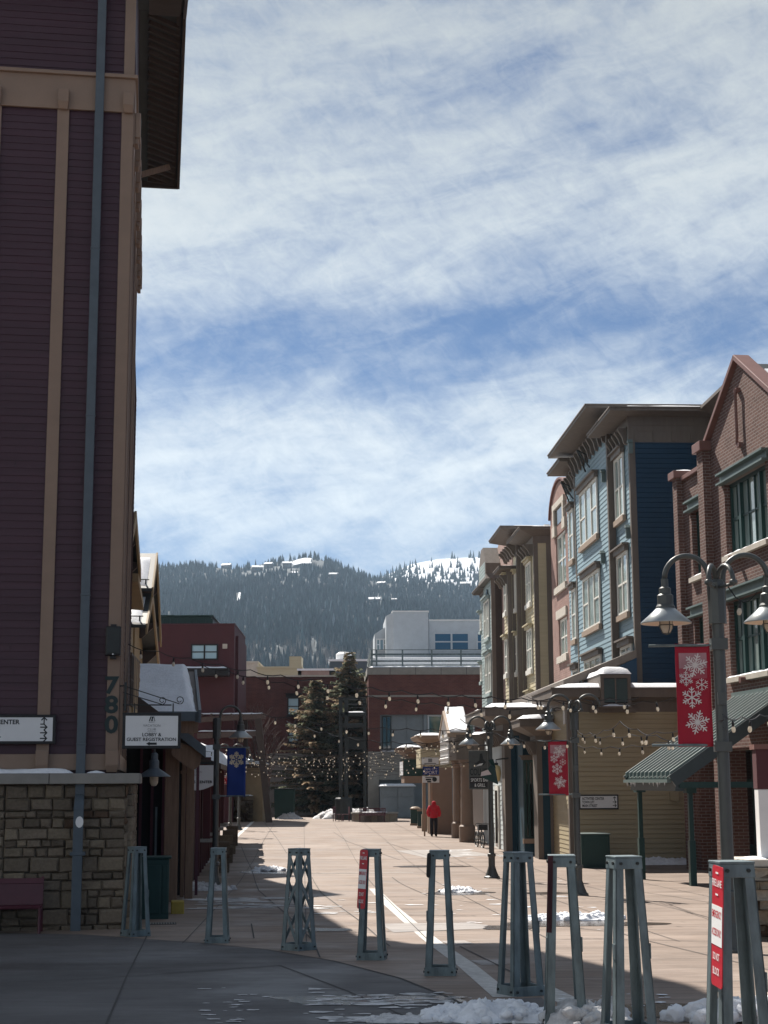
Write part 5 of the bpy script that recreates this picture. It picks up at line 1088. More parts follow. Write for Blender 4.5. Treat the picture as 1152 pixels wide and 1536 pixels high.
for k in range(4):
    b = MB(); n, my = 14, 8; y0, y1 = -20+k*5.2, -20+k*5.2+4.4; vs = []
    for j in range(my):
        for i in range(n):
            u_, w_ = i/(n-1), j/(my-1); e = min(1, 4*min(u_, 1-u_), 4*min(w_, 1-w_)); x = -1.6+2.55*w_+.15*noise.noise(V((u_*4, k, 2)))
            vs.append((x, y0+(y1-y0)*u_, 3.2-(x+2.5)*.323+.02+.55*max(0, e)**.5*(.8+.5*noise.noise(V((u_*3, w_*3, k))))))
    b.raw(vs, [(j*n+i, j*n+i+1, (j+1)*n+i+1, (j+1)*n+i) for j in range(my-1) for i in range(n-1)]); b.build('awning_snow', 'snow', row, smooth=True)
# ================================================================== FAR END of the street
Cf = Fr(0, 116, 2.0)
def hC(px, py, y=0., fr=None): return (fr or Cf).hit(px, py, 'y', y)
def crect(pa, pb, y=0., fr=None): a, c = hC(*pa, y, fr), hC(*pb, y, fr); return min(a.x, c.x), max(a.x, c.x), min(a.z, c.z), max(a.z, c.z)
civ = rroot('civic_brick_building', 'red brick and concrete building with a roof terrace and glazed penthouse closing the street', 'building', Cf)
xl, xr = hC(553, 1150).x, hC(830, 1150).x; zt = hC(640, 1001).z; zk = hC(640, 1012).z; zb_, zg_ = hC(640, 1127).z, -1.1
rec = crect((570, 1072), (612, 1126)); gw = crect((641, 1072), (713, 1117)); mid_ = crect((612, 1072), (641, 1117))
b = MB(); holes_wall(b, lambda u, z, d: (u, d, z), xl, xr, zb_, zk, [(rec[0], gw[1], rec[2]+.02, rec[3])], .35); b.box(xl, xr, .6, 14, zg_, zk); b.face([(xl, 0, zb_), (xl, .7, zb_), (xl, .7, zk), (xl, 0, zk)]); b.build('wall', 'brickC', civ)
b = MB(); b.box(xl-.1, xr, -.08, 14, zk+.003, zt); zbelt = hC(640, 1044).z; b.box(xl-.03, xr, -.05, .02, zbelt-.07, zbelt+.07)
b.box(xl-.06, xl+.75, -.1, .5, zg_-.2, zb_-.01); b.box(xl, xr, -.06, .5, zb_-.4, zb_); b.box(xl, xr, .0, .55, 1.7, zb_-.4); b.box(gw[1]+.5, xr, -.02, .5, zg_-.2, 1.7)
for k in range(6): b.box(xl+1.6+k*1.9, xl+1.63+k*1.9, -.083, -.07, zk+.01, zt-.01, 1)
b.build('concrete_band', ['grit', 'dark'], civ); snow_strip('ledge_snow', civ, xl+.8, xr, -.05, .3, zb_+.004, .1, 41, 40); snow_strip('ledge_snow', civ, xl, xr, -.06, .8, zt+.004, .12, 43, 50)
b = MB(); b.box(rec[0], mid_[1], .3, .4, rec[2], rec[3]); b.box(mid_[0]-.06, mid_[0]+.06, .2, .34, rec[2], rec[3]); b.box(mid_[1]-.25, mid_[1], .1, .34, rec[2], rec[3]); b.build('recess_wall', 'greywall', civ)
window(civ, 'x', rec[0]+.15, rec[0]+.85, rec[2]+.1, rec[3]-.1, .29, 2, False, 'dksteel', 'glassD', .08, out=-1)
window(civ, 'x', gw[0]+.02, gw[1]-.02, gw[2], gw[3], .25, 2, False, 'greymetal', 'glassG', .12, out=-1)
b = MB(); b.box(xl+.8, xr, .5, .62, zg_, 1.75); b.build('lower_wall', 'greywall', civ)
# terrace railing
rz = [hC(640, y).z for y in (974, 981, 991)]
b = MB()
for px in (558, 565, 604, 648, 692, 736, 780): x = hC(px, 980).x; b.box(x-.06, x+.06, .3, .42, zt, rz[0])
for z, h_ in ((rz[0], .05), (rz[1], .14), (rz[2], .12), (hC(640, 997).z, .08)): b.box(hC(556, 980).x, xr, .32, .4, z-h_/2, z+h_/2); b.box(hC(556, 980).x, hC(556, 980).x+.08, .4, 12, z-h_/2, z+h_/2)
b.build('terrace_railing', 'galv', civ)
PY = 5.
pb1, pb2 = crect((590, 918), (643, 990), PY), crect((643, 931), (830, 990), PY)
b = MB(); b.box(pb1[0], pb1[1], PY, PY+9, zt, pb1[3]); b.prism([(pb1[0], PY, zt), (pb1[0], PY, pb1[3]), (pb1[0]-.55, PY+.6, pb1[3]-.25), (pb1[0]-.55, PY+.6, zt)], (0, 7, 0)); b.build('penthouse_stair', 'greymetal', civ)
b = MB(); b.box(pb2[0], pb2[1], PY+.15, PY+9, zt, pb2[3]); b.build('penthouse', 'greymetal', civ)
lw = crect((562, 951), (582, 990), PY+3); b = MB(); b.prism([(lw[0], PY+3, zt), (lw[0], PY+3, lw[3]), (lw[1]+.5, PY+3, lw[3]+1.0), (lw[1]+.5, PY+3, zt)], (0, 5, 0)); b.build('penthouse_wing', 'greymetal', civ)
b = MB(); b.box(pb1[0]-.1, pb1[1]+.05, PY-.06, PY+9, pb1[3], pb1[3]+.1); b.box(pb2[0], pb2[1], PY+.08, PY+9, pb2[3], pb2[3]+.1); b.build('roof_edge', 'white', civ)
w1, w2 = crect((650, 948), (705, 977), PY), crect((714, 948), (760, 977), PY)
window(civ, 'x', w1[0], w1[1], w1[2], w1[3], PY+.14, 2, True, 'greymetal', 'glassS', .14, out=-1); window(civ, 'x', w2[0], w2[1], w2[2], w2[3], PY+.14, 2, True, 'greymetal', 'glassS', .14, out=-1)
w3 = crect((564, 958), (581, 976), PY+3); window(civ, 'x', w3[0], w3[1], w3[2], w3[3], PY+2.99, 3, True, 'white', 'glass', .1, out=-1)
b = MB(); b.box(hC(560, 985).x, pb2[1], 1.4, 3.2, zt, hC(640, 984).z); b.build('terrace_snow', 'snow', civ, bevel=.1)
# storage shed with double doors
sd = crect((571, 1180), (622, 1231), -2.5); sh = thing('storage_shed', 'grey double door storage shed with snow on its lid against the civic building', 'shed', Cf.world(0, 0), Cf.a)
b = MB(); b.box(sd[0], sd[1], -2.5, -.2, -1.05, sd[3]); b.build('body', 'greywall', sh); xm_ = (sd[0]+sd[1])/2
for x0, x1 in ((sd[0]+.08, xm_-.03), (xm_+.03, sd[1]-.08)):
    b = MB(); b.box(x0, x1, -2.54, -2.5, -.95, sd[3]-.75); b.box(x0, x1, -2.55, -2.5, sd[3]-.72, sd[3]-.1)
    for k in range(7): xx = x0+.12+k*(x1-x0-.24)/6; b.box(xx-.015, xx+.015, -2.56, -2.55, sd[3]-.68, sd[3]-.14)
    b.build('door', 'greywall', sh, bevel=.01)
b = MB(); b.box(sd[0]-.1, sd[1]+.1, -2.65, -.2, sd[3], sd[3]+.06); b.build('lid', 'greymetal', sh); snow_cap(sh, sd[0]-.1, sd[1]+.1, -2.65, -.25, sd[3]+.062, .16, 51)
tb = crect((590, 1145), (608.5, 1153), .4); ts = thing('tattoo_sign', 'small white sign with bold dark capitals on the grey wall above the shed', 'sign', Cf.world((tb[0]+tb[1])/2, .38, (tb[2]+tb[3])/2), Cf.a)
w_, h_ = tb[1]-tb[0], tb[3]-tb[2]; b = MB(); b.box(-w_/2, w_/2, 0, .08, -h_/2, h_/2); b.build('panel', 'panel', ts); b = MB(); b.text('TATTOO', (0, -.01, -h_*.34), X, Z, h_*.95, 0, 'CENTER', .03, width=w_*.9); b.build('lettering', 'ink', ts, fix=False)
# far left red buildings
R1 = Fr(0, 104, 1.); rb1 = rroot('red_metal_building', 'tall maroon clad building with one wide pale window and roof plant', 'building', R1)
q = crect((222, 937), (351, 1000), 0, R1); b = MB(); b.box(q[0]-3, q[1], 0, 10, GR, q[3]); x2 = R1.hit(357.5, 970, 'y', 1.2).x; b.box(q[1], x2, 1.2, 9, GR, q[3]-.65); b.build('wall', 'maroonwall', rb1)
b = MB(); b.box(q[0]-3, q[1]+.05, -.05, 10, q[3], q[3]+.07); b.build('coping', 'maroon', rb1)
e = crect((232, 923), (317, 937), 1., R1); b = MB(); b.box(e[0]-2, e[1], 1, 6, q[3], e[3]-.1); b.box(e[0]-2, e[1]+.15, .85, 6.2, e[3]-.1, e[3])
for k in range(8): x = e[0]+.4+k*(e[1]-e[0])/8; b.box(x, x+.18, .93, 1.0, q[3]+.1, e[3]-.25)
b.build('roof_plant', 'green', rb1)
w1 = crect((286.5, 966), (327, 990), 0, R1); window(rb1, 'x', w1[0], w1[1], w1[2], w1[3], -.01, 2, True, 'black', 'glassB', .1, out=-1)
v1 = crect((334, 966), (341, 973), 0, R1); b = MB(); b.box(v1[0], v1[1], -.12, 0, v1[2], v1[3]); b.build('vent_box', 'limestone', rb1)
cn = crect((240, 1000), (342, 1013), -1.5, R1); b = MB(); b.box(cn[0], cn[1], -1.5, 0, cn[2], cn[3]-.1); b.build('canopy', 'black', rb1); snow_cap(rb1, cn[0], cn[1], -1.5, 0, cn[3]-.098, .14, 52)
R2 = Fr(0, 126, 0.); rb2 = rroot('maroon_brick_building', 'long dark maroon brick building with tall narrow windows behind the trees', 'building', R2)
q = crect((293, 1016), (600, 1240), 0, R2); b = MB(); b.box(q[0]-6, q[1], 0, 12, GR, q[3]); b.build('wall', 'brickD', rb2)
b = MB(); b.box(q[0]-6, q[1], -.08, 12, q[3], q[3]+.14); b.build('coping', 'limestone', rb2)
b = MB(); z1 = hC(450, 1130, 0, R2).z; b.box(hC(405, 1130, 0, R2).x, q[1], -.1, .0, GR, z1); b.build('ground_floor', 'grit', rb2)
for pa, pb in (((296, 1047), (308, 1075)), ((332, 1047), (348, 1068)), ((431, 1046), (449, 1073)), ((432, 1092), (448, 1114)), ((332, 1094), (347, 1112)), ((470, 1046), (487, 1073))):
    w1 = crect(pa, pb, 0, R2); window(rb2, 'x', w1[0], w1[1], w1[2], w1[3], -.01, 1, True, 'black', 'glassB', .1, .12, .25, out=-1, headm='dark', sillm='dark')
R3 = Fr(0, 155, 0.)
for pts, nm_, lab, mm in [(((356, 995), (386, 1020)), 'cream_building', 'low cream block with a rounded corner peeping over the maroon roof', 'limestone'), (((386, 1003), (452, 1020)), 'cream_building', 'cream parapet wall running behind the maroon roof', 'cream'), (((447, 1006), (503, 1020)), 'brick_building', 'brown brick block behind the snow edged maroon roof', 'brickO'),
                     (((494, 992), (560, 1020)), 'grey_building', 'grey flat roofed block behind the top of the spruce', 'pipe')]:
    q = crect(*pts, 0, R3); t = rroot(nm_, lab, 'building', R3); b = MB(); b.box(q[0], q[1], 0, 10, GR, q[3]); b.build('wall', mm, t); b = MB(); b.box(q[0]-.1, q[1]+.1, -.1, 10, q[3], q[3]+.2); b.build('roof', 'snow' if 'grey' in nm_ or 'brick' in nm_ else mm, t)
    if nm_ == 'cream_building' and 'parapet' in lab: b = MB(); b.box(q[1]-1.2, q[1], -.05, 3, q[3]+.2, q[3]+1.2); b.build('chimney', mm, t)
    if 'grey' in nm_: a = crect((509, 976), (521, 994), 0, R3); b = MB(); b.lathe([(.8, a[2]), (.8, a[3]-.2), (.5, a[3]), (0, a[3])], ((a[0]+a[1])/2, 2, 0), 12); b.build('roof_tank', 'white', t)
# steel lift tower
lt = Fr(0, 109, 0.); tw = rroot('steel_tower', 'dark grey steel stair tower of paired columns and cross beams beside the civic building', 'tower', lt)
xa, xb_, xc = [hC(p_, 1120, 0, lt).x for p_ in (511, 519.5, 549)]; zt_, zm_ = hC(515, 1046, 0, lt).z, hC(515, 1069, 0, lt).z; zb3 = hC(515, 1196, 0, lt).z
for x in (xa, xb_): b = MB(); b.box(x-.13, x+.13, -.1, .15, zb3-.2, zt_); b.build('column', 'dksteel', tw)
for x in (xc-.1,): b = MB(); b.box(x-.1, x+.1, 0, .2, GR, zt_); b.box(x-.1, x+.1, 2.2, 2.4, GR, zt_); b.build('column', 'dksteel', tw)
b = MB(); b.box(xa, xc, -.05, .15, zt_-.15, zt_); b.box(xa, xc, -.1, 2.4, zm_-.2, zm_); b.box(xa, xc, -.06, .14, hC(515, 1085, 0, lt).z-.3, hC(515, 1085, 0, lt).z); b.box(xb_, xc, 0, .1, zt_-.5, zt_-.42)
for k in range(5): z = zm_+.1+k*.25; b.box(xb_, xc, .02, .06, z, z+.03)
b.box(xb_, xc, 1.0, 1.1, hC(515, 1123, 0, lt).z, hC(515, 1105, 0, lt).z); b.build('beam', 'dksteel', tw); snow_cap(tw, xb_, xc, -.1, 2.3, zm_+.002, .1, 54)
b = MB(); b.lathe([(.6, -1.1), (.6, zb3-.1), (.5, zb3), (0, zb3)], ((xa+xb_)/2, .1, 0), 16); b.build('footing', 'dksteel', tw)
# timber pergola / kiosk on the left of the plaza
K = Fr(0, 103, 0.); pg = rroot('timber_pergola', 'weathered timber pergola with snow along its top beams and a leaning dark post', 'pergola', K)
pt, pb_ = hC(387, 1078, 0, K), hC(404, 1222, 0, K); b = MB(); b.bar((pt.x, 0, pt.z), (pb_.x, 0, -1.1), .42, .42); b.build('post', 'dkbrown', pg)
for px in (368, 306):
    pt2, pb2_ = hC(px, 1078, 3, K), hC(px+2, 1222, 3, K); b = MB(); b.bar((pt2.x, 3, pt2.z), (pb2_.x, 3, -1.1), .3, .3); b.build('post', 'dkbrown', pg)
for (pa, pb2_, y) in (((296, 1080), (393, 1074), 0), ((296, 1104), (390, 1100), .2), ((296, 1080), (375, 1077), 3)):
    a, c = hC(*pa, y, K), hC(*pb2_, y, K); b = MB(); b.bar((a.x, y, a.z), (c.x+.2, y, c.z), .28, .34); b.build('beam', 'twig', pg); snow_strip('beam_snow', pg, a.x, c.x+.2, y-.13, y+.13, max(a.z, c.z)+.13, .1, 61, 20)
for k in range(6): a = hC(303+k*15, 1077, 0, K); b = MB(); b.bar((a.x, -.5, a.z+.2), (a.x, 3.6, a.z+.2), .1, .14); b.build('rafter', 'twig', pg)
kk = crect((318, 1152), (394, 1222), 2.2, K); kw = rroot('stone_kiosk', 'tan plastered kiosk on a rough stone plinth with a snowy ledge', 'kiosk', K)
b = MB(); b.box(kk[0], kk[1], 2.2, 5, -1.1, kk[3]); b.build('wall', 'lodge', kw); zl = hC(360, 1194, 1.9, K).z; xk = hC(380, 1194, 1.9, K).x
b = MB(); ashlar(b, kk[0]-1, xk, -1.1, zl, lambda x, z, d: (x, 1.9+d, z), 88, smax=.4); b.build('stone_plinth', 'stone', kw); snow_strip('ledge_snow', kw, kk[0]-1, xk, 1.85, 2.2, zl, .1, 62, 20)
b = MB(); b.box(kk[0]-.2, kk[1]+.2, 2.0, 5.2, kk[3], kk[3]+.25); b.build('roof', 'dkbrown', kw); snow_cap(kw, kk[0]-.2, kk[1]+.2, 2.0, 5.2, kk[3]+.252, .2, 63)
# dumpsters
for px0, px1, py0, lab in ((412, 442, 1184, 'dark green dumpster with a flat lid beside the pergola'), (366, 376, 1196, 'small dark bin standing beside the stone plinth')):
    a, c = P(px0, py0, 113), P(px1, 1214, 113); t = thing('waste_bin', lab, 'waste bin', ((a.x+c.x)/2, 113, -1.05)); w_ = (c.x-a.x)/2; h_ = a.z+1.05
    b = MB(); b.loft([(-w_*.92, -.6, 0), (w_*.92, -.6, 0), (w_*.92, .6, 0), (-w_*.92, .6, 0)], [(-w_, -.75, h_), (w_, -.75, h_), (w_, .75, h_), (-w_, .75, h_)]); b.build('body', 'green', t, bevel=.03)
    b = MB(); b.box(-w_*1.03, w_*1.03, -.8, .8, h_, h_+.07); b.build('lid', 'black', t)
# round planter with bench and chairs
q = G(562, 1232); pl = thing('stone_planter', 'low round stone planter in the middle of the plaza', 'planter', q)
b = MB(); rr = 1.52
for k in range(22):
    a0, a1 = k*2*math.pi/22, (k+1)*2*math.pi/22; tn = random.choice([(.2, .165, .125), (.25, .21, .16), (.17, .14, .12)]); kk_ = random.uniform(.8, 1.2)
    b.prism([(rr*math.cos(a0+.01), rr*math.sin(a0+.01), -.1), (rr*math.cos(a1-.01), rr*math.sin(a1-.01), -.1), ((rr-.3)*math.cos(a1), (rr-.3)*math.sin(a1), -.1), ((rr-.3)*math.cos(a0), (rr-.3)*math.sin(a0), -.1)], (0, 0, .62), 0, tuple(x*kk_ for x in tn))
b.build('stone_ring', 'stone', pl); b = MB(); b.lathe([(rr+.06, .5), (rr+.06, .6), (rr-.34, .6), (rr-.34, .5)], n=32); b.build('coping', 'grit', pl); b = MB(); b.lathe([(0, .3), (rr-.3, .3), (rr-.35, .48), (rr*.5, .62), (0, .66)], n=24); b.build('snow_fill', 'snow', pl, smooth=True)
def slat_bench(loc, label, w=1.8, rz=0.):
    t = thing('plaza_bench', label, 'bench', loc, rz)
    b = MB(); n = 11
    for k in range(5): b.box(-w/2, w/2, -.42+k*.09, -.36+k*.09, .42, .45)
    b.build('seat', 'maroon', t); b = MB()
    for k in range(int(w/.09)): b.box(-w/2+k*.09, -w/2+k*.09+.05, .05, .08, .5, .85)
    b.box(-w/2, w/2, .04, .1, .85, .9); b.box(-w/2, w/2, .04, .1, .46, .5); b.build('backrest', 'maroon', t)
    for x in (-w/2+.08, w/2-.08): b = MB(); b.box(x-.03, x+.03, -.42, -.36, 0, .62); b.box(x-.03, x+.03, .02, .08, 0, .5); b.box(x-.03, x+.03, -.42, .08, .58, .62); b.build('leg', 'maroon', t)
    return t
slat_bench(q+V((-.15, -1.95, 0)), 'maroon slatted bench in front of the round stone planter', 1.75, math.pi)
def chair(loc, rz, label):
    t = thing('cafe_chair', label, 'chair', loc, rz, 'maroon chairs left out on the plaza')
    b = MB(); b.box(-.23, .23, -.23, .23, .43, .47); b.build('seat', 'maroon', t); b = MB(); b.box(-.23, .23, .2, .24, .5, .95); b.build('backrest', 'maroon', t)
    for x in (-.2, .2):
        for y in (-.2, .21): b = MB(); b.box(x-.02, x+.02, y-.02, y+.02, 0, .5 if y > 0 else .43); b.build('leg', 'maroon', t)
    return t
chair(G(506, 1232), R(70), 'maroon chair facing right on the open plaza'); chair(G(519, 1232), R(-80), 'maroon chair facing left beside the planter')
# trash bins under the far columns
for px, py, lab in ((623, 1238, 'dark green litter bin at the foot of the far columns, the further one'), (634, 1242, 'dark green litter bin at the foot of the far columns, the nearer one')):
    q = G(px, py); t = thing('litter_bin', lab, 'litter bin', q, 0, 'pair of green litter bins')
    b = MB(); b.box(-.28, .28, -.28, .28, .1, .95); b.build('body', 'green', t, bevel=.02); b = MB(); b.box(-.32, .32, -.32, .32, -.02, .12); b.build('base', 'tanlight', t); b = MB(); b.box(-.31, .31, -.31, .31, .95, 1.02); b.lathe([(.3, 1.02), (.2, 1.1), (0, 1.12)], n=12); b.build('lid', 'tanlight', t)
# ------------------------------------------------------------------ trees
def spruce(px, pytop, D, rad, label, seed, n_wh=46):
    rnd = random.Random(seed); top = P(px, pytop, D); base = V((top.x, D, -1.1)); Ht = top.z+1.1
    t = thing('spruce_tree', label, 'tree', base)
    b = MB(); b.tube([(0, 0, -.1), (0, 0, Ht*.5), (0, 0, Ht*.97)], .2, 8, 0, .02); b.build('trunk', 'bark', t)
    b = MB()
    for w in range(n_wh):
        f = (w+rnd.random()*.6)/n_wh; z = .9+f*(Ht-1.0); L_ = rad*(1-f)**.8*rnd.uniform(.62, 1.15)+.12; nb = 11 if f < .8 else 7
        for k in range(nb):
            a = rnd.uniform(0, 6.283); l = L_*rnd.uniform(.45, 1.15); dr = -.28*(1-f)+.1*f; d = V((math.cos(a), math.sin(a), 0)); s_ = V((-d.y, d.x, 0)); m_ = max(5, int(l/.1)); brown = rnd.random() < .42
            for j in range(m_):
                u_ = (j+rnd.random())/m_; c = d*(l*u_)+V((0, 0, z+l*u_*dr+.12*l*u_*u_)); sp = .36*(1-.5*u_)+.1
                for sg in (-1, 1):
                    kx = rnd.uniform(.6, 1.35); col = (.33*kx, .26*kx, .18*kx) if brown else (.15*kx, .165*kx, .115*kx)
                    e = c+s_*sg*sp*rnd.uniform(.5, 1.1)+d*rnd.uniform(.05, .25)+V((0, 0, rnd.uniform(-.22, .02))); q_ = d*rnd.uniform(.05, .1); b.face([c-q_, c+q_, e+V((0, 0, .03)), e-q_*.5-V((0, 0, .03))], 0, col)
    o = b.build('crown', 'needles', t, fix=False); return t
spruce(524, 976, 121, 4.5, 'tall browning spruce between the maroon building and the civic building', 5, 64)
spruce(474, 1016, 121.6, 4.7, 'shorter spruce merging into the tall one on its left', 9, 44)
def bare_tree(px, pytop, pyb, D, label, seed, spread=.62):
    rnd = random.Random(seed); top = P(px, pytop, D); base = V((top.x, D, -1.1)); Ht = top.z+1.1; t = thing('bare_tree', label, 'tree', base)
    b = MB(); tr = MB()
    def grow(p, d, l, r, lv):
        q_ = p+d*l; mid = p+d*l*.5+V((rnd.uniform(-1, 1), rnd.uniform(-1, 1), rnd.uniform(-.5, .5)))*l*.05; (tr if lv == 0 else b).tube([p, mid, q_], r, 5 if lv < 2 else 3, 0, r*.68)
        if lv >= 6: return
        for k in range(rnd.choice((2, 3, 3)) if lv < 5 else 2):
            nd = (d+V((rnd.uniform(-1, 1), rnd.uniform(-1, 1), rnd.uniform(-.15, .75)))*spread).normalized(); grow(p+d*l*rnd.uniform(.55, 1) if k else q_, nd, l*rnd.uniform(.62, .85), r*.62, lv+1)
    grow(V((0, 0, -.1)), V((0, 0, 1)), Ht*.27, .13, 0); tr.build('trunk', 'twig', t); b.build('crown', 'twig', t, fix=False)
bare_tree(385, 1035, 1210, 111, 'leafless tree with fine purplish twigs in front of the maroon brick wall', 3); bare_tree(345, 1075, 1210, 112, 'small leafless tree rising behind the pergola beams', 8); bare_tree(402, 1110, 1210, 117, 'low leafless tree beside the dark leaning post', 12, .7)
def leafy_far(px, py, D, label, seed):
    rnd = random.Random(seed); top = P(px, py, D); t = thing('bare_tree', label, 'tree', (top.x, D, -1.1)); Ht = top.z+1.1
    b = MB(); b.tube([(0, 0, 0), (0, 0, Ht*.8)], .12, 5, 0, .03); b.build('trunk', 'twig', t); b = MB()
    for k in range(260):
        z = Ht*rnd.uniform(.35, 1); a = rnd.uniform(0, 6.28); r_ = Ht*.16*(1.15-z/Ht); e = V((math.cos(a)*r_, math.sin(a)*r_, z)); b.tube([(0, 0, z*.85), e], .03, 3, 0, .008)
    b.build('crown', 'twig', t, fix=False)
leafy_far(352, 1000, 170, 'small leafless tree standing on the far side of the tall maroon building', 2)
# ================================================================== BOLLARDS
def make_bollard():
    t = thing('steel_bollard', 'galvanised lattice bollard', 'bollard', (0, 0, 0), 0, 'row of tapered steel bollards across the street')
    Hh, hb, ht, lg, th = 1.42, .18, .11, .078, .012
    for sx in (-1, 1):
        for sy in (-1, 1):
            b = MB()
            B0, T0 = V((sx*hb, sy*hb, 0)), V((sx*ht, sy*ht, Hh))
            for ax in (V((-sx*lg, 0, 0)), V((0, -sy*lg, 0))):
                inn = V((0, -sy*th, 0)) if ax.x else V((-sx*th, 0, 0)); k = .86
                b.loft([B0, B0+ax, B0+ax+inn, B0+inn], [T0, T0+ax*k, T0+ax*k+inn, T0+inn])
            b.build('leg', 'galv', t, bevel=.002)
    def ring(z0, z1, name, e):
        b = MB(); f = lambda z: hb+(ht-hb)*z/Hh+e
        for sx, sy in ((0, -1), (1, 0), (0, 1), (-1, 0)):
            a0, a1 = f(z0), f(z1)
            if sy: b.loft([(-a0, sy*a0, z0), (a0, sy*a0, z0), (a0, sy*(a0-.02), z0), (-a0, sy*(a0-.02), z0)], [(-a1, sy*a1, z1), (a1, sy*a1, z1), (a1, sy*(a1-.02), z1), (-a1, sy*(a1-.02), z1)])
            else: b.loft([(sx*a0, -a0+.021, z0), (sx*a0, a0-.021, z0), (sx*(a0-.02), a0-.021, z0), (sx*(a0-.02), -a0+.021, z0)], [(sx*a1, -a1+.021, z1), (sx*a1, a1-.021, z1), (sx*(a1-.02), a1-.021, z1), (sx*(a1-.02), -a1+.021, z1)])
        return b
    b = ring(.0, .1, 'base_frame', .004); b.build('base_frame', 'galv', t, bevel=.003)
    b = ring(Hh-.09, Hh-.004, 'top_frame', .004); a = ht+.008; b.box(-a, a, -a, a, Hh-.003, Hh+.012); b.build('top_frame', 'galv', t, bevel=.003)
    b = MB()
    for z, f in ((.05, hb+.004), (Hh-.045, ht+.006)):
        for s in (-1, 1):
            for q in (-1, 1):
                b.tube([(q*(f-.045), s*f, z), (q*(f-.045), s*(f+.014), z)], .013, 8); b.tube([(s*f, q*(f-.045), z), (s*(f+.014), q*(f-.045), z)], .013, 8)
    b.build('bolts', 'dksteel', t)
    for s in (-1, 1):                                       # splice plates half way up the sides
        b = MB(); f = hb+(ht-hb)*.5; b.box(s*f, s*(f+.012), -f+.0, -f+.05, .62, .74); b.build('splice_plate', 'galv', t)
    return t
BG = 'row of tapered steel bollards across the street'
proto = make_bollard()
spots = [(G(203, 1404), 38, 'steel bollard in front of the green cabinet, turned on its corner'), (G(326, 1414), 2, 'steel bollard in line with the post of the blue banner lamp'),
    (G(448, 1425), 47, 'steel bollard turned corner first so that its crossed braces show'), (G(558, 1439), -7, 'steel bollard with a small red and white plate folded round its left leg'),
    (G(661, 1462), -4, 'steel bollard with a narrow dark plate at its upper left corner'), (G(781, 1492), 24, 'steel bollard standing beside the snow heap on the pale band, turned to show two sides'),
    (G(848, 1536), -3, 'steel bollard with a red edged plate seen on edge, in front of the second lamp'), (V((1.97, 13.15, g(13.15))), 12, 'steel bollard without a plate, second nearest of the row'),
    (V((2.26, 10.4, g(10.4))), 7, 'nearest steel bollard with a large red and white emergency plate')]
BL = []
for i, (p, rz, lab) in enumerate(spots):
    o = proto if i == 0 else dup(proto, p, R(rz), lab, BG)
    if i == 0: o.location = p; o.rotation_euler = (0, 0, R(rz)); o['label'] = lab
    BL.append(o)
# crossed braces of the one seen corner first
for ax_, sy in ((0, -1), (0, 1), (1, -1), (1, 1)):
    zs = [.1, .55, .98, 1.32]
    for k in range(3):
        f0, f1 = .18-.07*zs[k]/1.42-.006, .18-.07*zs[k+1]/1.42-.006; d = 1 if k % 2 == 0 else -1; b = MB(); T = (lambda x, y, z: (x, y, z)) if ax_ == 0 else (lambda x, y, z: (y, x, z)); b.bar(T(-d*(f0-.03), sy*f0, zs[k]), T(d*(f1-.03), sy*f1, zs[k+1]), .045, .01, 0, T(0, sy, 0)); b.build('brace', 'galv', BL[2])
def fire_plate(par, z0, z1, w, txt=True, edge=False, hang=-.03, yaw=0):
    """plate bolted to the camera-side left leg"""
    f = .18-.07*((z0+z1)/2)/1.42; h_ = z1-z0
    pl_ = bpy.data.objects.new('warning_plate', None); C.objects.link(pl_); pl_.parent = par; pl_.location = (-f+hang, -f-.022, z0); pl_.rotation_euler = (R(-2.3), R(2.5), R(yaw)); dk = w < .02
    b = MB(); r_ = .03; cor = []
    for cx_, cz_, a0 in ((w/2-r_, r_, -90), (w/2-r_, h_-r_, 0), (-w/2+r_, h_-r_, 90), (-w/2+r_, r_, 180)):
        for k in range(5): a = R(a0+k*22.5); cor.append((cx_+r_*math.cos(a), 0, cz_+r_*math.sin(a)))
    b.prism(cor, (0, .006, 0)); b.build('sheet', 'maroon' if dk else 'signred' if not edge else 'black', pl_)
    if txt:
        b = MB(); b.box(-w/2+.004, w/2-.004, -.003, -.001, h_*.34, h_*.67); b.build('white_band', 'white', pl_)
        b = MB()
        for tx, zz, mm in (('FIRE LANE', .83, 0), ('EMERGENCY', .57, 1), ('ACCESS ONLY', .42, 1), ('DO NOT', .22, 0), ('BLOCK', .1, 0)): b.text(tx, (0, -.005, h_*zz), X, Z, h_*.085, mm, 'CENTER', .015, width=w*.86 if len(tx) > 7 else w*.6)
        b.box(-w*.12, w*.12, -.005, -.0045, h_*.755, h_*.77); b.box(-w*.12, w*.12, -.005, -.0045, h_*.935, h_*.95)
        b.build('lettering', ['white', 'signred'], pl_, fix=False)
    return pl_
fire_plate(BL[3], .66, 1.43, .13, True, False, -.0, -28); fire_plate(BL[8], .66, 1.41, .24, True, False, -.055, -93)
o = fire_plate(BL[4], 1.12, 1.41, .05, False, True, -.012); o['label'] = 'narrow dark plate seen nearly on edge'
fire_plate(BL[6], .78, 1.43, .014, False, False, -.004)
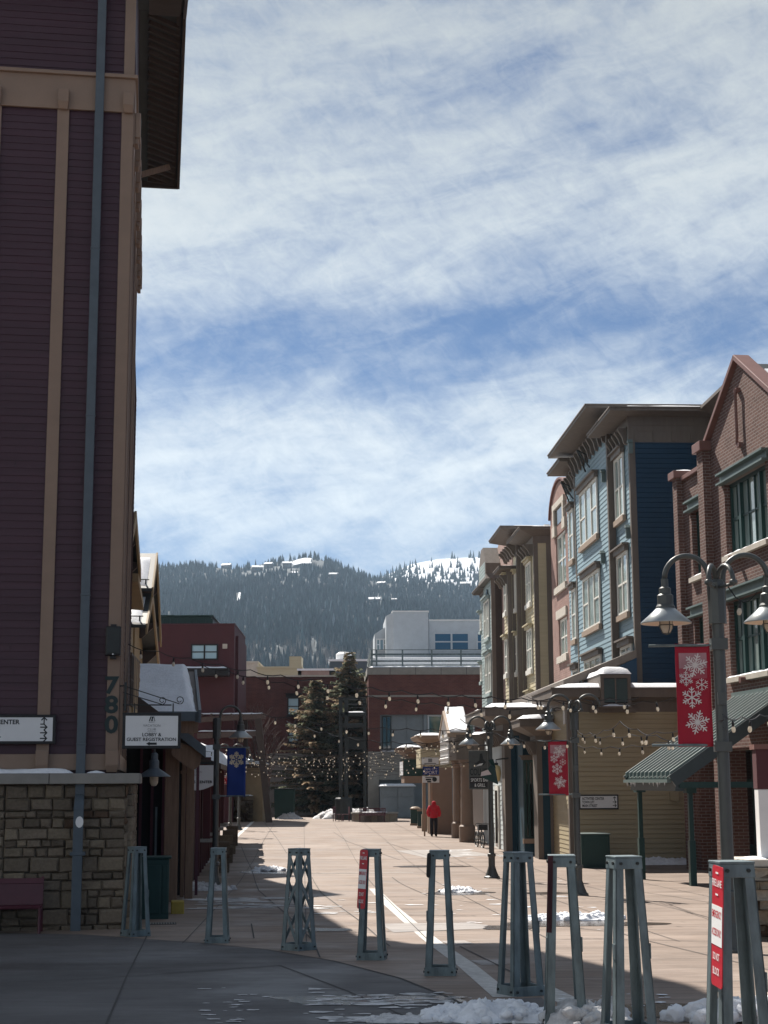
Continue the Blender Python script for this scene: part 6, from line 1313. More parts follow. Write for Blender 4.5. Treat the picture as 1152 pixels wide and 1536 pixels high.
# ================================================================== LAMPS
LG = 'curved arm street lamps along the street'
def make_lamp():
    t = thing('street_lamp', 'grey street lamp', 'street lamp', (0, 0, 0), 0, LG)
    b = MB(); b.lathe([(.24, 0), (.24, .05), (.2, .08), (.15, .2), (.1, .36), (.1, .62), (.125, .66), (.125, .72), (.08, .74), (.07, 4.2), (.0, 4.2)], n=16); b.build('pole', 'steel', t)
    b = MB(); b.lathe([(.11, 3.95), (.11, 4.46), (.085, 4.5), (.0, 4.5)], n=8); b.build('collar', 'steel', t); b = MB(); b.box(-.05, .05, -.11, -.06, 2.95, 3.1); b.build('outlet_box', 'steel', t)
    def arc(cx, r, z, n=14, y=0): return [(cx+r*math.cos(math.pi*k/n), y, z+r*1.05*math.sin(math.pi*k/n)) for k in range(n+1)]
    for s in (-1, 1):
        b = MB(); b.tube([(s*.08, 0, 4.25)]+[(s*q[0], 0, q[2]) for q in [(-x+.78-.0, 0, z) for x, y, z in arc(.42, .275, 4.52)]][::1], .034, 8)
        b.build('arm', 'steel', t, smooth=True)
        lp = bpy.data.objects.new('lamp_head', None); C.objects.link(lp); lp.parent = t; lp.location = (s*.635, 0, 3.96)
        b = MB(); b.lathe([(.0, .56), (.045, .56), (.045, .46), (.075, .44), (.075, .37), (.1, .35), (.1, .24), (.12, .21), (.12, .17)], n=20); b.build('neck', 'steel', lp)
        b = MB(); b.lathe([(.12, .19), (.16, .15), (.315, .012), (.315, .0), (.3, .0), (.15, .13), (.1, .15)], n=32, m=0)
        for i in range(len(b.f)):
            cz = sum(b.v[k][2] for k in b.f[i])/len(b.f[i]); rr_ = sum(math.hypot(b.v[k][0], b.v[k][1]) for k in b.f[i])/len(b.f[i])
            if 128 <= i < 192: b.m[i] = 1
        b.build('lamp_shade', ['shade', 'shadein'], lp, fix=False, smooth=True)
        b = MB(); b.lathe([(0, -.12), (.05, -.11), (.075, -.06), (.08, .06), (.08, .14)], n=14); b.build('glass', 'bulb', lp, smooth=True)
        b = MB()
        for k in range(4):
            a = k*math.pi/2+.4; b.tube([(.088*math.cos(a), .088*math.sin(a), .1), (.088*math.cos(a), .088*math.sin(a), -.05), (.05*math.cos(a), .05*math.sin(a), -.12), (0, 0, -.135)], .007, 5)
        for z in (-.02, .06): b.tube([(.09*math.cos(k*math.pi/8), .09*math.sin(k*math.pi/8), z) for k in range(17)], .007, 5)
        b.build('guard_cage', 'steel', lp)
    for s, rot in ((-1, 62), (1, 62)):                      # small flower-basket hoops across the street direction
        b = MB(); pts = [(s*q[0]*.34+ (0 if s < 0 else 0), -q[0]*.94, q[2]) for q in [(-x+.5, 0, z) for x, y, z in arc(.28, .22, 4.42)]]
        b.tube(pts, .03, 8); e = pts[-1]; b.tube([(0, 0, e[2]-.02), (e[0], e[1], e[2]-.02)], .02, 6); b.lathe([(0, -.05), (.05, -.02), (.05, .02), (0, .05)], e, 10); b.build('basket_hoop', 'steel', t, smooth=True)
    return t
lamp0 = make_lamp()
lamps = {}
nq = G(1097, 1428)
for key, p, rz, lab, scl, skip in [('N', nq, R(-4), 'nearest large street lamp with two shades beside the ribbed canopy', 1.16, ()), ('R2', G(868, 1343), R(-3), 'street lamp with a red banner in front of the straw yellow wing', 1., ()),
        ('R3', G(738, 1317), R(-3), 'street lamp with two white lit shades before the arcade columns', 1., ()), ('L', P(322, 1335, 41.9), R(8), 'street lamp with a blue snowflake banner on the left side of the street', 1., ()),
        ('F1', G(345, 1255), R(8), 'street lamp behind the blue banner, the nearer of the hidden posts', .95, ()), ('F2', G(358, 1245), R(8), 'street lamp behind the blue banner, the further of the hidden posts', .95, ()),
        ('F3', G(372, 1229), R(6), 'far street lamp with a small red banner by the stone kiosk', .95, ()), ('C', G(477, 1222), 0, 'far street lamp standing alone before the spruce', .9, ())]:
    if key == 'N': o = lamp0; o.location = p; o.rotation_euler = (0, 0, rz); o.scale = (scl,)*3; o['label'] = lab
    else: o = dup(lamp0, p, rz, lab, LG, scl)
    lamps[key] = o
for o in lamps.values(): o.location.z = g(o.location.y)-.01
bpy.context.view_layer.update()
def drop(o, pred):
    top = [c for c in bpy.data.objects if c.parent == o and pred(c)]; sub = [d for d in bpy.data.objects if d.parent in top]
    for n in [d.name for d in sub]+[c.name for c in top]: bpy.data.objects.remove(bpy.data.objects[n])
drop(lamps['R2'], lambda c: c.name.startswith('lamp_head') and c.location.x > 0)
drop(lamps['L'], lambda c: (c.name.startswith('lamp_head') and c.location.x < 0) or c.name.startswith('basket'))
arms = [c for c in bpy.data.objects if c.parent == lamps['L'] and c.name.startswith('arm') and c.data.vertices[0].co.x < 0]
for n in [c.name for c in arms]: bpy.data.objects.remove(bpy.data.objects[n])
# ------------------------------------------------------------------ banners
def flake(b, cx, cz, r, y, style, m=0):
    for k in range(6):
        a = math.pi*k/3+(.26 if style == 1 else 0); d = V((math.sin(a), 0, math.cos(a))); s_ = V((d.z, 0, -d.x)); c = V((cx, y, cz)); w = r*(.055 if style != 2 else .1)
        def seg(p, q, w): n = (q-p).normalized(); t_ = V((n.z, 0, -n.x))*w; b.face([p-t_, p+t_, q+t_, q-t_], m)
        seg(c+d*r*(.0 if style != 2 else .22), c+d*r, w)
        for f, l_ in ((.42, .3), (.68, .24)) if style != 3 else ((.6, .34),):
            for sg in (-1, 1): seg(c+d*r*f, c+d*r*(f+l_*.7)+s_*sg*r*l_, w*.8)
        if style == 1:
            e = c+d*r; b.face([e+V((.05*r*math.cos(q*math.pi/4), 0, .05*r*math.sin(q*math.pi/4))) for q in range(8)], m)
            a2 = a+math.pi/6; d2 = V((math.sin(a2), 0, math.cos(a2))); seg(c, c+d2*r*.5, w*.6)
        if style == 2: q = c+d*r*.72; b.face([q+d*r*.25, q+s_*r*.17, q-d*r*.12, q-s_*r*.17], m)
    for k in range(1):
        b.face([V((cx+r*.12*math.cos(q*math.pi/5), y-.0004, cz+r*.12*math.sin(q*math.pi/5))) for q in range(10)], m)
M['fade2'] = mat('faint pink print', (.38, .07, .1), .75, .2, 2)
def banner(lamp, x0, x1, z0, z1, label, cloth, style, rods=True, over=.0, group=None):
    """cloth hung between two rods of a lamp pole, in the lamp's own frame"""
    t = thing('banner', label, 'banner', lamp.location, lamp.rotation_euler.z, group, lamp.scale[0])
    b = MB(); n, m_ = 10, 20; vs = []; bend = lambda u, v: .03*math.sin(u*3.1)*(.4+v)+.012*math.sin(v*9+u*4)
    for j in range(m_):
        for i in range(n): u, v = i/(n-1), j/(m_-1); vs.append((x0+(x1-x0)*u, bend(u, v)-.02, z0+(z1-z0)*v))
    b.raw(vs, [(j*n+i, j*n+i+1, (j+1)*n+i+1, (j+1)*n+i) for j in range(m_-1) for i in range(n-1)]); o = b.build('cloth', cloth, t, smooth=True, fix=False); md = o.modifiers.new('t', 'SOLIDIFY'); md.thickness = .006
    b = MB(); w, h = x1-x0, z1-z0; yb = -.05
    def S(px, pz): return x0+w*px, z0+h*pz
    if style == 'red':
        for k in range(8):
            u0, u1 = .1+.1*k, .2+.1*k
            for za_, zb4, mi in ((.76, .91, 1), (.66, .759, 2)): b.face([(S(u0, 0)[0], yb+.006, S(0, za_)[1]), (S(u1, 0)[0], yb+.006, S(0, za_)[1]), (S(u1, 0)[0], yb+.006, S(0, zb4)[1]), (S(u0, 0)[0], yb+.006, S(0, zb4)[1])], mi)
        for fx, fz, fr_, st in ((.57, .79, .115, 1), (.29, .66, .075, 0), (.74, .6, .062, 3), (.44, .475, .105, 0), (.57, .235, .115, 1)): flake(b, *S(fx, fz), fr_*h, yb, st)
    else:
        flake(b, *S(.5, .74), .16*h, yb, 2)
    for f in range(len(b.v)):
        x, y, z = b.v[f]; u, v = (x-x0)/w, (z-z0)/h; b.v[f] = (x, bend(u, v)-.032+(y-yb), z)
    b.build('snowflake_print', ['flake' if style == 'red' else 'gold', 'fade', 'fade2'], t, fix=False)
    if rods:
        xe = (x0-over) if abs(x0) > abs(x1) else (x1+over)
        for z, e in ((z1-.02, xe), (z0+.02, xe)):
            b = MB(); b.tube([(0, -.0, z), (e, -.01, z)], .017, 8, 0); b.build('banner_rod', 'galv', lamp)
        b = MB(); b.box(-.1, .1, -.1, .1, z1-.08, z1+.06); b.box(-.1, .1, -.1, .1, z0-.06, z0+.06); b.build('rod_clamp', 'steel', lamp)
    return t
def lampfit(key, pa, pb):
    """pixel corners -> the lamp's local x and z"""
    o = lamps[key]; fr = Fr(o.location.x, o.location.y, math.degrees(o.rotation_euler.z)); a, c = fr.hit(*pa, 'y', 0), fr.hit(*pb, 'y', 0); s = o.scale[0]; zb = o.location.z
    return a.x/s, c.x/s, (c.z-zb)/s, (a.z-zb)/s
banner(lamps['N'], *lampfit('N', (1012, 966), (1070, 1120)), 'large red banner with pale snowflakes on the nearest lamp', 'red', 'red', True, .32)
banner(lamps['R2'], *lampfit('R2', (822, 1110), (853, 1193)), 'red snowflake banner in front of the straw yellow wing', 'red', 'red', True, .25)
banner(lamps['L'], *lampfit('L', (341, 1120), (368, 1195)), 'blue banner with one pale snowflake on the left lamp', 'blue', 'blue', True, .1)
banner(lamps['F3'], *lampfit('F3', (374, 1150), (384, 1183)), 'small far red banner right of the blue one', 'red', 'red', True, .1)
banner(lamps['F1'], *lampfit('F1', (331, 1163), (343, 1177)), 'small red banner half hidden left of the blue one', 'red', 'red', True, .1)
# ================================================================== SIGNS on the right and in the street
q0, q1 = hR(868, 1192, 'x', WX-.06), hR(928, 1214, 'x', WX-.06)
w_, h_ = abs(q1.y-q0.y), q0.z-q1.z; c_ = Rf.world(WX-.08, (q0.y+q1.y)/2, (q0.z+q1.z)/2)
s4 = sign_board('wayfinding_sign', 'black framed white wayfinding sign on the straw yellow wall', w_, h_, .05, c_, Rf.a-math.pi/2, 'black', 'panel', .05)
b = MB()
for k, tx in enumerate(['ACTIVITIES CENTER', 'TOWN LIFT', 'MAIN STREET']):
    zc = h_*(.24-.24*k); b.text(tx, (-w_*.42, -.014, zc-.045), X, Z, .125, 0, 'LEFT', .03, width=w_*(.56, .31, .38)[k]); arrow(b, (w_*.4, zc), .14, 90 if k == 0 else 0, -.014)
b.build('lettering', 'ink', s4, fix=False)
q = hR(847, 1075, 'y', WY+.02); pt_ = tag(MB.build((lambda b: (b.box(-.2, .2, 0, .04, -.26, .26), b)[1])(MB()), 'wall_plate', 'panel', None, bevel=.02), 'small white plate under a lamp on the lit end of the yellow wing', 'plate'); pt_.location = Rf.world(q.x, WY+.01, q.z); pt_.rotation_euler = (0, 0, Rf.a)
q = hR(845, 1064, 'y', WY+.02); wl = thing('wall_lamp', 'small wall lamp above the white plate on the yellow wing', 'lamp', Rf.world(q.x, WY, q.z), Rf.a); b = MB(); b.tube([(0, 0, 0), (0, .25, .06), (0, .4, 0)], .02, 6); b.build('arm', 'steel', wl); b = MB(); b.lathe([(.14, -.08), (.04, .05), (0, .06)], (0, .4, 0), 12); b.build('lamp_shade', 'shade', wl)
# sports bar sign
cs = Fr(0, 66.5, -3.); qa, qb = cs.hit(703, 1126), cs.hit(736, 1184); w_, h_ = qb.x-qa.x, qa.z-qb.z
sb = thing('bar_sign', 'dark hanging bar and grill sign board before the arcade', 'sign', cs.world((qa.x+qb.x)/2, 0, (qa.z+qb.z)/2), cs.a)
b = MB(); b.box(-w_/2, w_/2, 0, .1, -h_/2, h_/2); b.build('board', 'steel', sb, bevel=.02); b = MB(); b.box(-w_*.46, w_*.46, -.012, -.002, -h_*.46, -h_*.18); b.build('panel', 'black', sb)
b = MB(); b.text("COLLIE'S", (0, -.01, -h_*.13), X, Z, h_*.24, 0, 'CENTER', .02, width=w_*.92); b.text('SPORTS BAR', (0, -.016, -h_*.3), X, Z, h_*.12, 1, 'CENTER', .01, width=w_*.84); b.text('& GRILL', (0, -.016, -h_*.43), X, Z, h_*.12, 1, 'CENTER', .01, width=w_*.5)
b.face([(w_*.02+x*w_*.3, -.01, h_*.22+z*h_*.22) for x, z in ((-.9, -.3), (-.1, .1), (.0, .9), (.35, .95), (.5, .3), (.95, -.1), (.5, -.5), (-.1, -.35))], 0); b.face([(w_*.02+x*w_*.3, -.011, h_*.22+z*h_*.22) for x, z in ((-.8, -.62), (.3, -.45), (.5, -.2), (-.1, -.28))], 1)
b.build('lettering', ['ink', 'panel'], sb, fix=False); b = MB(); b.tube([(-w_*.4, .05, h_/2+.22), (w_/2+1.2, .05, h_/2+.22)], .03, 6); b.box(-w_*.3, -w_*.28, .03, .07, h_/2, h_/2+.22); b.box(w_*.28, w_*.3, .03, .07, h_/2, h_/2+.22); b.build('hanger', 'dksteel', sb)
# stacked shop signs on the square posts
cs2 = Fr(0, 78.5, -2.); sg = thing('shop_sign_stack', 'three stacked shop sign panels, the middle one blue, above the man in red', 'sign', cs2.world(0, 0), cs2.a)
for (pa, pb_), mm, txs in [(((632.5, 1136), (658, 1147)), 'panel', [('', 0, 0)]), (((634, 1150), (658.5, 1162)), 'blue', [('PARK CITY', .12, .2), ('SPORT', -.42, .5)]), (((633.5, 1164), (659, 1174)), 'panel', [('MOUNTAIN', .1, .22), ('BIKE SHOP', -.38, .36)])]:
    qa, qb = cs2.hit(*pa), cs2.hit(*pb_); w_, h_ = qb.x-qa.x, qa.z-qb.z; cx_, cz_ = (qa.x+qb.x)/2, (qa.z+qb.z)/2
    b = MB(); b.box(qa.x, qb.x, 0, .08, qb.z, qa.z); f = b.build('panel', mm, sg); f['label'] = 'blue sign panel' if mm == 'blue' else 'pale sign panel'
    b = MB()
    if mm == 'blue':
        for tx, zz, hh in txs: b.text(tx, (cx_, -.012, cz_+zz*h_), X, Z, hh*h_*1.2, 0, 'CENTER', .0, width=w_*.8)
        b.build('lettering', 'flake', f, fix=False)
    elif txs[0][0] == '':
        b.face([(cx_-.1, -.012, cz_+.12), (cx_+.1, -.012, cz_+.12), (cx_+.1, -.012, cz_-.06), (cx_-.1, -.012, cz_-.06)]); b.box(cx_-w_*.35, cx_+w_*.35, -.012, -.0118, cz_-.15, cz_-.1); b.build('emblem', 'greyink', f, fix=False)
    else:
        b.box(cx_-w_*.32, cx_+w_*.2, -.012, -.0118, cz_+.08, cz_+.12); b.box(cx_-w_*.3, cx_+w_*.02, -.012, -.0118, cz_-.05, cz_+.03); b.box(cx_-w_*.22, cx_+w_*.02, -.012, -.0118, cz_-.15, cz_-.08); b.lathe([(0, -.012), (.12, -.01), (.12, 0), (0, 0)], (0, 0, 0), 12)
        for i in range(len(b.v)-48, len(b.v)): x, y, z = b.v[i]; b.v[i] = (cx_+w_*.22+x, z, cz_+y)
        b.build('emblem', 'ink', f, fix=False)
qa = cs2.hit(632, 1136); b = MB(); b.box(cs2.hit(636, 1150).x-.04, cs2.hit(636, 1150).x+.04, .085, .15, -1.2, qa.z); b.box(cs2.hit(647, 1150).x-.04, cs2.hit(647, 1150).x+.04, .085, .15, -1.2, qa.z); b.build('support_posts', 'tanlight', sg)
# fitness centre sign
cs3 = Fr(0, 45.5, 6); qa, qb = cs3.hit(268, 1148), cs3.hit(322, 1177); w_, h_ = qb.x-qa.x, qa.z-qb.z
fs = thing('fitness_sign', 'white sign with a curved lower edge hanging behind the timber porch posts', 'sign', cs3.world((qa.x+qb.x)/2, 0, (qa.z+qb.z)/2), cs3.a)
b = MB(); pts = [(-w_/2, 0, h_/2), (-w_/2, 0, -h_/2)]+[(-w_/2+w_*k/10, 0, -h_/2-.16*math.sin(math.pi*(k/10))*1.0) for k in range(1, 10)]+[(w_/2, 0, -h_/2), (w_/2, 0, h_/2)]
b.prism(pts, (0, .06, 0)); b.build('panel', 'panel', fs); b = MB(); club_text(b, w_, h_*1.1, -.01); b.text('FITNESS CENTER', (0, -.01, -.42*h_), X, Z, .19*h_, 0, 'CENTER', .02, width=w_*.86); b.build('lettering', ['ink', 'greyink'], fs, fix=False)
b = MB(); b.box(-w_/2-.05, w_/2+.05, .02, .12, h_/2+.03, h_/2+.1); b.box(-.5, -.46, .04, .08, h_/2, h_/2+.05); b.build('hanger', 'dksteel', fs)
# green pennant and globe light near the third lamp
p = P(738, 1140, 46.4); fl = thing('green_pennant', 'dark green folded pennant hanging on the third lamp', 'flag', p, R(-20))
b = MB(); b.face([(-.12, 0, .0), (.05, -.03, .03), (.12, -.02, -.25), (.02, -.06, -.2)]); b.face([(-.04, -.05, -.16), (.1, -.02, -.22), (.2, -.05, -.72), (-.3, -.1, -.5)]); o = b.build('cloth', 'green', fl, fix=False); md = o.modifiers.new('t', 'SOLIDIFY'); md.thickness = .01
b = MB(); b.face([(-.3, -.11, -.35), (-.1, -.1, -.28), (.0, -.09, -.42), (-.32, -.12, -.47)]); b.build('pale_print', 'flake', fl, fix=False)
p = P(744.5, 1160, 63.5); gl2 = thing('globe_light', 'pale yellow oval globe light on the pale clapboard shop wall', 'lamp', p); b = MB(); b.lathe([(0, -.36), (.14, -.3), (.2, 0), (.16, .26), (.05, .34), (0, .34)], n=16); M['globe'] = mat('opal yellow glass', (.75, .6, .3), .3, .08, 3); b.build('globe', 'globe', gl2, smooth=True)
b = MB(); b.tube([(0, 0, .34), (0, .02, .55), (.5, .05, .6)], .03, 6); b.box(-.07, .07, -.07, .07, .33, .42); b.build('bracket', 'dksteel', gl2)
# ================================================================== other things on the ground
# green cabinet right
q = G(895, 1302); qf = Fr(q.x, q.y, 4); c2 = thing('utility_cabinet', 'dark green utility cabinet against the straw yellow wall', 'cabinet', q, R(4)); zt_ = P(895, 1252, q.y).z-q.z
b = MB(); b.box(-.5, .47, 0, .9, -.05, zt_); b.build('body', 'green', c2, bevel=.02); b = MB(); b.box(-.42, .4, -.015, 0, .12, zt_-.1); b.build('door', 'green', c2, bevel=.008); b = MB(); b.box(-.53, .5, -.03, .93, zt_, zt_+.04); b.box(-.56, -.52, -.04, .0, .0, zt_); b.build('lid', 'lintel', c2, bevel=.01)
q = hR(1011, 1195, 'x', WX-.05); bx_ = tag(MB.build((lambda b: (b.prism([(0, -.16, -.16), (0, .16, -.12), (0, .16, .16), (0, -.16, .16)], (-.14, 0, 0)), b)[1])(MB()), 'vent_hood', 'yellow', None), 'small square vent hood on the shaded yellow wall under the canopy', 'vent'); bx_.location = Rf.world(WX-.02, q.y, q.z); bx_.rotation_euler = (0, 0, Rf.a)
# stone pier with painted post at the right edge
q = G(1122, 1410); pr = thing('stone_pier', 'stacked limestone pier with a cap at the right edge of the street', 'pier', q, R(-4))
zt_ = P(1122, 1300, q.y).z-q.z; M['pierstone'] = attr_mat('warm pier stone', .85, .6, 14)
b = MB(); tn = ((.42, .36, .28), (.47, .42, .34), (.38, .32, .25), (.44, .4, .34)); ashlar(b, 0, .95, -.1, zt_, lambda x, z, d: (x, d, z), 301, smax=.34, tones=tn); ashlar(b, 0, .9, -.1, zt_, lambda x, z, d: (d, x, z), 302, smax=.34, tones=tn); b.box(.02, .93, .02, .9, -.1, zt_-.01, 0, (.2, .17, .14)); b.build('stonework', 'pierstone', pr)
b = MB(); b.box(-.07, 1.02, -.07, .98, zt_, zt_+.11); b.build('cap', 'limestone', pr, bevel=.02)
a, z1_, z2_ = P(1139, 1298, q.y+.2), P(1139, 1184, q.y+.2).z-q.z, P(1139, 1124, q.y+.2).z-q.z; x0 = a.x-q.x+.02
pp_ = thing('painted_post', 'square post painted white below and maroon above, standing on the stone pier', 'post', q+V((0, 0, zt_+.11)), R(-4)); o_ = zt_+.11
b = MB(); b.box(x0, x0+.42, .22, .6, 0, z1_-o_); b.build('lower_shaft', 'white', pp_, bevel=.01); b = MB(); b.box(x0-.01, x0+.43, .21, .61, z1_-o_+.002, z2_-o_); b.build('upper_shaft', 'maroonwall', pp_, bevel=.01); b = MB(); b.box(x0-.04, x0+.46, .18, .64, z2_-o_, z2_-o_+.08); b.build('cap', 'coping', pp_)
snow_cap(pr, .04, .35, .0, .5, zt_+.112, .06, 71, 'cap_snow')
# bicycle
q = G(724, 1272); bk = thing('bicycle', 'black bicycle seen from the front with a basket, leaning by the shop door', 'bicycle', q, R(10))
def wheel(y, name):
    b = MB(); r = .33; b.tube([(0.05*0, y+r*math.cos(k*math.pi/12), r+r*math.sin(k*math.pi/12)) for k in range(25)], .028, 6); w = b.build(name, 'black', bk)
    b = MB(); 
    for k in range(8): a = k*math.pi/8; b.tube([(0, y+.31*math.cos(a), r+.31*math.sin(a)), (0, y-.31*math.cos(a), r-.31*math.sin(a))], .004, 4)
    b.tube([(-.05, y, r), (.05, y, r)], .03, 8); b.build('spokes', 'galv', w)
wheel(0, 'front_wheel'); wheel(1.05, 'rear_wheel')
b = MB(); b.tube([(0, 0, .33), (0, .16, .85)], .02, 6); b.tube([(0, .14, .78), (0, .5, .35), (0, .7, .85), (0, .16, .82)], .018, 6); b.tube([(0, .5, .35), (0, 1.05, .33), (0, .68, .75)], .014, 6); b.build('frame', 'dksteel', bk); b = MB(); b.tube([(-.3, .05, .98), (-.2, .12, 1.02), (0, .16, 1.0), (.2, .12, 1.02), (.3, .05, .98)], .016, 6); b.tube([(0, .16, .85), (0, .16, 1.0)], .018, 6); b.build('handlebar', 'black', bk)
b = MB(); b.box(-.2, .2, -.14, .1, .74, .98); b.build('basket', 'black', bk); b = MB(); b.box(-.07, .07, .58, .84, .9, .95); b.build('saddle', 'black', bk, bevel=.02)
# ------------------------------------------------------------------ person in the red jacket, seen from behind
def skin(name, verts, edges, rads, mm, parent, root=0, sub=2):
    me = bpy.data.meshes.new(name); me.from_pydata(verts, edges, []); o = bpy.data.objects.new(name, me); C.objects.link(o); md = o.modifiers.new('s', 'SKIN'); md.use_smooth_shade = True
    for v, r in zip(me.skin_vertices[0].data, rads): v.radius = (r, r) if isinstance(r, (int, float)) else r
    me.skin_vertices[0].data[root].use_root = True
    s2 = o.modifiers.new('sub', 'SUBSURF'); s2.levels = s2.render_levels = sub; bpy.context.view_layer.update()
    m2 = bpy.data.meshes.new_from_object(o.evaluated_get(bpy.context.evaluated_depsgraph_get())); bpy.data.objects.remove(o); m2.name = name
    for mt in (mm if isinstance(mm, list) else [mm]): m2.materials.append(M[mt])
    m2.polygons.foreach_set('use_smooth', [True]*len(m2.polygons)); o = bpy.data.objects.new(name, m2); C.objects.link(o); o.parent = parent; return o
q = G(651, 1255); pe = thing('person', 'person in red hooded jacket and black trousers walking away, hands in pockets', 'person', q, R(-8))
# y is forwards (away from the camera)
vs = [(0, 0, .93), (0, .01, 1.1), (0, .03, 1.3), (0, .05, 1.43), (0, .075, 1.52), (0, .1, 1.63), (0, .1, 1.72),
      (-.1, 0, .88), (-.11, .05, .48), (-.11, .0, .09), (-.115, .14, .04), (.1, 0, .88), (.105, -.03, .48), (.11, -.16, .1), (.115, -.03, .04),
      (-.19, .04, 1.4), (-.27, -.02, 1.14), (-.2, .14, .98), (.19, .04, 1.4), (.27, -.02, 1.14), (.2, .14, .98)]
es = [(0, 1), (1, 2), (2, 3), (3, 4), (4, 5), (5, 6), (0, 7), (7, 8), (8, 9), (9, 10), (0, 11), (11, 12), (12, 13), (13, 14), (3, 15), (15, 16), (16, 17), (3, 18), (18, 19), (19, 20)]
rd = [(.15, .11), (.14, .1), (.16, .11), (.1, .09), (.055, .055), (.085, .1), (.06, .07), .115, .088, .07, .05, .115, .088, .07, .05, .07, .05, .04, .07, .05, .04]
body = skin('body', vs, es, rd, ['skin', 'trouser', 'black'], pe)
for p_ in body.data.polygons: z = sum(body.data.vertices[k].co.z for k in p_.vertices)/len(p_.vertices); p_.material_index = 2 if z < .1 else (1 if z < 1.05 else 0)
jv = [(0, .0, .86), (0, .0, 1.0), (0, .03, 1.25), (0, .045, 1.42), (0, .06, 1.52), (0, .075, 1.63), (0, .085, 1.73), (-.2, .035, 1.41), (-.29, -.03, 1.14), (-.235, .12, .97), (.2, .035, 1.41), (.29, -.03, 1.14), (.235, .12, .97)]
skin('jacket', jv, [(0, 1), (1, 2), (2, 3), (3, 4), (4, 5), (5, 6), (3, 7), (7, 8), (8, 9), (3, 10), (10, 11), (11, 12)], [(.225, .17), (.215, .16), (.215, .155), (.165, .13), (.11, .11), (.13, .135), (.075, .095), .11, .092, .08, .11, .092, .08], 'coat', pe)
b = MB(); b.lathe([(0, -.02), (.02, 0), (.0, .03)], (0, .215, 1.645), 8); b.box(-.05, -.025, .195, .205, 1.67, 1.685); b.box(.025, .05, .195, .205, 1.67, 1.685); b.box(-.03, .03, .195, .203, 1.59, 1.6); b.build('face', 'skin', pe)
# ================================================================== STRING LIGHTS
def bulb_mesh():
    b = MB(); b.lathe([(0, -.17), (.022, -.165), (.036, -.13), (.034, -.1), (.02, -.065), (.02, -.06)], n=10, m=1); b.lathe([(.022, -.075), (.022, .0), (.012, .02), (.006, .05), (0, .05)], n=8, m=0)
    o = b.build('bulb', ['black', 'bulb'], None, smooth=True); C.objects.unlink(o); return o
BM = bulb_mesh()
SG = 'festoon lights strung across the street'
def festoon(a, c, sag, n, label, size=1., wire=.009, u0=.0, u1=1., group=SG):
    a, c = V(a), V(c); t = thing('string_lights', label, 'string lights', a, 0, group); d = c-a
    def pt(u): return V((d.x*u, d.y*u, d.z*u-4*sag*u*(1-u)))
    b = MB(); us = [i/(n*4) for i in range(n*4+1)]; b.tube([pt(u)-V((0, 0, .05*size*abs(math.sin(math.pi*u*n)))) for u in us], wire, 4); b.build('cable', 'black', t)
    for k in range(n):
        u = (k+.5)/n+random.uniform(-.1, .1)/n
        if u < u0 or u > u1: continue
        o = bpy.data.objects.new('bulb', BM.data); C.objects.link(o); o.parent = t; o.location = pt(u)-V((0, 0, .03*size+.045*size)); s = .74*size*random.uniform(.92, 1.08); o.scale = (s, s, s); o.rotation_euler = (random.uniform(-.2, .2), random.uniform(-.2, .2), 0)
    return t
festoon(P(192, 966, 30), P(958, 1046, 31), .35, 17, 'nearest festoon running from the plum building right across the street', 1.15, .012)
festoon(P(300, 996, 36), P(792, 1062, 33), .2, 11, 'second festoon dropping gently from the porch roof towards the right', 1.15, .012)
festoon(P(392, 1070, 40), P(720, 1092, 40), .15, 9, 'third festoon passing in front of the spruce above the cluster', 1.1, .012)
festoon(P(430, 1082, 48), P(700, 1108, 42), .3, 8, 'thin festoon just under the third one', 1.1, .012)
festoon(P(690, 1078, 41), P(864, 1106, 37), .25, 6, 'festoon between the white lit lamp and the red banner lamp', 1.1)
festoon(P(1012, 1046, 30), P(790, 1045, 33), .12, 5, 'festoon crossing before the roof vent', 1.1)
festoon(P(866, 1096, 38), P(930, 1082, 30), .12, 3, 'short festoon rising from the red banner lamp to a peak', 1.1); festoon(P(930, 1082, 30), P(1016, 1108, 26), .05, 3, 'short festoon falling from the peak to the nearest lamp', 1.1)
festoon(P(866, 1102, 38), P(1085, 1080, 22), .1, 6, 'festoon along the straw yellow wall, the upper of the slack pair', 1.); festoon(P(866, 1118, 38), P(1085, 1092, 22.2), .12, 6, 'festoon along the straw yellow wall, the lower of the slack pair', .9)
festoon(P(1084, 1072, 22), P(1190, 1048, 24), .12, 4, 'festoon leaving the nearest lamp along the brick building', 1.15)
festoon(P(1092, 880, 22), P(1136, 888, 21.5), .12, 1, 'short looped cable with one bulb under the nearest lamp arm', 1.25)
rnd = random.Random(21)
for k in range(20):
    D = 54+k*2.7; xa_, xb_ = -7.6-.04*D+rnd.uniform(-.6, .6), 2.9+.012*D+rnd.uniform(-.5, .5); z0, z1 = rnd.uniform(2.3, 3.7), rnd.uniform(2.3, 3.6)
    festoon((xa_, D+rnd.uniform(-2, 2), z0), (xb_, D+rnd.uniform(-2, 2), z1), rnd.uniform(.25, .6), 18, 'one of the many small festoons of the twinkling cluster at the end of the street', .9, .008)
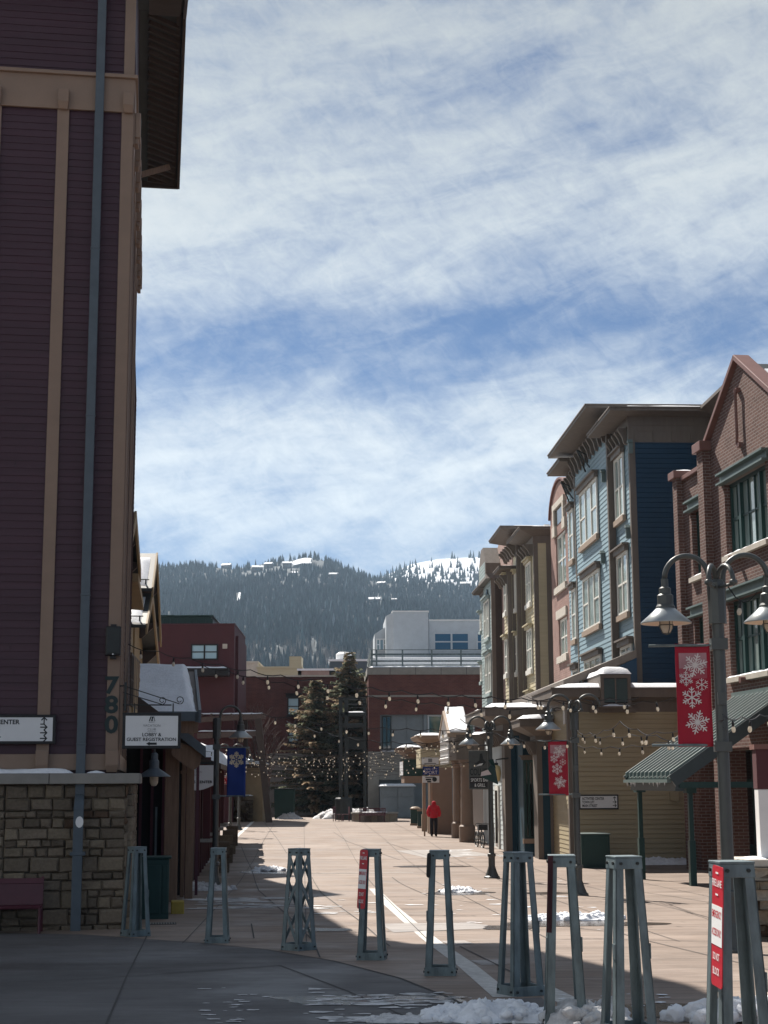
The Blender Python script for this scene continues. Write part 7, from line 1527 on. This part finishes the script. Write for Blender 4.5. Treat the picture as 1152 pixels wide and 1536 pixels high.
# ================================================================== SNOW
def heap(name, label, c, rx, ry, h, seed, rz=0., chunk=40, dirty=False, cs=(.03, .1)):
    rnd = random.Random(seed); n = 64; b = MB(); vs = []; f = lambda x, y: c.z+g(c.y+y)-g(c.y) if False else 0
    ca, sa = math.cos(rz), math.sin(rz); ka = min(1, .3/h)
    for j in range(n):
        for i in range(n):
            u, v = -1+2*i/(n-1), -1+2*j/(n-1); r_ = math.hypot(u, v)+.28*noise.noise(V((u*2, v*2, seed))); e = max(0, 1-r_)
            z = h*(min(1, e*1.9)**.75)*(.75+.5*noise.noise(V((u*2.6, v*2.6, seed+3)))+ka*(.38*noise.noise(V((u*7, v*7, seed+5)))+.28*noise.noise(V((u*17, v*17, seed+6)))+.16*noise.noise(V((u*37, v*37, seed+8))))) if e > 0 else -.03
            x, y = u*rx, v*ry; X_, Y_ = c.x+x*ca-y*sa, c.y+x*sa+y*ca; vs.append((x*ca-y*sa, x*sa+y*ca, g(Y_)-c.z+max(-.03, z)+.004))
    fs = [(j*n+i, j*n+i+1, (j+1)*n+i+1, (j+1)*n+i) for j in range(n-1) for i in range(n-1)]; fs = [q for q in fs if max(vs[k][2]-(g(c.y+vs[k][1])-c.z) for k in q) > -.02]
    b.raw(vs, fs)
    for _ in range(chunk):
        a, rr = rnd.uniform(0, 6.28), rnd.uniform(.25, 1.05)**.7; x, y = rx*rr*math.cos(a), ry*rr*math.sin(a); s = rnd.uniform(*cs); zz = max(0, h*.8*(1-rr)); bm_ = bmesh.new(); bmesh.ops.create_icosphere(bm_, subdivisions=2 if s < .06 else 3, radius=s)
        X_, Y_ = x*ca-y*sa, x*sa+y*ca
        for v in bm_.verts: v.co *= 1+.55*noise.noise(v.co*9+V((seed, a, rr)))+.35*noise.noise(v.co*26)+.2*noise.noise(v.co*60); v.co.z *= .75
        b.raw([(v.co.x+X_, v.co.y+Y_, v.co.z+zz+s*.35+g(c.y+Y_)-c.z) for v in bm_.verts], [tuple(v.index for v in q.verts) for q in bm_.faces]); bm_.free()
    o = b.build(name, 'dirtysnow' if dirty else 'snow', None, smooth=True, fix=False); o.location = c; return tag(o, label, 'snow pile')
heap('snow_pile', 'large shaded heap of lumpy snow in the foreground by the corner of the pale band', V((.95, 14.45, g(14.45))), .66, .5, .14, 3, R(-8), 90, cs=(.02, .075))
heap('snow_pile', 'low spread of trampled snow left of the foreground heap', V((.1, 14.35, g(14.35))), .4, .3, .03, 5, 0, 22, True, (.015, .04))
heap('snow_pile', 'small snow heap at the foot of the plate edged bollard', V((1.75, 14.0, g(14))), .4, .4, .2, 6, 0, 26, True)
heap('snow_pile', 'sunlit row of snow chunks right of the foreground heaps', V((3.2, 14.2, g(14.2))), .72, .28, .17, 7, R(-3), 60, cs=(.04, .12))
heap('snow_pile', 'sunlit snow chunks at the lower right corner by the nearest bollard', V((4.2, 14.0, g(14))), .42, .3, .15, 17, 0, 40, cs=(.04, .11))
heap('snow_pile', 'strip of bright crumbled snow behind the plate edged bollard', G(858, 1380), .95, .4, .13, 8, 0, 60, cs=(.03, .08)); heap('snow_pile', 'small bright snow heap by the narrow plate bollard', G(690, 1338), .5, .5, .13, 9, 0, 40, cs=(.03, .08))
heap('snow_pile', 'bright snow heap at the end of the left shadow', G(404, 1306), .62, .6, .13, 10, 0, 46, cs=(.03, .09)); heap('snow_pile', 'shaded snow heap at the foot of the blue banner lamp', G(306, 1335), .75, .5, .2, 11, 0, 30, True)
heap('snow_pile', 'long low snow along the base of the straw yellow wall', G(1000, 1298)+V((0, .6, 0)), 1.5, .45, .22, 12, 0, 30)
heap('snow_bank', 'big old snow bank in front of the spruces', V((-2.9, 113, -1.0)), 2.3, 1.4, .75, 13, 0, 30, True, (.1, .3)); heap('snow_bank', 'old snow bank between the steel tower and the civic building', V((-1.6, 112.6, -1.0)), 1.4, 1.1, .75, 14, 0, 20, True, (.1, .25))
heap('snow_pile', 'small old snow heap beside the leaning dark post', V((-9.3, 110, -1.0)), 1.0, .8, .4, 15, 0, 14, True); heap('snow_pile', 'small old snow heap between the dumpster and the kiosk', V((-6.8, 112, -1.0)), .9, .7, .4, 16, 0, 12, True)
def wet(c, rx, ry, seed):
    rnd = random.Random(seed); ring = []
    for i in range(40):
        a = 2*math.pi*i/40; k = 1+.45*noise.noise(V((math.cos(a)*1.5, math.sin(a)*1.5, seed)))+.12*noise.noise(V((math.cos(a)*6, math.sin(a)*6, seed))); x, y = c.x+rx*k*math.cos(a), c.y+ry*k*math.sin(a); ring.append((x, y, g(y)+.0068))
    b = MB(); b.face(ring); return kind(b.build('wet_patch', 'wet', fix=False), 'structure')
for k, (q, rx, ry) in enumerate([(G(690, 1340), .8, .9), (G(404, 1308), 1.0, 1.0), (G(860, 1386), 1.35, .8), (G(760, 1392), .5, .5), (G(1000, 1516), 1.2, .5), (G(560, 1500), .9, .5), (G(480, 1395), .6, .4), (G(640, 1300), 1.2, .6), (G(820, 1340), .7, .5)]): wet(q, rx, ry, k+2)
def frost(name, pts, seed, nn, smin, smax, m='dirtysnow'):
    rnd = random.Random(seed); b = MB(); q0, q1 = G(*pts[0]), G(*pts[1])
    for _ in range(nn):
        px, py = rnd.uniform(pts[0][0], pts[1][0]), rnd.uniform(pts[0][1], pts[1][1]); c = G(px, py); s = rnd.uniform(smin, smax)*(2 if rnd.random() < .1 else 1); k = 9
        if noise.noise(V((c.x*1.6, c.y*1.1, seed))) < -.1: continue
        ring = []
        for i in range(k): a = 2*math.pi*i/k; r_ = s*rnd.uniform(.3, 1.1); x, y = c.x+r_*1.5*math.cos(a), c.y+r_*math.sin(a); ring.append((x, y, g(y)+.0105))
        b.face(ring)
    return kind(b.build(name, m, fix=False), 'stuff')
frost('snow', ((300, 1480), (560, 1536)), 2, 60, .02, .07); frost('snow', ((470, 1490), (690, 1536)), 4, 160, .02, .12); frost('snow', ((290, 1347), (420, 1364)), 6, 70, .1, .35); frost('snow', ((420, 1350), (560, 1372)), 7, 30, .06, .2); frost('snow', ((640, 1270), (760, 1288)), 8, 30, .06, .3); frost('snow', ((620, 1320), (900, 1395)), 9, 40, .03, .1, 'snow')
frost('snow', ((700, 1490), (1152, 1536)), 10, 90, .015, .06, 'snow')
